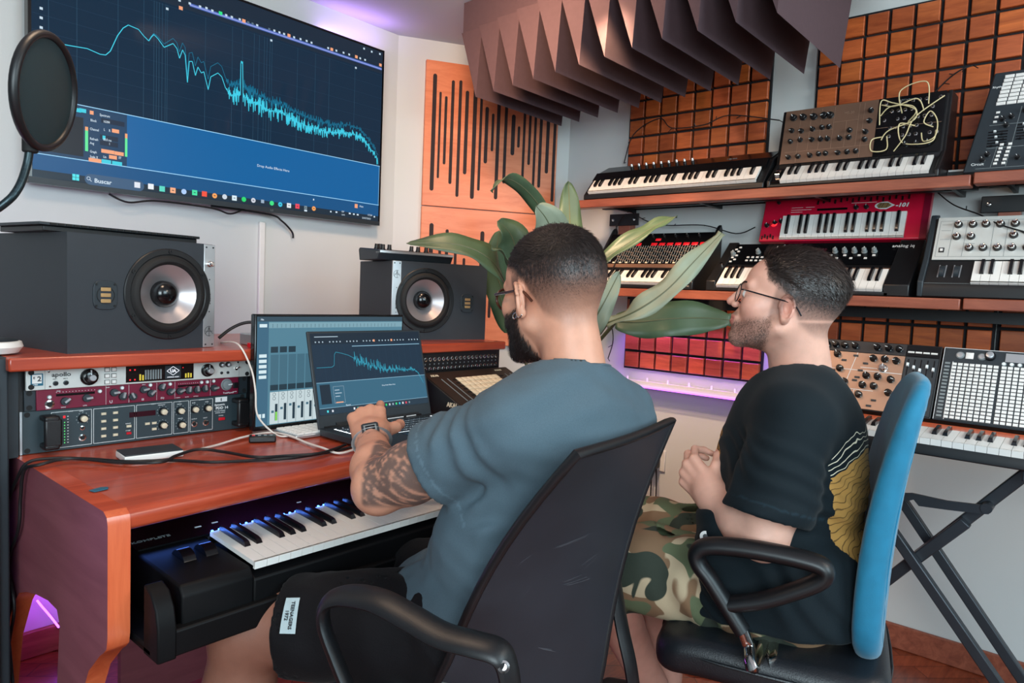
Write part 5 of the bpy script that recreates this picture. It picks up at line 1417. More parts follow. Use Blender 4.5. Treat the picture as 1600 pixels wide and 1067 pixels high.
# patchbay and pad workstation right of the laptop
t = thing('patchbay', 'black patchbay with two rows of silver sockets under the raised shelf', 'patchbay', (1.415, 1.60, .885))
MB().box(0, .375, 0, .15, 0, .070).obj('casing', M['black'], t)
P = Pan(t, (0, 0, 0), pi/2)
for i in range(19):
    for v in (.020, .050): P.put(jack_me(.0062, 'chrome'), 'socket', .018+i*.0188, v, .0005)
P.boxes('number_dots', [(.016+i*.0188, .020+i*.0188, .033, .037) for i in range(19)], M['inkg'], .0006)
MB().box(-.0, .375, .02, .15, -.105, -.001).obj('rack_body', M['black'], t)
t = thing('pad_workstation', 'black music workstation with cream pads tilted in front of the patchbay', 'controller', (1.42, 1.345, .7785))
AW = math.atan2(.105, .235)
b = MB(); b.prism([(0, 0), (0, .012), (.238, .118), (.25, .112), (.25, 0)], 0, .385); b.obj('body', M['black'], t, bevel=.003)
P = Pan(t, (0, .001, .013), AW)
P.boxes('face', [(.004, .381, .004, .254)], mat('dark_bronze', (58, 44, 38), .4, .3), .001)
for i in range(8):
    for j in range(6): P.put(btn_me(.0215, .0215, .004, 'cream'), 'pad', .115+i*.0235, .085+j*.0235, .001)
for u in (.045, .070, .335, .358): P.boxes('touch_strip', [(u, u+.0035, .09, .215)], M['inkg'], .002)
for i in range(8): P.put(btn_me(.014, .005, .002, 'black'), 'button', .095, .08+i*.018, .001); P.put(btn_me(.014, .005, .002, 'black'), 'button', .31, .08+i*.018, .001)
for i in range(8): P.put(knob_me(.006, .010, 'black', 'ink'), 'knob', .04+i*.03, .045, .001)
P.text('AKAI', .014, M['cream'], .02, .232, .0015, bold=.0006); P.text('FORCE', .010, M['cream'], .31, .236, .0015, bold=.0004)
text('AKAI', .018, M['cream'], t, (-.001, .12, .034), (pi/2, 0, -pi/2), bold=.0008)

# midi keyboard in the drawer
t = thing('drawer_keyboard', 'black piano keyboard with blue key lights in the open desk drawer', 'keyboard', (.500, 1.112, .5625))
b = MB(); b.prism([(0, 0), (0, .075), (.012, .090), (.17, .096), (.30, .108), (.30, 0)], 0, .125); b.obj('left_block', M['deep'], t, bevel=.004)
b = MB(); b.prism([(0, 0), (0, .068), (.012, .074), (.172, .082), (.172, .100), (.30, .108), (.30, 0)], .125, 1.07); b.obj('body', M['deep'], t, bevel=.003)
P = Pan(t, (0, .001, .088), radians(4.0))
keybed(P, .127, .003, 36, .0236, .165, .006, 0, blen=.60, front=.009)
P.boxes('key_light', [(.132+i*.01385, .135+i*.01385, .170, .1745) for i in range(61)], M['blueled'], .004, .006)
P2 = Pan(t, (0, .175, .1015), radians(4)); P2.boxes('top_panel', [(.0, 1.07, .0, .122)], M['blackgloss'], .003)
P2.text('KOMPLETE', .011, M['inkg'], -.02+.02, .030, .0035, bold=.0002, sx=1.3)
P2.boxes('small_lights', [(.12, .132, .04, .043), (.155, .167, .043, .046), (.35, .36, .05, .053), (.5, .51, .05, .053)], M['ink'], .001, .003)
for u in (.045, .085):
    b = MB(); b.cyl((u, .12, .078), (u+.022, .12, .078), .030, n=28); b.obj('wheel', M['blackgloss'], t)
area('key_lights', (.88, 1.285, .672), (.88, 1.2, .655), .8, .16, (0.1, 0.25, 1.0), .01)

# ------------------------------------------------------------------ pop filter
pc = dep(71, 144, 1.0); ax = (CAM-pc).normalized(); ax = (ax+Vector((1.0, .05, .0))*1.25+Vector((0, 0, .05))).normalized()
t = thing('pop_filter', 'round black mesh pop filter on a gooseneck at the left edge of the picture', 'pop filter', pc)
b = MB(); R_ = .0775; tt1 = ax.cross(Vector((0, 0, 1))).normalized(); tt2 = ax.cross(tt1)
b.tube([R_*(cos(q*pi/24)*tt1+sin(q*pi/24)*tt2) for q in range(48)], lambda q: (.0065, .0055), n=12, close=True, smooth=False, flat=ax); b.obj('rim', M['black'], t)
b = MB(); b.lathe([(R_, 0), (R_*.97, .001), (.0001, .001)], c=(0, 0, 0), ax=ax, n=48, cap=False); b.lathe([(R_*.97, -.001), (.0001, -.001)], c=(0, 0, 0), ax=ax, n=48, cap=False); b.obj('mesh_screen', M['popfab'], t)
g0 = dep(47, 225, 1.0)-pc
b = MB(); b.cyl(g0+Vector((0, 0, .012)), g0-Vector((0, 0, .012)), .010, n=20); b.obj('clamp', M['rubber'], t, bevel=.002)
b = MB(); b.tube([g0, dep(42, 258, 1.0)-pc, dep(28, 295, .99)-pc, dep(2, 322, .98)-pc, dep(-70, 370, .97)-pc, dep(-150, 480, .97)-pc], .0055, n=12, seg=12); b.obj('gooseneck', mat('gooseneck_metal', (44, 56, 60), .35, .7, noise=.4, scale=300), t)

# purple light strips glued under the desk
for pp in ([(566, 878), (563, 895), (566, 912), (574, 926)], [(58, 938), (66, 948), (78, 962), (92, 980)]):
    yy = 1.79 if pp[0][0] > 500 else 2.37
    b = MB(); b.tube([onp(x, y, 1, yy) for x, y in pp], .003, n=6); dl(b).obj('light_strip', M['led'], desk)

# floor clutter near the chair: pedals and leads
t = thing('foot_pedal', 'round black foot pedal on the parquet under the front of the blue chair seat', 'pedal', tuple(onp(1095, 1030, 2, 0)))
b = MB(); b.lathe([(.06, 0), (.065, .01), (.06, .03), (.0001, .034)], n=30, sx=.8); b.obj('pedal', M['black'], t)
t = thing('foot_pedal', 'small black foot pedal with two rings right of the round pedal', 'pedal', tuple(onp(1143, 1048, 2, 0)))
b = MB(); b.lathe([(.035, 0), (.04, .01), (.035, .02), (.028, .022), (.034, .03), (.034, .045), (.0001, .048)], n=30); b.obj('pedal', M['black'], t)
b = MB(); b.tube([onp(1040, 1020, 2, .004), onp(1070, 1048, 2, .004), onp(1100, 1056, 2, .004), onp(1130, 1062, 2, .004), onp(1170, 1075, 2, .004)], .004); tag(b.obj('floor_cable', M['cable']), 'black cable on the floor under the blue chair', 'cable')
t = thing('paper_sheet', 'white paper sheet on the floor behind the bare legs', 'paper', tuple(onp(1048, 1020, 2, .001)), (0, 0, .4)); MB().box(-.05, .05, -.08, .08, 0, .001).obj('sheet', M['white'], t)

# parquet joints in the floor material
def _parquet():
    m = M['floor']; nt = m.node_tree; N = nt.nodes; L = nt.links; b = N['Principled BSDF']
    src = b.inputs['Base Color'].links[0].from_socket
    tc = N.new('ShaderNodeTexCoord'); mp = N.new('ShaderNodeMapping'); mp.inputs['Rotation'].default_value = (0, 0, radians(45)); L.new(tc.outputs['Object'], mp.inputs[0])
    br = N.new('ShaderNodeTexBrick'); br.inputs['Scale'].default_value = 1; br.inputs['Brick Width'].default_value = .30; br.inputs['Row Height'].default_value = .07; br.inputs['Mortar Size'].default_value = .0012
    br.inputs['Color1'].default_value = (1, 1, 1, 1); br.inputs['Color2'].default_value = (.62, .55, .5, 1); br.inputs['Mortar'].default_value = (.15, .1, .08, 1); L.new(mp.outputs[0], br.inputs['Vector'])
    mx = N.new('ShaderNodeMix'); mx.data_type = 'RGBA'; mx.blend_type = 'MULTIPLY'; mx.inputs[0].default_value = 1
    L.new(src, mx.inputs[6]); L.new(br.outputs['Color'], mx.inputs[7]); L.new(mx.outputs[2], b.inputs['Base Color'])
_parquet()

# unseen warm spot, added to light the wall beside the socket
sl = bpy.data.lights.new('added_wall_spot', 'SPOT'); sl.energy = 70; sl.color = (1.0, .68, .42); sl.spot_size = radians(46); sl.spot_blend = .6; sl.shadow_soft_size = .03
so_ = bpy.data.objects.new('added_wall_spot', sl); COL.objects.link(so_); so_.location = (1.55, 1.15, 2.1); so_.rotation_euler = (Vector((2.65, 1.45, .50))-Vector(so_.location)).to_track_quat('-Z', 'Y').to_euler()
# ------------------------------------------------------------------ implicit surfaces for people, clothes and cushions
def V3(p): return np.array([p[0], p[1], p[2]], dtype=np.float32)


def cone(P, a, b, ra, rb):
    a = V3(a); b = V3(b); ab = b-a; L2 = float(ab @ ab)+1e-9
    t = np.clip(((P-a) @ ab)/L2, 0, 1); q = P-a-t[:, None]*ab
    return np.sqrt(np.einsum('ij,ij->i', q, q))-(ra+(rb-ra)*t)


def ell(P, c, R, rad):
    q = (P-V3(c)) @ np.asarray(R, dtype=np.float32) if R is not None else P-V3(c)
    r = np.array(rad, dtype=np.float32); k0 = np.sqrt(((q/r)**2).sum(1)); k1 = np.sqrt(((q/(r*r))**2).sum(1))+1e-9
    return k0*(k0-1)/k1


def smin(a, b, k):
    h = np.clip(.5+.5*(b-a)/k, 0, 1); return b*(1-h)+a*h-k*h*(1-h)


def smax(a, b, k): return -smin(-a, -b, k)


def sph(P, c, r): q = P-V3(c); return np.sqrt((q*q).sum(1))-r


def half(P, p, n): return (P-V3(p)) @ V3(n)   # >0 on the n side


def sst(x): x = np.clip(x, 0, 1); return x*x*(3-2*x)


def wob(P, s, seed=0):
    """cheap smooth pseudo noise in -1..1"""
    a = P*s
    return (np.sin(a[:, 0]*1.7+a[:, 1]*2.3+seed)+np.sin(a[:, 1]*1.9-a[:, 2]*2.7+seed*2.1+1.3)+np.sin(a[:, 2]*2.1+a[:, 0]*1.3+seed*.7+4.1+np.sin(a[:, 1]*1.1)))/3


def nets(fn, lo, hi, h):
    """surface nets: fn(P Nx3)->distance; returns verts, quads"""
    lo = np.array(lo, dtype=np.float32); n = [int(math.ceil((hi[i]-lo[i])/h))+1 for i in range(3)]
    ax = [lo[i]+h*np.arange(n[i], dtype=np.float32) for i in range(3)]
    V = np.empty(n, dtype=np.float32)
    step = max(1, int(400000/(n[1]*n[2])))
    for i in range(0, n[0], step):
        g = np.stack(np.meshgrid(ax[0][i:i+step], ax[1], ax[2], indexing='ij'), -1).reshape(-1, 3)
        V[i:i+step] = fn(g).reshape(-1, n[1], n[2])
    S_in = V < 0
    acc = np.zeros([k-1 for k in n]+[3], dtype=np.float32); cnt = np.zeros([k-1 for k in n], dtype=np.float32)
    ed = []
    for a in range(3):
        sl0 = [slice(None)]*3; sl1 = [slice(None)]*3; sl0[a] = slice(0, -1); sl1[a] = slice(1, None)
        v0, v1 = V[tuple(sl0)], V[tuple(sl1)]; s0, s1 = S_in[tuple(sl0)], S_in[tuple(sl1)]
        cr = s0 != s1; idx = np.argwhere(cr); t = v0[cr]/(v0[cr]-v1[cr])
        pos = idx.astype(np.float32); pos[:, a] += t
        o1, o2 = [x for x in range(3) if x != a]
        for d1 in (0, -1):
            for d2 in (0, -1):
                c = idx.copy(); c[:, o1] += d1; c[:, o2] += d2
                ok = (c >= 0).all(1) & (c[:, 0] < n[0]-1) & (c[:, 1] < n[1]-1) & (c[:, 2] < n[2]-1)
                np.add.at(acc, tuple(c[ok].T), pos[ok]); np.add.at(cnt, tuple(c[ok].T), 1)
        ed.append((a, idx, s0[cr]))
    m = cnt > 0; ids = -np.ones(cnt.shape, dtype=np.int64); ids[m] = np.arange(m.sum())
    verts = lo+h*(acc[m]/cnt[m][:, None])
    F = []
    for a, idx, ins in ed:
        o1, o2 = (a+1) % 3, (a+2) % 3
        ok = (idx[:, o1] > 0) & (idx[:, o2] > 0) & (idx[:, o1] < n[o1]-1) & (idx[:, o2] < n[o2]-1)
        idx = idx[ok]; ins = ins[ok]
        def cid(d1, d2):
            c = idx.copy(); c[:, o1] += d1; c[:, o2] += d2; return ids[tuple(c.T)]
        q = np.stack([cid(-1, -1), cid(0, -1), cid(0, 0), cid(-1, 0)], 1)
        q[~ins] = q[~ins][:, ::-1]
        F.append(q)
    return verts, np.concatenate(F)


def smooth(v, f, it=2, lam=.5):
    n = len(v); e = np.concatenate([f[:, [0, 1]], f[:, [1, 2]], f[:, [2, 3]], f[:, [3, 0]]]); e = np.concatenate([e, e[:, ::-1]])
    deg = np.bincount(e[:, 0], minlength=n).astype(np.float32)[:, None]; deg[deg == 0] = 1
    for _ in range(it):
        s = np.zeros_like(v)
        for k in range(3): s[:, k] = np.bincount(e[:, 0], weights=v[e[:, 1], k], minlength=n)
        v = v+lam*(s/deg-v)
    return v


def vnormals(v, f):
    a, b, c = v[f[:, 0]], v[f[:, 1]], v[f[:, 2]]; d = v[f[:, 3]]; n = np.cross(c-a, d-b); N = np.zeros_like(v)
    for k in range(4):
        for j in range(3): N[:, j] += np.bincount(f[:, k], weights=n[:, j], minlength=len(v))
    return N/(np.linalg.norm(N, axis=1)[:, None]+1e-9)


def meshobj(name, v, f, m, parent=None, col=None, ang=60):
    me = bpy.data.meshes.new(name); me.vertices.add(len(v)); me.vertices.foreach_set('co', np.asarray(v, dtype=np.float32).ravel())
    me.loops.add(f.size); me.loops.foreach_set('vertex_index', f.astype(np.int32).ravel())
    me.polygons.add(len(f)); me.polygons.foreach_set('loop_start', np.arange(0, f.size, f.shape[1], dtype=np.int32)); me.polygons.foreach_set('loop_total', np.full(len(f), f.shape[1], dtype=np.int32))
    me.update(calc_edges=True); me.validate()
    me.polygons.foreach_set('use_smooth', [True]*len(me.polygons))
    me.materials.append(m or M['cloth_tint'])
    if col is not None:
        a = me.color_attributes.new('tint', 'FLOAT_COLOR', 'POINT'); cc = np.ones((len(v), 4), dtype=np.float32); cc[:, :3] = col; a.data.foreach_set('color', cc.ravel())
    o = bpy.data.objects.new(name, me); COL.objects.link(o)
    if parent is not None: o.parent = parent
    return o


def join(parts):
    vs, fs, cs, o = [], [], [], 0
    for v, f, c in parts:
        vs.append(v); fs.append(f+o); cs.append(c if c.ndim == 2 else np.tile(c, (len(v), 1))); o += len(v)
    return np.concatenate(vs), np.concatenate(fs), np.concatenate(cs)


L3 = lambda rgb: np.array(lin(rgb), dtype=np.float32)
SKIN1, SKIN2 = L3((206, 148, 122)), L3((222, 170, 150))
M['skin'] = mat('skin', (210, 150, 125), .48, noise=.07, scale=45, bump=.12, bscale=500, attr='tint', sss=.12)
M['cloth_tint'] = mat('tshirt_jersey', (60, 70, 80), .85, noise=.08, scale=500, bump=.25, bscale=900, attr='tint', sheen=.04, spec=.25)
M['shorts'] = mat('black_shorts_cloth', (15, 13, 16), .9, noise=.2, scale=20, bump=.35, bscale=300, sheen=.03, spec=.2)
M['hair'] = mat('dark_hair', (36, 28, 26), .55, noise=.35, scale=60, spec=.3)
M['hair2'] = mat('dark_brown_hair', (44, 35, 32), .38, noise=.5, scale=160, spec=.5)


def camo():
    m = mat('camouflage_cloth', (150, 140, 110), .85, bump=.2, bscale=600); nt = m.node_tree; N = nt.nodes; L = nt.links; b = N['Principled BSDF']
    tc = N.new('ShaderNodeTexCoord'); prev = None
    for i, (sc, th, colr) in enumerate(((9, .50, (186, 166, 136)), (10, .50, (128, 98, 72)), (11, .54, (92, 102, 74)), (10, .575, (46, 54, 44)))):
        mp = N.new('ShaderNodeMapping'); mp.inputs['Location'].default_value = (i*3.1, i*1.7, i*5.3); L.new(tc.outputs['Object'], mp.inputs[0])
        nz = N.new('ShaderNodeTexNoise'); nz.inputs['Scale'].default_value = sc; nz.inputs['Detail'].default_value = .6; nz.inputs['Distortion'].default_value = .8; L.new(mp.outputs[0], nz.inputs['Vector'])
        if prev is None: prev = N.new('ShaderNodeRGB').outputs[0]; prev.default_value = (*lin(colr), 1); continue
        mr = N.new('ShaderNodeMapRange'); mr.inputs['From Min'].default_value = th-.006; mr.inputs['From Max'].default_value = th+.006; L.new(nz.outputs[0], mr.inputs[0])
        mx = N.new('ShaderNodeMix'); mx.data_type = 'RGBA'; L.new(mr.outputs[0], mx.inputs[0]); L.new(prev, mx.inputs[6]); mx.inputs[7].default_value = (*lin(colr), 1); prev = mx.outputs[2]
    for l in list(L):
        if l.to_socket == b.inputs['Base Color']: L.remove(l)
    L.new(prev, b.inputs['Base Color']); return m


M['camo'] = camo()


# ------------------------------------------------------------------ head
def head_fn(neck_to, neck_r=.060, beard=0.0, jaw=1.0, belly=0.0):
    nt_ = neck_to
    Rt = []
    for s in (-1, 1):
        a = s*radians(22); Rz = np.array([[cos(a), -sin(a), 0], [sin(a), cos(a), 0], [0, 0, 1]]); q = radians(-10); Rx = np.array([[1, 0, 0], [0, cos(q), -sin(q)], [0, sin(q), cos(q)]])
        Rt.append((s, Rz @ Rx))

    def fn(P):
        A = P.copy(); A[:, 0] = np.abs(A[:, 0])
        d = ell(A, (0, -.012, .036), None, (.0775, .101, .084))
        d = smin(d, ell(A, (0, .030, .035), None, (.064, .064, .062)), .02)
        d = smin(d, ell(A, (0, .036, -.035), None, (.056*jaw, .056, .074)), .03)
        d = smin(d, cone(A, (.054*jaw, .004, -.048), (.018, .074, -.094), .020, .020), .022)
        d = smin(d, cone(A, (.0, .076, -.094), (.012, .078, -.092), .021, .018), .012)
        d = smin(d, sph(A, (.040, .060, -.018), .028), .022)
        d = smin(d, ell(A, (0, .082, -.056), None, (.026, .022, .026)), .012)
        # brow, sockets, nose, lips
        d = smin(d, cone(A, (.012, .094, .022), (.042, .080, .025), .008, .009), .012)
        d = smax(d, -sph(A, (.032, .104, .004), .0165), .012)
        d = smin(d, ell(A, (.0315, .0795, .004), None, (.0155, .0125, .0105)), .004)
        d = smin(d, cone(A, (0, .094, .018), (0, .1145, -.020), .0062, .0098), .010)
        d = smin(d, sph(A, (.0115, .104, -.024), .0085), .006)
        d = smax(d, -sph(A, (.006, .110, -.033), .0042), .003)
        d = smin(d, cone(A, (0, .0995, -.0515), (.022, .090, -.054), .0055, .0030), .006)
        d = smin(d, cone(A, (0, .0985, -.0615), (.018, .090, -.060), .0064, .0035), .006)
        d = smax(d, -cone(A, (0, .1065, -.0565), (.024, .097, -.0570), .0028, .0018), .003)
        d = smin(d, cone(P, (0, -.028, -.03), nt_, neck_r*.96, neck_r*1.04), .028)
        if beard:
            y, z = A[:, 1], A[:, 2]
            mk = sst((-.012-.35*(y-.01)-z)/.02)*sst((y-.006)/.02)*sst((z+.135)/.03)
            d = d-beard*mk
        for s, R in Rt:
            q = (P-V3((s*.0775, -.006, -.004))) @ R.astype(np.float32)
            q[:, 0] *= s
            x, y, z = q[:, 0]-.006, q[:, 1], q[:, 2]
            yy = y*np.where(z < 0, 1.75, 1.45)
            rr = np.sqrt(yy**2+z**2)
            ring = np.sqrt((rr-.0255)**2+(x-.004-(-y)*.25)**2)-.0042
            bowl = np.sqrt(((q[:, 0]-.003)/.0055)**2+(y/.0155)**2+(z/.025)**2)
            bowl = (bowl-1)*.005
            inn = np.sqrt((q[:, 0]-.016)**2/1.0+((y-.002)*1.2)**2+((z+.002)*.85)**2)-.0135
            e = smin(ring, smax(bowl, -inn, .003), .004)
            e = smin(e, sph(q, (.004, .004, -.0265), .0078), .006)
            e = smin(e, np.sqrt((rr-.0165)**2+(x-.001)**2)-.0028, .003)
            d = smin(d, e, .005)
        return d
    return fn


def strands(name, P, N, flow, length, width, m, parent, lift=.35, seed=1, droop=.3, jit=.25):
    """P,N Nx3 roots and normals; flow Nx3 comb direction; length N"""
    rg = np.random.default_rng(seed); n = len(P)
    fl = flow-(flow*N).sum(1)[:, None]*N; fl += jit*rg.normal(size=(n, 3)); fl -= (fl*N).sum(1)[:, None]*N; fl /= np.linalg.norm(fl, axis=1)[:, None]+1e-9
    L = (length*rg.uniform(.7, 1.15, n))[:, None]; lf = (lift*rg.uniform(.5, 1.4, n))[:, None]
    side = np.cross(fl, N); side /= np.linalg.norm(side, axis=1)[:, None]+1e-9
    p0 = P-N*.001; p1 = P+fl*L*.38+N*L*lf*.30; p2 = P+fl*L*.74+N*L*lf*(.42-.1*droop); p3 = P+fl*L*1.0+N*L*lf*(.42-.5*droop)
    w = width*rg.uniform(.7, 1.3, n)[:, None]*side
    vs = np.stack([p0-w*.5, p0+w*.5, p1-w*.5, p1+w*.5, p2-w*.38, p2+w*.38, p3-w*.08, p3+w*.08], 1).reshape(-1, 3)
    b = np.arange(n)[:, None]*8
    f = np.concatenate([b+np.array([[0, 1, 3, 2]]), b+np.array([[2, 3, 5, 4]]), b+np.array([[4, 5, 7, 6]])])
    return meshobj(name, vs, f, m, parent)


def frame3(F, up=(0, 0, 1), pitch=0, roll=0):
    F = Vector(F).normalized(); S = F.cross(Vector(up)).normalized(); U = S.cross(F)
    R = Matrix((S, F, U)).transposed()        # columns: right, forward, up
    return R @ Matrix.Rotation(pitch, 3, 'X') @ Matrix.Rotation(roll, 3, 'Y')


def limb(P, pts, rad, k=.02):
    d = None
    for (a, b), (ra, rb) in zip(zip(pts[:-1], pts[1:]), zip(rad[:-1], rad[1:])):
        e = cone(P, a, b, ra, rb); d = e if d is None else smin(d, e, k)
    return d


def hand_parts(W, d, s, n, curl, thumb, spread=.12, scale=1.0):
    """W wrist, d towards fingers, s thumb side, n back of the hand"""
    W, d, s, n = Vector(W), Vector(d), Vector(s), Vector(n)
    lens = [(.044, .027, .021), (.048, .030, .022), (.044, .028, .021), (.035, .021, .018)]
    rad = [(.0098, .0088, .0078, .0068), (.0100, .009, .008, .007), (.0095, .0085, .0076, .0066), (.0085, .0075, .0068, .006)]
    kn = [(.030, .086), (.010, .091), (-.010, .087), (-.029, .078)]
    metas, fingers = [], []
    for i in range(4):
        k = W+(s*kn[i][0]+d*kn[i][1])*scale+n*(.004 if i in (1, 2) else 0)
        metas.append((W+s*kn[i][0]*.62*scale, k, .0155, .0125))
        cu = curl[i]; a = 0; p = k; seg = []
        dirb = (d+s*spread*(1.5-i)*.5).normalized(); ax = dirb.cross(n).normalized()
        for j in range(3):
            a += cu[j]; q = p+(dirb*cos(a)-n*sin(a))*lens[i][j]*scale
            seg.append((p.copy(), q.copy(), rad[i][j], rad[i][j+1])); p = q
        fingers.append(seg)
    p = W+(s*.020+d*.018)*scale-n*.006; seg = []
    for (a_, b_, c_), l, r0, r1 in zip(thumb, (.045, .034, .027), (.0165, .0118, .0100), (.0120, .0102, .0082)):
        q = p+(s*a_+d*b_+n*c_).normalized()*l*scale; seg.append((p.copy(), q.copy(), r0, r1)); p = q
    return metas, fingers, seg, W, s, n, d


def hand_dist(P, H):
    metas, fingers, th, W, s, n, d = H
    m = None
    for a, b, ra, rb in metas:
        e = cone(P, a, b, ra, rb); m = e if m is None else smin(m, e, .008)
    fs = None
    for seg in fingers:
        f = None
        for a, b, ra, rb in seg:
            e = cone(P, a, b, ra, rb); f = e if f is None else smin(f, e, .003)
        fs = f if fs is None else np.minimum(fs, f)
    out = smin(m, fs, .006); t = None
    for a, b, ra, rb in th:
        e = cone(P, a, b, ra, rb); t = e if t is None else smin(t, e, .006)
    return smin(out, t, .012)


def bbox(pts, pad):
    a = np.array([[p[0], p[1], p[2]] for p in pts]); return a.min(0)-pad, a.max(0)+pad


def person_head(nm, C, R, neck_world, skin, beard, hairT, hairmask, color_fn, neck_r, jaw=1.0):
    Rn = np.array(R, dtype=np.float32); Cn = V3(C)
    nk = (V3(neck_world)-Cn) @ Rn
    fn = head_fn(tuple(nk), neck_r, beard, jaw)
    lo = (-.105, -.13, min(-.16, nk[2]-.02)); hi = (.105, .135, .145); lo = (lo[0], min(lo[1], nk[1]-.07), lo[2])
    v, f = nets(fn, lo, hi, .0026); v = smooth(v, f, 1, .4)
    col = color_fn(v)
    hf = lambda P: fn(P)-(-.004+(hairT+.004)*hairmask(P)+.0012*wob(P, 260)*hairmask(P))
    hv, hff = nets(hf, (-.11, -.145, -.10), (.11, .13, .17), .0032)
    keep = hairmask(hv) > .02; kf = keep[hff].all(1); hff = hff[kf]
    return (v @ Rn.T+Cn, f, col), v, f, (hv, hff), Rn, Cn


def hairline(P, front=.080, temple=.045, ear=.030, nape=-.055, soft=.012):
    """1 on the hairy scalp, 0 below the hairline (head space)"""
    y, z = P[:, 1], P[:, 2]
    zl = np.interp(y, [-.12, -.075, -.035, -.012, .020, .050, .066, .10], [nape, nape+.0, -.030, ear, temple, temple+.012, front, front+.02])
    return sst((z-zl)/soft+.5)


# ================================================================== person in the grey-blue t-shirt
H1c = dep(866, 462, 1.275); R1 = frame3((.21, .978, 0), pitch=radians(-7), roll=radians(-2))
C7 = dep(900, 592, 1.24); shL = dep(796, 668, 1.13); shR = dep(966, 650, 1.33)
elL = dep(592, 762, 1.215); wrL = dep(580, 684, 1.435)
sd = (shR-shL).normalized(); F1 = Vector((0, 0, 1)).cross(sd).normalized()
pelv = Vector((.935, .875, .55)); waist = Vector((.962, .800, .70)); chest = Vector((1.005, .735, .885))
hipL, hipR = pelv-sd*.095, pelv+sd*.095
knL = dep(388, 975, 1.30); knR = Vector((.98, 1.29, .50)); anL = knL+Vector((-.02, .06, -.42)); anR = knR+Vector((0, .05, -.42))
elR = shR+Vector((.07, .20, -.19)); wrR = elR+Vector((-.09, .22, .06))
man = thing('person', 'person seen from behind in a grey-blue t-shirt, typing on the laptop, tattooed forearm and wristwatch', 'person', (.93, .9, 0))
man['label'] = 'person from behind in grey-blue t-shirt, typing on the laptop, wearing glasses and a wristwatch'
mo = V3(man.location)


def col1(v):
    x, y, z = np.abs(v[:, 0]), v[:, 1], v[:, 2]; c = np.tile(SKIN1, (len(v), 1))
    c *= (1+.10*sst((y-.08)/.02)*sst((.03-x)/.03))[:, None]**np.array([0, -1, -1.0])
    hm = hairline(v, .078, .045, .022, -.062, .02)
    fade = np.clip((z+.070)/.105, 0, 1)**.9*hm; n = .5+.5*wob(v, 900, 3)
    dark = L3((38, 30, 30)); a = np.clip(fade*.98*(.86+.28*n), 0, 1)[:, None]; c = c*(1-a)+dark*a
    bm = sst((-.008-.30*(y-.01)-z)/.012)*sst((y-.008)/.012)*sst((z+.128)/.02)
    sb = sst((y-.002)/.006)*sst((.034-y)/.008)*sst((.05-z)/.02)*sst((z+.05)/.02)*sst((x-.05)/.01)*.75
    mu = sst((y-.085)/.01)*sst((-.036-z)/.006)*sst((z+.056)/.004)
    bm = np.clip(np.maximum(np.maximum(bm, sb), mu), 0, 1)[:, None]; c = c*(1-bm*.93)+L3((30, 23, 23))*bm*.93
    return c


def mask1(P): return hairline(P, .080, .048, .030, -.03, .03)*np.clip((P[:, 2]-.018)/.085, 0, 1)


hd, hv, hf, (hsv, hsf), Rn, Cn = person_head('head', H1c, R1, C7, SKIN1, .007, .004, mask1, col1, .054)
# left arm and hand
dk = (dep(571, 641, 1.515)-wrL).normalized(); sk = (_r-dk*_r.dot(dk)).normalized(); nk_ = sk.cross(dk)
if nk_.dot(CAM-wrL) < 0: nk_ = -nk_
HL = hand_parts(wrL, dk, sk, nk_, [(.30, .75, .4), (.85, .9, .4), (.85, .85, .4), (.9, .8, .4)], [(.75, .55, -.25), (.35, .8, -.45), (-.1, .8, -.6)], spread=.16, scale=1.0)
mid = elL+(wrL-elL)*.35
armf = lambda P: smin(limb(P, [shL, elL+(shL-elL)*.25, elL, mid, wrL, wrL+dk*.02], [.054, .050, .043, .043, .0265, .026], .02), hand_dist(P, HL), .02)
allp = [shL, elL, wrL]+[q[1] for s_ in HL[1] for q in s_]+[q[1] for q in HL[2]]
lo, hi = bbox(allp, .065); av, af = nets(armf, lo, hi, .0032); av = smooth(av, af, 1, .4)
# tattoo over forearm and elbow, and a faint band at the wrist
tf = ((av-V3(elL)) @ V3((wrL-elL))/((wrL-elL).length_squared))
tu = ((av-V3(elL)) @ V3((shL-elL))/((shL-elL).length_squared))
out = (av-V3(elL)) @ V3(nk_)
pat = wob(av, 90, 1)*.45+wob(av, 210, 5)*.5+np.abs(wob(av, 140, 9))*.5
lr = (av-V3(elL)) @ V3(_r); lu = (av-V3(elL)) @ V3(_u)
tm = (.30+.70*sst((pat+.30)/.5))*.72*sst((.60-tf)/.10)*sst((lr+.026)/.010)*sst((lu+.030)/.014)*sst((.95-tu)/.1)*sst((1.0-((av-V3(wrL)) @ V3(_r))/.06)/.5*0+1)
wb = sst((tf-.74)/.03)*sst((.92-tf)/.03)*sst((wob(av, 190, 2)+.1)/.6)*.35
tm = np.clip(np.maximum(tm, wb), 0, .8)[:, None]
tm = np.clip(tm*1.12, 0, .9); ac = SKIN1*(1-tm)+L3((50, 55, 58))*tm
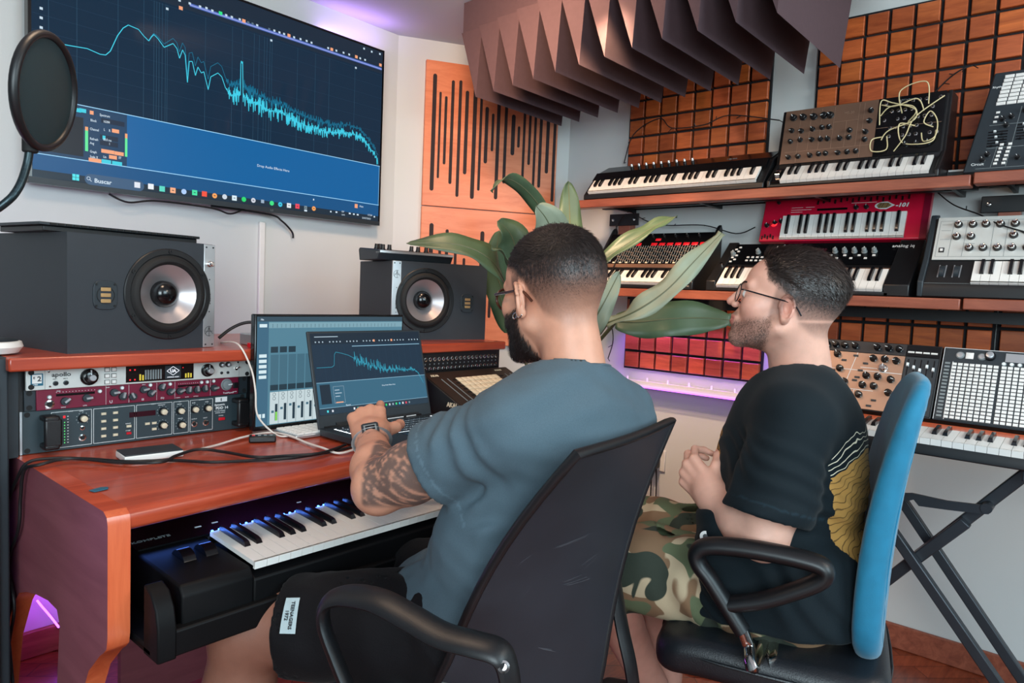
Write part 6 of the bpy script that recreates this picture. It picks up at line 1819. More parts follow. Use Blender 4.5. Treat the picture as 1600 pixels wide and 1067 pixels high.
# nails and redder fingertips are left to the skin tone
HR = hand_parts(wrR, (elR-elR+Vector((-.2, .95, -.1))).normalized(), Vector((-.97, -.2, 0)).normalized(), Vector((0, .1, 1)).normalized(), [(.3, .6, .3)]*4, [(.8, .5, -.2), (.5, .8, -.3), (.2, .9, -.3)])
armr = lambda P: smin(limb(P, [shR, elR, elR+(wrR-elR)*.35, wrR], [.054, .043, .043, .027], .02), hand_dist(P, HR), .02)
lo, hi = bbox([shR, elR, wrR]+[q[1] for s_ in HR[1] for q in s_], .065); bv, bf = nets(armr, lo, hi, .0045)
S1 = np.array([[sd.x, F1.x, 0], [sd.y, F1.y, 0], [sd.z, F1.z, 1]]); spd = (C7-waist).normalized(); Fq = spd.cross(sd).normalized() * -1
if Fq.dot(F1) < 0: Fq = -Fq
Rt1 = np.array([[sd.x, Fq.x, spd.x], [sd.y, Fq.y, spd.y], [sd.z, Fq.z, spd.z]])


def torso1(P):
    d = ell(P, chest-spd*.02, Rt1, (.172, .104, .15)); d = smin(d, ell(P, waist, Rt1, (.155, .105, .17)), .06)
    d = smin(d, cone(P, shL-sd*-.02, shR-sd*.02, .055, .055), .05); d = smin(d, ell(P, pelv, None, (.165, .13, .12)), .05)
    d = smin(d, cone(P, C7+Vector((0, 0, -.066)), shL, .046, .050), .03); d = smin(d, cone(P, C7+Vector((0, 0, -.066)), shR, .046, .050), .03)
    return d


C7b = C7
lo, hi = bbox([shL, shR, pelv, C7], .16); tv, tf_ = nets(torso1, lo, hi, .012)
legf = lambda P: np.minimum(limb(P, [hipL, knL, knL+(anL-knL)*.3, anL], [.080, .066, .060, .038], .03), limb(P, [hipR, knR, knR+(anR-knR)*.3, anR], [.078, .056, .055, .038], .03))
lo, hi = bbox([hipL, hipR, knL, knR, anL, anR], .10); lv, lf = nets(legf, lo, hi, .008)
# ankles and shoes come down to the floor
vv, ff, cc = join([hd, (av, af, ac), (bv, bf, SKIN1), (tv, tf_, SKIN1), (lv, lf, L3((136, 92, 76)))])  # legs darker than the other skin: dim light put into the colour
body1 = meshobj('body', vv-mo, ff, M['skin'], man, cc)

# hair: cap, then short strands
hw = hsv @ Rn.T+Cn-mo; meshobj('hair_cap', hw, hsf, M['hair'], man)
N_ = vnormals(hv, hf); rg = np.random.default_rng(3)


def pick(v, N, prob, n, seed):
    rg = np.random.default_rng(seed); p = prob/prob.sum(); i = rg.choice(len(v), n, p=p); return v[i]+rg.normal(size=(n, 3))*.0012, N[i]


hN = vnormals(hsv, hsf); mk = mask1(hsv)
Pp, Nn = pick(hsv, hN, np.clip(mk-.12, 0, 1)+1e-6, 15000, 1)
fl = np.stack([.55+0*Pp[:, 0], .75-1.2*np.clip(-Pp[:, 1]*8-.3, 0, 1), -.15-1.6*np.clip(-Pp[:, 1]*9-.3, 0, 1)], 1)
toW = lambda A: A @ Rn.T
strands('hair', toW(Pp)+Cn-mo, toW(Nn), toW(fl), .005+.013*np.clip((Pp[:, 2]-.04)/.07, 0, 1), .0008, M['hair'], man, lift=.22, seed=2)
pr = hairline(hv, .078, .045, .022, -.055, .02)*sst((hv[:, 2]+.015)/.07)*(hv[:, 2] < .085)
Pp, Nn = pick(hv, N_, pr+1e-9, 16000, 4); fl = np.stack([0*Pp[:, 0], -.4+0*Pp[:, 0], -1+0*Pp[:, 0]], 1)
strands('stubble', toW(Pp)+Cn-mo, toW(Nn), toW(fl), np.clip(.0016+.05*(Pp[:, 2]+.00), .0014, .006), .00036, M['hair'], man, lift=.5, seed=5)
y_, z_, x_ = hv[:, 1], hv[:, 2], np.abs(hv[:, 0])
pr = sst((-.010-.30*(y_-.01)-z_)/.012)*sst((y_-.010)/.012)*sst((z_+.125)/.02)
Pp, Nn = pick(hv, N_, pr+1e-9, 6500, 6); fl = np.stack([0*Pp[:, 0], .25+0*Pp[:, 0], -1+0*Pp[:, 0]], 1)
strands('beard', toW(Pp)+Cn-mo, toW(Nn), toW(fl), np.full(len(Pp), .010), .0009, M['hair'], man, lift=.5, seed=7)


def glasses(C, R, parent, m, glassm, tw=.0022, org=None, rim=.0019):
    Cv = Vector(C)-Vector(org); G = lambda x, y, z: Cv+R @ Vector((x, y, z))
    b = MB()
    for s in (-1, 1):
        pts = [G(s*(.033+.026*cos(q*pi/10)*(1 if abs(cos(q*pi/10)) < .8 else .96)), .108-.010*abs(cos(q*pi/10)*.5+.5), .002+.020*sin(q*pi/10)) for q in range(20)]
        b.tube(pts, rim, n=8, close=True, smooth=False)
        b.tube([G(s*.058, .098, .010), G(s*.066, .088, .011), G(s*.076, .04, .010), G(s*.083, .0, .009), G(s*.083, -.018, .004), G(s*.080, -.034, -.012)], tw, n=8)
    b.tube([G(-.008, .108, .006), G(0, .112, .009), G(.008, .108, .006)], rim, n=8)
    g = b.obj('glasses', m, parent)
    b = MB()
    for s in (-1, 1):
        c = G(s*.033, .104, .002); P_ = [G(s*(.033+.024*cos(q*pi/10)), .108-.010*abs(cos(q*pi/10)*.5+.5), .002+.0185*sin(q*pi/10)) for q in range(20)]
        b.add([c]+P_, [(0, 1+k, 1+(k+1) % 20) for k in range(20)])
    b.obj('lens', glassm, g, smooth=False)
    return g


glasses(H1c, R1, man, M['tort'], M['glass'], .0026, man.location, rim=.0026)


def eyes(C, R, parent, org):
    Cv = Vector(C)-Vector(org)
    for s in (-1, 1):
        b = MB(); c = Cv+R @ Vector((s*.0315, .0815, .004)); ax_ = R @ Vector((0, 1, 0))
        b.lathe([(.0001, -.0118), (.008, -.0085), (.0118, 0), (.0098, .0066), (.006, .0102)], c=c, ax=ax_, n=20, cap=False); b.m = 1
        b.lathe([(.006, .0102), (.0026, .0115)], c=c, ax=ax_, n=20, cap=False); b.m = 2; b.lathe([(.0026, .0115), (.0001, .0118)], c=c, ax=ax_, n=20, cap=False)
        b.obj('eye', [M['white'], mat('iris_brown', (70, 44, 30), .3), M['blackgloss']], parent)
        b = MB(); b.tube([Cv+R @ Vector((s*x, y, z)) for x, y, z in ((.012, .1015, .021), (.022, .100, .0265), (.034, .0945, .029), (.046, .081, .0255))], lambda q: (.0014, .0034-.002*q), n=8); b.obj('eyebrow', M['hair'], parent)


eyes(H1c, R1, man, man.location)
for s_, (dy, dz_) in enumerate(((.010, -.034), (-.004, -.033))):
    b = MB(); c = H1c+R1 @ Vector((-.086, -.002+dy, dz_))-man.location; b.tube([c+.0052*(cos(k*pi/8)*(R1 @ Vector((0, 1, 0)))+sin(k*pi/8)*(R1 @ Vector((.3, 0, 1)))) for k in range(16)], .0014, n=8, close=True, smooth=False); b.obj('earring', M['chrome'], man)

# t-shirt
slL = shL+(elL-shL)*.57; slR = shR+(elR-shR)*.57; dL = (elL-shL).normalized(); dR = (elR-shR).normalized()
neckA = (H1c-C7).normalized(); hemz = .585


def sleeve(P, a, e, r0, r1, disp, th=.013, deep=.035):
    """open-ended sleeve from a to its hem at e"""
    a = Vector(a); e = Vector(e); n = (e-a).normalized(); d = cone(P, a, e+n*.06, r0, r1)-disp; hp = half(P, e, n)
    return np.maximum(np.maximum(d, hp), -np.maximum(-hp-deep, d+th))


def shirt1(P):
    d = ell(P, chest-spd*.015, Rt1, (.183, .115, .175)); d = smin(d, ell(P, waist, Rt1, (.170, .118, .18)), .06)
    d = smin(d, cone(P, shL, shR, .058, .058), .05); d = smin(d, ell(P, pelv+Vector((0, 0, .02)), None, (.180, .150, .11)), .05)
    d = smin(d, cone(P, C7+Vector((0, 0, -.056)), shL, .050, .055), .035); d = smin(d, cone(P, C7+Vector((0, 0, -.056)), shR, .050, .055), .035)
    t = (P-V3(waist)) @ V3(spd); lat = (P-V3(waist)) @ V3(sd)
    fold = .0050*np.sin(60*t+9*lat+2*wob(P, 9))*sst((.10-np.abs(t-.0))/.08)+.0035*np.sin(70*(t*.6-lat))*sst((lat*-1-.05)/.06)*sst((.16-t)/.1)
    ux = (P-V3(shL)) @ V3(dL); fold = fold+.0042*np.sin(75*ux+16*wob(P, 7, 3))*sst((ux-.01)/.04)*sst((lat*-1-.10)/.05); fold = fold*(1-sst((ux-(slL-shL).length+.055)/.035)*sst((lat*-1-.12)/.04))
    fold = fold+.0030*np.sin(80*(((P-V3(C7)) @ V3(neckA))+.35*np.abs(lat-.02)))*sst((.09-np.abs((P-V3(C7)) @ V3(neckA)+.02))/.05)
    dp = .004+fold+.0022*wob(P, 22, 4)+.0012*wob(P, 55, 1)
    return smin(d-dp, np.minimum(sleeve(P, shL+dL*.01, slL, .060, .076, dp), sleeve(P, shR+dR*.01, slR, .060, .074, dp)), .016)


def shell(fn, cuts, th=.011, deep=.035):
    def g(P):
        o = fn(P); d = o
        for (p, n, R) in cuts:       # open an end: cut beyond plane p,n inside a tube of radius R and hollow out the last few centimetres
            p_ = Vector(p); n_ = Vector(n).normalized(); hp = half(P, p_, n_); ax_ = cone(P, p_-n_*.05, p_+n_*.35, R, R)
            d = np.maximum(d, -np.maximum(-hp, ax_))
            d = np.maximum(d, -np.maximum(np.maximum(-hp-deep, ax_), o+th))
        return d
    return g


cuts = [(C7-neckA*.014+Vector((.0, .02, 0)), (neckA+F1*.30).normalized(), .085), (pelv+Vector((0, 0, -.01)), Vector((0, 0, -1)), .30)]
lo, hi = bbox([shL, shR, elL, elR, pelv, C7], .13); sv, sf = nets(shell(shirt1, cuts), lo, hi, .0048); sv = smooth(sv, sf, 3, .4)
TS1 = L3((76, 93, 103))
cs_ = np.tile(TS1, (len(sv), 1))
band = np.abs((sv-V3(slL)) @ V3(dL)+.022) < .0016; nearL = np.linalg.norm(sv-V3(slL), axis=1) < .12
cs_[band & nearL] *= 1.35
meshobj('t_shirt', sv-mo, sf, M['cloth_tint'], man, cs_)


def neckband(C7_, nA, off, tilt, r, m, parent, fn):
    """rib collar: ring around the neck resting on the shirt"""
    u = Vector(nA).orthogonal().normalized(); w = Vector(nA).cross(u).normalized()
    c = C7_+off; b = MB(); b.tube([c+r*(cos(k*pi/16)*u+sin(k*pi/16)*w) for k in range(32)], (lambda q: (.0045, .009)), n=10, close=True, smooth=False, flat=nA)
    return b.obj('collar', m, parent)


M['ts1'] = mat('grey_blue_rib', (74, 90, 100), .85, bump=.3, bscale=800); M['ts2'] = mat('black_rib', (20, 26, 30), .85, bump=.3, bscale=800)
neckband(C7-man.location, (neckA+Vector((0, .15, 0))).normalized(), neckA*-.004+F1*.004, 0, .061, M['ts1'], man, None)


def shorts1(P):
    d = ell(P, pelv+Vector((0, 0, -.01)), None, (.178, .145, .115))
    L_ = cone(P, hipL, knL, .098, .082); R_2 = cone(P, hipR, knR, .098, .080)
    d = smin(smin(d, L_, .03), R_2, .02); t = ((P-V3(hipL)) @ V3((knL-hipL).normalized()))
    return d-.004-.0055*np.sin(44*t+10*wob(P, 8))*sst((.30-t)/.2)-.003*wob(P, 25)


kd = (knL-hipL).normalized(); kdR = (knR-hipR).normalized()
hL_ = hipL+(knL-hipL)*.76; hR_ = hipR+(knR-hipR)*.9
lo, hi = bbox([hipL, hipR, knL, knR], .14); qv, qf = nets(shell(shorts1, [(hL_, kd, .16), (hR_, kdR, .16), (pelv+Vector((0, 0, .09)), Vector((0, 0, 1)), .3)]), lo, hi, .0065); qv = smooth(qv, qf, 1, .4)
sh1 = meshobj('shorts', qv-mo, qf, M['shorts'], man)
# cloth label on the shorts
_dirc = (dep(455, 962, 1)-CAM)
_best = None
for k in range(200):
    p = CAM+_dirc*(1.0+.002*k)
    if float(shorts1(np.array([[p.x, p.y, p.z]], dtype=np.float32))[0]) < .001: _best = p; break
if _best is None: _best = dep(455, 962, 1.22)
e_ = .004; g_ = Vector([float(shorts1(np.array([V3(_best)+np.array(dv, dtype=np.float32)]))[0]-shorts1(np.array([V3(_best)-np.array(dv, dtype=np.float32)]))[0]) for dv in ((e_, 0, 0), (0, e_, 0), (0, 0, e_))]).normalized()
tu_ = (kd-g_*kd.dot(g_)).normalized(); tw_ = g_.cross(tu_)
b = MB(); nn_ = 8
for i in range(nn_+1):
    a_ = (i/nn_-.5)*.058
    for s_ in (-1, 1):
        p = _best+tw_*a_+tu_*s_*.0135
        for _ in range(6):
            dd = float(shorts1(np.array([[p.x, p.y, p.z]], dtype=np.float32))[0]); p = p-g_*dd
        b.v.append(tuple(p+g_*.0045-man.location))
for i in range(nn_): b.f.append((2*i, 2*i+1, 2*i+3, 2*i+2)); b.mi.append(0)
lb = b.obj('cloth_label', mat('label_cloth', (170, 186, 190), .8, bump=.3, bscale=1500), sh1)
Rl = Matrix((tw_, -tu_, g_)).transposed().to_4x4()
if (Rl.to_3x3() @ Vector((1, 0, 0))).dot(Vector((0, 0, 1))) > 0: Rl = Matrix((-tw_, tu_, g_)).transposed().to_4x4()
for s_, off in (('TEENAGERS', .003), ('1972', -.006)):
    o = text(s_, .0085, M['inkd'], lb, (0, 0, 0), align='CENTER', bold=.0002); o.matrix_basis = Matrix.Translation(_best+g_*.0075-man.location) @ Rl @ Matrix.Translation((0, off-.002, 0))

# shoes
def shoe(parent, an, fwd, m, org, name='shoe'):
    a = Vector((an[0], an[1], .05)); f = Vector(fwd).normalized()
    fn = lambda P: np.maximum(smin(cone(P, a-f*.04, a+f*.15+Vector((0, 0, -.015)), .042, .036), cone(P, a, a+Vector((0, 0, .05)), .042, .045), .02), -(P[:, 2]-.004))
    lo, hi = bbox([a-f*.04, a+f*.15, a+Vector((0, 0, .05))], .05); v, f_ = nets(fn, lo, hi, .006); return meshobj(name, v-V3(org), f_, m, parent)


shoe(man, anL, F1, M['rubber'], man.location); shoe(man, anR, F1, M['rubber'], man.location)

# wristwatch
wp = wrL-dk*.012-man.location; b = MB(); ua, wa = sk, nk_
b.tube([wp+.0330*cos(k*pi/14)*ua+.0300*sin(k*pi/14)*wa for k in range(28)], lambda q: (.0018, .0085), n=8, close=True, smooth=False, flat=nk_)
for_ = b
wt = b.obj('watch_strap', M['alu'], man)
b = MB(); Tw = Matrix.Translation(wp+wa*.0285) @ Matrix((ua, dk, wa)).transposed().to_4x4()
pts = [(-.017, -.014), (-.013, -.0175), (.013, -.0175), (.017, -.014), (.017, .014), (.013, .0175), (-.013, .0175), (-.017, .014)]
b.prism(pts, -.002, .0065, Tw, axis='z'); wc = b.obj('watch_case', M['dark'], wt, bevel=.001)
b = MB(); b.box(-.0125, .0125, -.0105, .010, .0065, .0072, Tw); b.obj('watch_face', M['inkg'], wt)
b = MB(); b.box(-.0095, .0095, -.0072, .0062, .0072, .0076, Tw); b.obj('watch_display', M['blackgloss'], wt)

# ================================================================== person in the black t-shirt
F2 = Vector((-.27, .963, 0)).normalized(); S2v = Vector((F2.y, -F2.x, 0))   # S2v = his right, away from the camera
H2c = dep(1228, 478, 1.55); R2 = frame3((-.345, .938, 0), pitch=radians(13), roll=0)
p2 = dep(1238, 905, 1.55); w2 = dep(1226, 805, 1.56); c2 = dep(1238, 705, 1.57); n2 = dep(1252, 585, 1.575)
s2L = dep(1240, 655, 1.40); s2R = s2L+S2v*.37; s2R.z = s2L.z
e2L = dep(1192, 838, 1.385); wr2L = dep(1114, 777, 1.505)
e2R = s2R+(e2L-s2L)*1.0+S2v*.02; wr2R = dep(1128, 772, 1.66)
h2L, h2R = p2-S2v*.10, p2+S2v*.10
k2L = h2L+F2*.43+Vector((0, 0, -.02)); k2R = h2R+F2*.43+Vector((.02, 0, -.02)); k2L.z = k2R.z = .545
a2L = dep(1012, 1062, 1.80); a2R = dep(1040, 1058, 1.93); a2L = k2L+(a2L-k2L)*(.45/(a2L-k2L).length); a2R = k2R+(a2R-k2R)*(.45/(a2R-k2R).length)
a2L.z = max(a2L.z, .09); a2R.z = max(a2R.z, .09)
man2 = thing('person', 'person in profile in a black t-shirt and camouflage shorts, looking up with clasped hands', 'person', (p2.x, p2.y, 0))
mo2 = V3(man2.location)


def col2(v):
    x, y, z = np.abs(v[:, 0]), v[:, 1], v[:, 2]; c = np.tile(SKIN2, (len(v), 1))
    red = (sst((y-.095)/.015)*.5*sst((.02-x)/.015)*sst((.0-z)/.01)+.25*sst((y-.03)/.03)*sst((x-.025)/.02)*sst((.005-z)/.02)+.5*sst((x-.076)/.006)*sst((.03-np.abs(z))/.01))[:, None]
    c = c*(1-red*np.array([.02, .22, .20]))
    lip = (sst((y-.094)/.003)*sst((.024-x)/.005)*sst((-.047-z)/.003)*sst((z+.071)/.004))[:, None]; c = c*(1-lip*.8)+L3((186, 104, 98))*lip*.8
    hm = hairline(v, .082, .034, .010, -.052, .02); n = .5+.5*wob(v, 900, 3)
    side = sst((z+.075)/.06)
    line = np.exp(-((z-(-.020-.25*(y+.05)))/.0035)**2)*sst((-.02-y)/.01)   # shaved line above the nape
    fade = hm*(.55+.43*sst((z+.02)/.05))*side*(1-.8*line)
    a = np.clip(fade*(.85+.3*n), 0, 1)[:, None]; c = c*(1-a)+L3((42, 34, 34))*a
    bm = sst((-.014-.42*(y-.01)-z)/.022)*sst((y-.006)/.02)*sst((z+.125)/.02)*(.42+.25*n)
    sb = sst((y-.0)/.008)*sst((.034-y)/.010)*sst((.05-z)/.02)*sst((z+.05)/.02)*sst((x-.05)/.01)*.5
    mu = sst((y-.088)/.008)*sst((-.036-z)/.005)*sst((z+.050)/.004)*.6
    bm = np.clip(np.maximum(np.maximum(bm, sb), mu), 0, 1)*(1-lip[:, 0])
    bm = bm[:, None]; c = c*(1-bm)+L3((70, 52, 46))*bm
    return c


def mask2(P): return hairline(P, .085, .052, .032, -.004, .03)*np.clip((P[:, 2]-.004)/.075, 0, 1)


hd2, hv2, hf2, (hs2v, hs2f), Rn2, Cn2 = person_head('head', H2c, R2, n2+Vector((0, 0, -.01)), SKIN2, .0, .005, mask2, col2, .064, 1.06)
d2 = (dep(1088, 748, 1.545)-wr2L).normalized(); s2 = (Vector((.1, .1, 1))-d2*Vector((.1, .1, 1)).dot(d2)).normalized(); n2_ = s2.cross(d2)
if n2_.dot(CAM-wr2L) < 0: n2_ = -n2_
H2L = hand_parts(wr2L, d2, s2, n2_, [(.75, .95, .5), (.75, .95, .5), (.8, .95, .5), (.85, .9, .5)], [(.6, .75, -.5), (.2, .8, -.8), (0, .7, -.9)], spread=.05)
d2r = (dep(1090, 758, 1.60)-wr2R).normalized(); s2r = (Vector((0, 0, 1))-d2r*Vector((0, 0, 1)).dot(d2r)).normalized(); n2r = d2r.cross(s2r)
if n2r.dot(S2v) < 0: n2r = -n2r
n2r = (n2r).normalized()
H2R = hand_parts(wr2R, d2r, s2r, n2r, [(.30, .75, .55), (.35, .75, .55), (.4, .75, .5), (.45, .7, .5)], [(.55, .7, -.5), (.2, .8, -.8), (0, .7, -.9)], spread=.10)
m2 = e2L+(wr2L-e2L)*.35
arm2 = lambda P: smin(limb(P, [s2L, e2L+(s2L-e2L)*.25, e2L, m2, wr2L, wr2L+d2*.02], [.060, .054, .046, .048, .031, .028], .02), hand_dist(P, H2L), .02)
lo, hi = bbox([s2L, e2L, wr2L]+[q[1] for s_ in H2L[1] for q in s_]+[q[1] for q in H2L[2]], .065); a2v, a2f = nets(arm2, lo, hi, .0032); a2v = smooth(a2v, a2f, 1, .4)
arm2r = lambda P: smin(limb(P, [s2R, e2R, e2R+(wr2R-e2R)*.35, wr2R], [.060, .046, .048, .031], .02), hand_dist(P, H2R), .02)
lo, hi = bbox([s2R, e2R, wr2R]+[q[1] for s_ in H2R[1] for q in s_]+[q[1] for q in H2R[2]], .065); b2v, b2f = nets(arm2r, lo, hi, .0035); b2v = smooth(b2v, b2f, 1, .4)
sp2 = (n2-w2).normalized(); Fq2 = sp2.cross(S2v).normalized()
if Fq2.dot(F2) < 0: Fq2 = -Fq2
Rt2 = np.array([[S2v.x, Fq2.x, sp2.x], [S2v.y, Fq2.y, sp2.y], [S2v.z, Fq2.z, sp2.z]])
tors2 = lambda P: smin(smin(ell(P, c2, Rt2, (.185, .125, .19)), ell(P, w2, Rt2, (.17, .13, .17)), .06), ell(P, p2, None, (.17, .14, .12)), .05)
lo, hi = bbox([s2L, s2R, p2, n2], .16); t2v, t2f = nets(tors2, lo, hi, .014)
leg2 = lambda P: np.minimum(limb(P, [h2L, k2L, k2L+(a2L-k2L)*.3, a2L, a2L+Vector((0, 0, -.05))], [.085, .062, .060, .040, .036], .03), limb(P, [h2R, k2R, k2R+(a2R-k2R)*.3, a2R, a2R+Vector((0, 0, -.05))], [.085, .062, .060, .040, .036], .03))
lo, hi = bbox([h2L, h2R, k2L, k2R, a2L, a2R], .12); l2v, l2f = nets(leg2, lo, hi, .008)
vv, ff, cc = join([hd2, (a2v, a2f, SKIN2), (b2v, b2f, SKIN2), (t2v, t2f, SKIN2), (l2v, l2f, L3((198, 142, 126)))])
meshobj('body', vv-mo2, ff, M['skin'], man2, cc)
toW2 = lambda A: A @ Rn2.T
meshobj('hair_cap', toW2(hs2v)+Cn2-mo2, hs2f, M['hair2'], man2)
hN = vnormals(hs2v, hs2f); mk = mask2(hs2v)
Pp, Nn = pick(hs2v, hN, np.clip(mk-.1, 0, 1)+1e-6, 17000, 1)
fl = np.stack([.10*np.sign(Pp[:, 0])+0*Pp[:, 0], -1.0+0*Pp[:, 0], .25-2.2*np.clip(-Pp[:, 1]*8-.2, 0, 1)], 1)
strands('hair', toW2(Pp)+Cn2-mo2, toW2(Nn), toW2(fl), .006+.027*np.clip((Pp[:, 2]-.03)/.06, 0, 1), .0011, M['hair2'], man2, lift=.55, jit=.33, seed=2)
N2_ = vnormals(hv2, hf2); pr = hairline(hv2, .082, .036, .012, -.048, .015)*sst((hv2[:, 2]+.01)/.05)*(hv2[:, 2] < .08)
Pp, Nn = pick(hv2, N2_, pr+1e-9, 15000, 4); fl = np.stack([0*Pp[:, 0], -.7+0*Pp[:, 0], -1+0*Pp[:, 0]], 1)
strands('stubble', toW2(Pp)+Cn2-mo2, toW2(Nn), toW2(fl), np.clip(.002+.08*(Pp[:, 2]-.0), .0018, .007), .0004, M['hair2'], man2, lift=.5, seed=5)
y_, z_ = hv2[:, 1], hv2[:, 2]; pr = sst((-.018-.42*(y_-.01)-z_)/.02)*sst((y_-.012)/.012)*sst((z_+.118)/.02)
Pp, Nn = pick(hv2, N2_, pr+1e-9, 9000, 6); fl = np.stack([0*Pp[:, 0], .2+0*Pp[:, 0], -1+0*Pp[:, 0]], 1)
strands('beard', toW2(Pp)+Cn2-mo2, toW2(Nn), toW2(fl), np.full(len(Pp), .0028), .0003, M['hair2'], man2, lift=.6, seed=7)
glasses(H2c, R2, man2, M['frame'], M['glass'], .0016, man2.location, rim=.0011); eyes(H2c, R2, man2, man2.location)

d2L = (e2L-s2L).normalized(); sl2 = s2L+(e2L-s2L)*.84; d2R = (e2R-s2R).normalized(); sl2R = s2R+(e2R-s2R)*.84; nA2 = (H2c-n2).normalized()


bg = dep(1128, 842, 1.50)


def shirt2(P):
    d = ell(P, c2, Rt2, (.195, .148, .20)); d = smin(d, ell(P, w2+F2*.008, Rt2, (.185, .160, .18)), .06)
    d = smin(d, ell(P, p2+Vector((0, 0, .0))+F2*.0, Rt2, (.205, .178, .17)), .05)
    d = smin(d, ell(P, bg, Rt2, (.075, .055, .065)), .06)
    d = smin(d, cone(P, s2L+S2v*.03, s2R-S2v*.03, .062, .062), .05)
    d = smin(d, cone(P, n2+Vector((0, 0, -.045)), s2L+S2v*.02, .060, .062), .05); d = smin(d, cone(P, n2+Vector((0, 0, -.045)), s2R-S2v*.02, .060, .062), .05)
    d = smin(d, cone(P, p2-S2v*.09+Vector((0, 0, .0)), h2L+F2*.09+Vector((0, 0, -.01)), .135, .118), .05)
    t = (P-V3(w2)) @ V3(sp2); fw = (P-V3(w2)) @ V3(F2)
    fold = .005*np.sin(46*t+14*fw+2*wob(P, 8))*sst((.16-np.abs(t+.05))/.1)
    ux = (P-V3(s2L)) @ V3(d2L); fold = fold+.0030*np.sin(55*ux+18*wob(P, 6, 3))*sst((ux-.02)/.05)
    dp = .003+fold+.0025*wob(P, 20, 4)
    return smin(d-dp, np.minimum(sleeve(P, s2L, sl2, .068, .088, dp), sleeve(P, s2R, sl2R, .068, .088, dp)), .016)


cuts = [(n2+nA2*.016+F2*.012, (nA2+F2*.22).normalized(), .09), (Vector((p2.x, p2.y, .505)), Vector((0, 0, -1)), .34)]
lo, hi = bbox([s2L, s2R, e2L, e2R, p2, n2], .15); sv, sf = nets(shell(shirt2, cuts), lo, hi, .0052); sv = smooth(sv, sf, 3, .4)
TS2 = L3((12, 24, 30)); cs_ = np.tile(TS2, (len(sv), 1)); qn = vnormals(sv, sf)
fw = (sv-V3(c2)) @ V3(F2); up = (sv-V3(c2)) @ V3(Vector((0, 0, 1))); la_ = (sv-V3(c2)) @ V3(S2v)
# printed back artwork: thin cream arcs above an ochre field with darker contour lines
bk = (fw < -.020) & (la_ > -.175) & (la_ < .14) & (fw < -.075-.9*np.minimum(la_+.08, 0)*-1*0+.0); 
arc = up-.075+ (np.abs(la_+.02)*2.4)**2*.32
fr = (fw > .06) & (np.abs(la_+.02) < .085) & (np.abs(up+.02-.10*0) < .085)
dm = np.abs(la_+.02)+np.abs(up+.015); cs_[fr & (dm < .080) & (dm > .072)] = L3((214, 158, 60)); cs_[fr & (dm < .060) & (dm > .052)] = L3((214, 158, 60)); cs_[fr & (dm < .04)] = L3((190, 138, 56))
bd = (np.abs((sv-V3(sl2)) @ V3(d2L)+.026) < .0018) & (np.linalg.norm(sv-V3(sl2), axis=1) < .14); cs_[bd] *= 2.2
ts2 = meshobj('t_shirt', sv-mo2, sf, None, man2, cs_)
at = ts2.data.attributes.new('art', 'FLOAT_VECTOR', 'POINT'); at.data.foreach_set('vector', np.stack([arc, la_, np.where(bk & (up > -.17), 1.0, 0.0)], 1).astype(np.float32).ravel())


def art_cloth():
    m = mat('black_jersey_with_back_print', (12, 24, 30), .85, noise=.08, scale=500, bump=.25, bscale=900, attr='tint', sheen=.04, spec=.25); nt = m.node_tree; N = nt.nodes; L = nt.links; b = N['Principled BSDF']
    src = b.inputs['Base Color'].links[0].from_socket
    a = N.new('ShaderNodeAttribute'); a.attribute_name = 'art'; sp_ = N.new('ShaderNodeSeparateXYZ'); L.new(a.outputs['Vector'], sp_.inputs[0])
    def mth(op, x, y=None, z_=None):
        n = N.new('ShaderNodeMath'); n.operation = op
        for i_, v_ in enumerate((x, y, z_)):
            if v_ is None: continue
            if isinstance(v_, (int, float)): n.inputs[i_].default_value = v_
            else: L.new(v_, n.inputs[i_])
        return n.outputs[0]
    def mixc(f, c1, c2):
        x = N.new('ShaderNodeMix'); x.data_type = 'RGBA'; L.new(f, x.inputs[0])
        for k_, c_ in ((6, c1), (7, c2)):
            if isinstance(c_, tuple): x.inputs[k_].default_value = (*lin(c_), 1)
            else: L.new(c_, x.inputs[k_])
        return x.outputs[2]
    nz = N.new('ShaderNodeTexNoise'); nz.inputs['Scale'].default_value = 14; tc = N.new('ShaderNodeTexCoord'); L.new(tc.outputs['Object'], nz.inputs['Vector'])
    wv = mth('ADD', sp_.outputs[0], mth('MULTIPLY', mth('SUBTRACT', nz.outputs[0], .5), .05))
    mask = mth('GREATER_THAN', sp_.outputs[2], .5)
    oc = mth('MULTIPLY', mth('LESS_THAN', wv, -.040), mask)
    ln = mth('LESS_THAN', mth('FRACT', mth('MULTIPLY', wv, 75)), .16)
    arcs = mth('MULTIPLY', mth('MULTIPLY', mth('LESS_THAN', mth('FRACT', mth('MULTIPLY', wv, 85)), .17), mth('MULTIPLY', mth('GREATER_THAN', wv, -.040), mth('LESS_THAN', wv, .006))), mask)
    och = mixc(ln, (182, 138, 74), (112, 84, 46))
    L.new(mixc(arcs, mixc(oc, src, och), (222, 214, 190)), b.inputs['Base Color']); return m


ts2.data.materials[0] = art_cloth()
neckband(n2-man2.location, (nA2+F2*.25).normalized(), nA2*.010+F2*.014, 0, .071, M['ts2'], man2, None)


def shorts2(P):
    d = ell(P, p2+Vector((0, 0, -.01)), None, (.185, .160, .115))
    A_ = cone(P, h2L, k2L, .102, .094); B_ = cone(P, h2R, k2R, .102, .094)
    A2_ = cone(P, k2L, k2L+(a2L-k2L)*.30, .094, .086); B2_ = cone(P, k2R, k2R+(a2R-k2R)*.30, .094, .086)
    A_ = smin(A_, A2_, .02); B_ = smin(B_, B2_, .02)
    d = smin(smin(d, A_, .03), B_, .012); t = (P-V3(h2L)) @ V3(F2)
    return d-.003-.0045*np.sin(40*t+26*P[:, 2]+8*wob(P, 7))-.003*wob(P, 24)


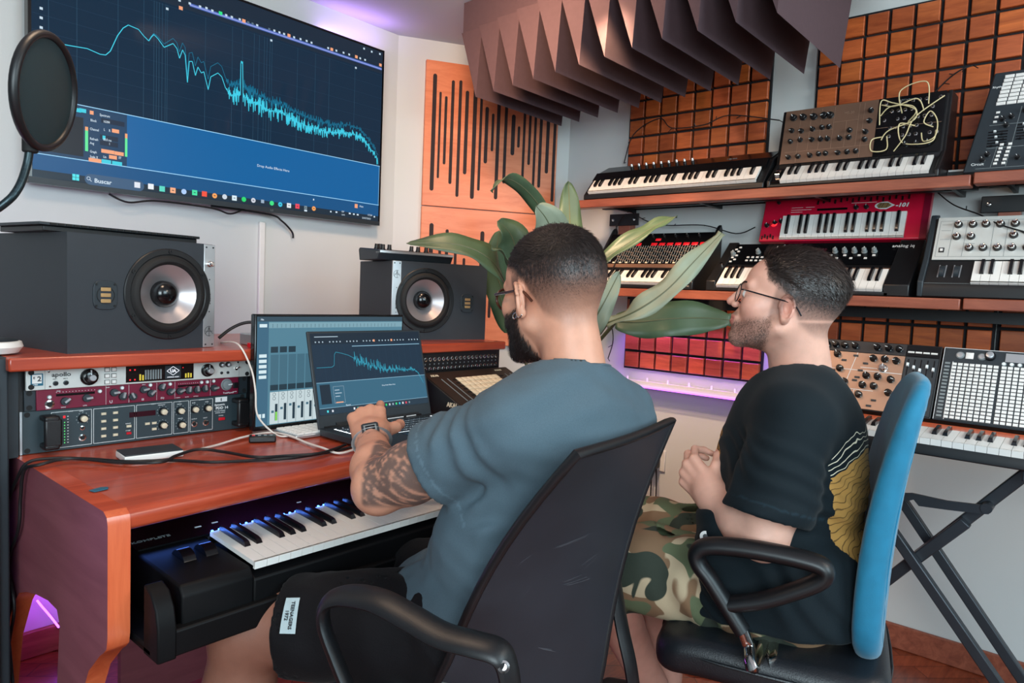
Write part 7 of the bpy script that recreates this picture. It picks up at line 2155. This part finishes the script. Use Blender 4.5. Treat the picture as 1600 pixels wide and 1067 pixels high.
q1 = (a2L-k2L).normalized(); q2 = (a2R-k2R).normalized()
lo, hi = bbox([h2L, h2R, k2L, k2R, k2L+q1*.1, k2R+q2*.1], .13); qv, qf = nets(shell(shorts2, [(k2L+q1*.115, q1, .15), (k2R+q2*.115, q2, .15), (p2+Vector((0, 0, .09)), Vector((0, 0, 1)), .3)]), lo, hi, .0065); qv = smooth(qv, qf, 1, .4)
meshobj('shorts', qv-mo2, qf, M['camo'], man2)
# small round emblem at the hem of the shirt
_k = next((k for k in range(300) if float(shirt2(np.array([V3(dep(1102, 838, 1.2+.002*k))]))[0]) < .001), 110)
b = MB(); c = dep(1102, 838, 1.2+.002*_k-.003)-man2.location; b.lathe([(.011, 0), (.011, .001), (.0001, .001)], c=c, ax=(CAM-man2.location-c), n=20); b.m = 1; b.lathe([(.005, .0012), (.0001, .0014)], c=c, ax=(CAM-man2.location-c), n=12, cap=False); b.obj('emblem', [M['white'], M['inkd']], man2)
shoe(man2, a2L, F2, M['rubber'], man2.location); shoe(man2, a2R, F2, M['rubber'], man2.location)

# ------------------------------------------------------------------ chair 1: black office chair
TL, TR = dep(905, 712, .975), dep(1053, 658, 1.30); BL, BR = dep(722, 1010, 1.085), dep(955, 1010, 1.30)
BL2, BR2 = BL+(BL-TL)*.22, BR+(BR-TR)*.22
ch = thing('office_chair', 'black office chair with scuffed back panel and looped arms, under the man in the grey-blue t-shirt', 'chair', (.93, .86, 0))
ch['label'] = 'black office chair with scuffed fabric back panel and looped arms, nearest the camera'
co = ch.location
outn = (TR-TL).cross(TL-BL).normalized()
if outn.dot(CAM-TL) < 0: outn = -outn      # towards the camera = back side


def bp(u, v, off=0):   # u across 0..1, v down 0..1
    l = TL+(BL2-TL)*v; r = TR+(BR2-TR)*v; w_ = (1-.10*sin(pi*v)) if False else 1
    p = l+(r-l)*u; bow = (.006+.020*min(1, v*1.5))*sin(pi*u); lum = -.022*sin(pi*min(1, v*1.05))
    return p+outn*(bow*1.0+lum+off)-co


nu, nv = 20, 26; b = MB()
for lay in (0, -.010):
    for j in range(nv+1):
        for i in range(nu+1): b.v.append(tuple(bp(i/nu, j/nv, lay)))
K = (nu+1)*(nv+1)
for j in range(nv):
    for i in range(nu):
        a = j*(nu+1)+i; b.f.append((a, a+1, a+nu+2, a+nu+1)); b.f.append((K+a, K+a+nu+1, K+a+nu+2, K+a+1)); b.mi += [0, 0]
b.obj('back_panel', M['mesh'], ch)
rim = [bp(i/10, 0, -.004) for i in range(11)]+[bp(1, j/10, -.004) for j in range(1, 11)]+[bp(1-i/10, 1, -.004) for i in range(1, 11)]+[bp(0, 1-j/10, -.004) for j in range(1, 10)]
b = MB(); b.tube(rim, lambda q: (.008, .0075), n=10, close=True, smooth=False, flat=outn); b.obj('back_frame', M['black'], ch)
# scuff marks on the panel
b = MB(); rg = random.Random(4)
for (u, v, du, dv) in ((.30, .42, .22, -.05), (.45, .56, .2, -.02), (.33, .52, .03, -.10), (.42, .80, .10, .01), (.16, .45, -.04, .05), (.2, .62, .05, -.08), (.55, .5, .12, -.04)):
    for k in range(3):
        a = (u+rg.uniform(-.02, .02), v+rg.uniform(-.01, .01)); c = (a[0]+du*rg.uniform(.5, 1), a[1]+dv*rg.uniform(.5, 1))
        n_ = 6; pp = [(a[0]+(c[0]-a[0])*q/n_, a[1]+(c[1]-a[1])*q/n_) for q in range(n_+1)]
        for (x0_, y0_), (x1_, y1_) in zip(pp[:-1], pp[1:]): b.quad(bp(x0_, y0_, .0006), bp(x1_, y1_, .0006), bp(x1_, y1_+.0022, .0006), bp(x0_, y0_+.0022, .0006))
sc0 = b.obj('scuff_marks', mat('scuff', (64, 64, 70), .7), ch, smooth=False); sc0['kind'] = 'stuff'
# seat
sc_ = Vector((.965, .93, .445))-co; seatfn = lambda P: np.maximum(ell(P, sc_, None, (.27, .27, .075)), smin(ell(P, sc_, None, (.26, .26, .06)), ell(P, sc_, None, (.25, .25, .05)), .02))
lo, hi = bbox([sc_], .29); v, f_ = nets(seatfn, lo, hi, .012); meshobj('seat', v, f_, M['mesh'], ch)
b = MB(); b.cyl((0.035, .07, .10), (0.035, .07, .40), .028); b.cyl((0.035, .07, .28), (0.035, .07, .40), .04); b.obj('gas_column', M['black'], ch)
for k in range(5):
    q = 2*pi*k/5+.3; e = Vector((.035+.30*cos(q), .07+.30*sin(q), .075)); b = MB(); b.tube([(0.035, .07, .12), (0.035+.15*cos(q), .07+.15*sin(q), .11), e], lambda t_: .022-.006*t_, n=8); b.obj('base_arm', M['black'], ch)
    b = MB(); b.cyl(e+Vector((-.02*sin(q), .02*cos(q), -.047)), e+Vector((.02*sin(q), -.02*cos(q), -.047)), .028, n=20); b.obj('caster', M['rubber'], ch)
# arms
armW = (TR-TL).normalized()


def chair_arm(pts, name='armrest'):
    b = MB(); b.tube(pts, lambda q: (.023-.004*abs(q-.5), .0095), n=14, seg=8, flat=armW); return b.obj(name, M['black'], ch, smooth=True)


chair_arm([dep(x, y, d)-co for x, y, d in ((800, 1085, .93), (792, 1040, .93), (778, 1018, .93), (740, 1006, .94), (690, 992, .96), (640, 964, .99), (590, 938, 1.02), (540, 930, 1.05), (510, 942, 1.06), (506, 975, 1.06), (525, 1030, 1.05), (550, 1090, 1.04), (580, 1150, 1.03), (680, 1180, 1.0))])
b = MB(); c = dep(787, 1042, .915)-co; b.lathe([(.008, -.006), (.008, .003), (.005, .004), (.004, .001), (.0001, .001)], c=c, ax=CAM-co-c, n=16); b.obj('bolt', M['chrome'], ch)
chair_arm([dep(x, y, d)-co for x, y, d in ((992, 1090, 1.33), (985, 1040, 1.33), (972, 980, 1.34), (962, 920, 1.35), (958, 890, 1.38), (962, 872, 1.43), (968, 862, 1.50), (960, 858, 1.58), (930, 900, 1.62), (920, 960, 1.6), (900, 1020, 1.5))])

# ------------------------------------------------------------------ chair 2: blue and black office chair
c2o = Vector((p2.x, p2.y, 0))+F2*.03
ch2 = thing('office_chair', 'office chair with blue fabric back, black leather seat and chrome arm brackets, right side', 'chair', c2o, (0, 0, math.atan2(F2.y, F2.x)-pi/2))
ST = .495    # seat top


def seat2(P):
    x, y, z = np.abs(P[:, 0]), P[:, 1], P[:, 2]
    zt_ = ST-.018*sst((y-.12)/.14)+.012*np.cos(x*9)-.02; q = np.stack([np.maximum(x-.19, 0), np.maximum(np.abs(y+.002)-.160, 0)], 1); r = np.sqrt((q*q).sum(1))
    hh = .036; zc = zt_-hh; e = np.sqrt(np.maximum(r-.028, 0)**2+np.maximum(np.abs(z-zc)-hh*.2, 0)**2)-.030
    return smin(e, e+.0, .01)


v, f_ = nets(seat2, (-.28, -.28, .36), (.28, .28, .56), .008); v = smooth(v, f_, 2, .4); meshobj('seat', v, f_, M['leather'], ch2)
b = MB(); zz = ST-.052
b.tube([(.0+.255*cs, -.002+.226*sn, zz) for cs, sn in [(np.sign(cos(q))*abs(cos(q))**.55, np.sign(sin(q))*abs(sin(q))**.55) for q in [2*pi*k/40 for k in range(40)]]], .0028, n=6, close=True, smooth=False); b.obj('seat_piping', M['leather'], ch2)


def pad2(P):
    x, y, z = np.abs(P[:, 0]), P[:, 1], P[:, 2]
    t = (z-.46)/.57; yc = -.188-.062*t+.022*np.sin(t*3.0); th = .024+.006*np.sin(np.clip(t, 0, 1)*pi)-.008*np.clip(t, 0, 1)
    wx_ = .205-.035*np.clip(t, 0, 1)**2
    q = np.stack([np.maximum(x-(wx_-.10), 0), np.maximum(np.abs(z-.742)-.180, 0)], 1); r = np.sqrt((q*q).sum(1))-.10
    e = np.sqrt(np.maximum(r+.022, 0)**2+np.maximum(np.abs(y-yc+.02*(x/.2)**2*-1)-th+.022, 0)**2)-.022
    return e


v, f_ = nets(pad2, (-.26, -.42, .40), (.26, -.08, 1.07), .0075); v = smooth(v, f_, 2, .4); meshobj('backrest', v, f_, M['fabricblue'], ch2)
b = MB(); pts = []
for k in range(60):
    q = 2*pi*k/60; cx_, cz_ = np.sign(cos(q))*abs(cos(q))**.6, np.sign(sin(q))*abs(sin(q))**.75
    z_ = .735+.262*cz_; t_ = (z_-.46)/.57; w_ = (.188-.035*max(0, min(1, t_))**2)*cx_
    ys = np.linspace(-.42, -.12, 160).astype(np.float32); dd = pad2(np.stack([np.full(160, w_, np.float32), ys, np.full(160, z_, np.float32)], 1)); k_ = int(np.argmax(dd < 0)); pts.append((w_, float(ys[k_])+.001, z_))
b.tube(pts, .0026, n=6, close=True, smooth=False); b.obj('backrest_piping', M['fabricblue'], ch2)
b = MB(); b.tube([(-.10, -.192, .50), (-.10, -.198, .42), (-.10, -.190, .36), (-.08, -.1, .345)], .012, n=10); b.tube([(.10, -.192, .50), (.10, -.198, .42), (.10, -.190, .36), (.08, -.1, .345)], .012, n=10); b.obj('chrome_spine', M['chrome'], ch2)
Mi2 = ch2.matrix_basis.inverted()
sn = S2v; scn = sn.dot(c2o)-.275


def side2(px, py):
    d = _f+(px-800)/FPX*_r-(py-533.5)/FPX*_u; k = (scn-sn.dot(CAM))/sn.dot(d); p = CAM+d*k
    loc = Matrix.Rotation(-(math.atan2(F2.y, F2.x)-pi/2), 3, 'Z') @ (p-c2o); return loc


loop = [(1160, 985), (1135, 945), (1110, 905), (1092, 880), (1090, 862), (1110, 853), (1160, 856), (1220, 866), (1275, 880), (1290, 893), (1280, 908), (1240, 924), (1190, 938), (1140, 944)]
LP_ = [side2(*p) for p in loop]
for s in (1, -1):
    P_ = [Vector((p.x*s, p.y, p.z)) for p in LP_]
    b = MB(); b.tube(P_, lambda q: (.027-.006*abs(q-.5), .0175-.004*abs(q-.5)), n=14, seg=8, flat=(1, 0, 0)); b.obj('armrest', M['black'], ch2)
    e = [side2(*p) for p in ((1158, 980), (1170, 1010), (1182, 1035), (1195, 1045))]; e = [Vector((p.x*s, p.y, p.z)) for p in e]; e[-1] = Vector((s*.225, e[-1].y-.004, e[-1].z)); e.append(Vector((s*.10, e[-1].y-.006, e[-1].z+.004)))
    b = MB(); b.tube(e, .0115, n=12, seg=6); b.obj('arm_bracket', M['chrome'], ch2)
MB().box(-.10, .10, -.11, .11, .375, .412).obj('seat_plate', M['black'], ch2, bevel=.004)
b = MB(); b.cyl((0, 0, .10), (0, 0, .38), .045); b.cyl((0, 0, .06), (0, 0, .12), .055); b.obj('gas_column', M['black'], ch2)
for k in range(5):
    q = 2*pi*k/5+.55; e = Vector((.28*cos(q), .28*sin(q), .075)); b = MB(); b.tube([(0, 0, .11), (.14*cos(q), .14*sin(q), .10), e], lambda t_: .022-.006*t_, n=8); b.obj('base_arm', M['black'], ch2)
    b = MB(); b.cyl(e+Vector((-.02*sin(q), .02*cos(q), -.047)), e+Vector((.02*sin(q), -.02*cos(q), -.047)), .028, n=20); b.obj('caster', M['rubber'], ch2)
b = MB(); b.tube([(-.02, -.06, .37), (-.10, -.08, .365), (-.19, -.10, .35)], .006, n=8); b.obj('lever', M['black'], ch2)
# ------------------------------------------------------------------ lettering becomes plain mesh
def _fonts():
    dg = bpy.context.evaluated_depsgraph_get(); cache = {}
    for o in [o for o in bpy.data.objects if o.type == 'FONT']:
        me = bpy.data.meshes.new_from_object(o.evaluated_get(dg)); me.name = 'lettering'
        n = bpy.data.objects.new('lettering', me); COL.objects.link(n); n.parent = o.parent; n.matrix_basis = o.matrix_basis.copy()
        ch = o.name; bpy.data.objects.remove(o)
_fonts()
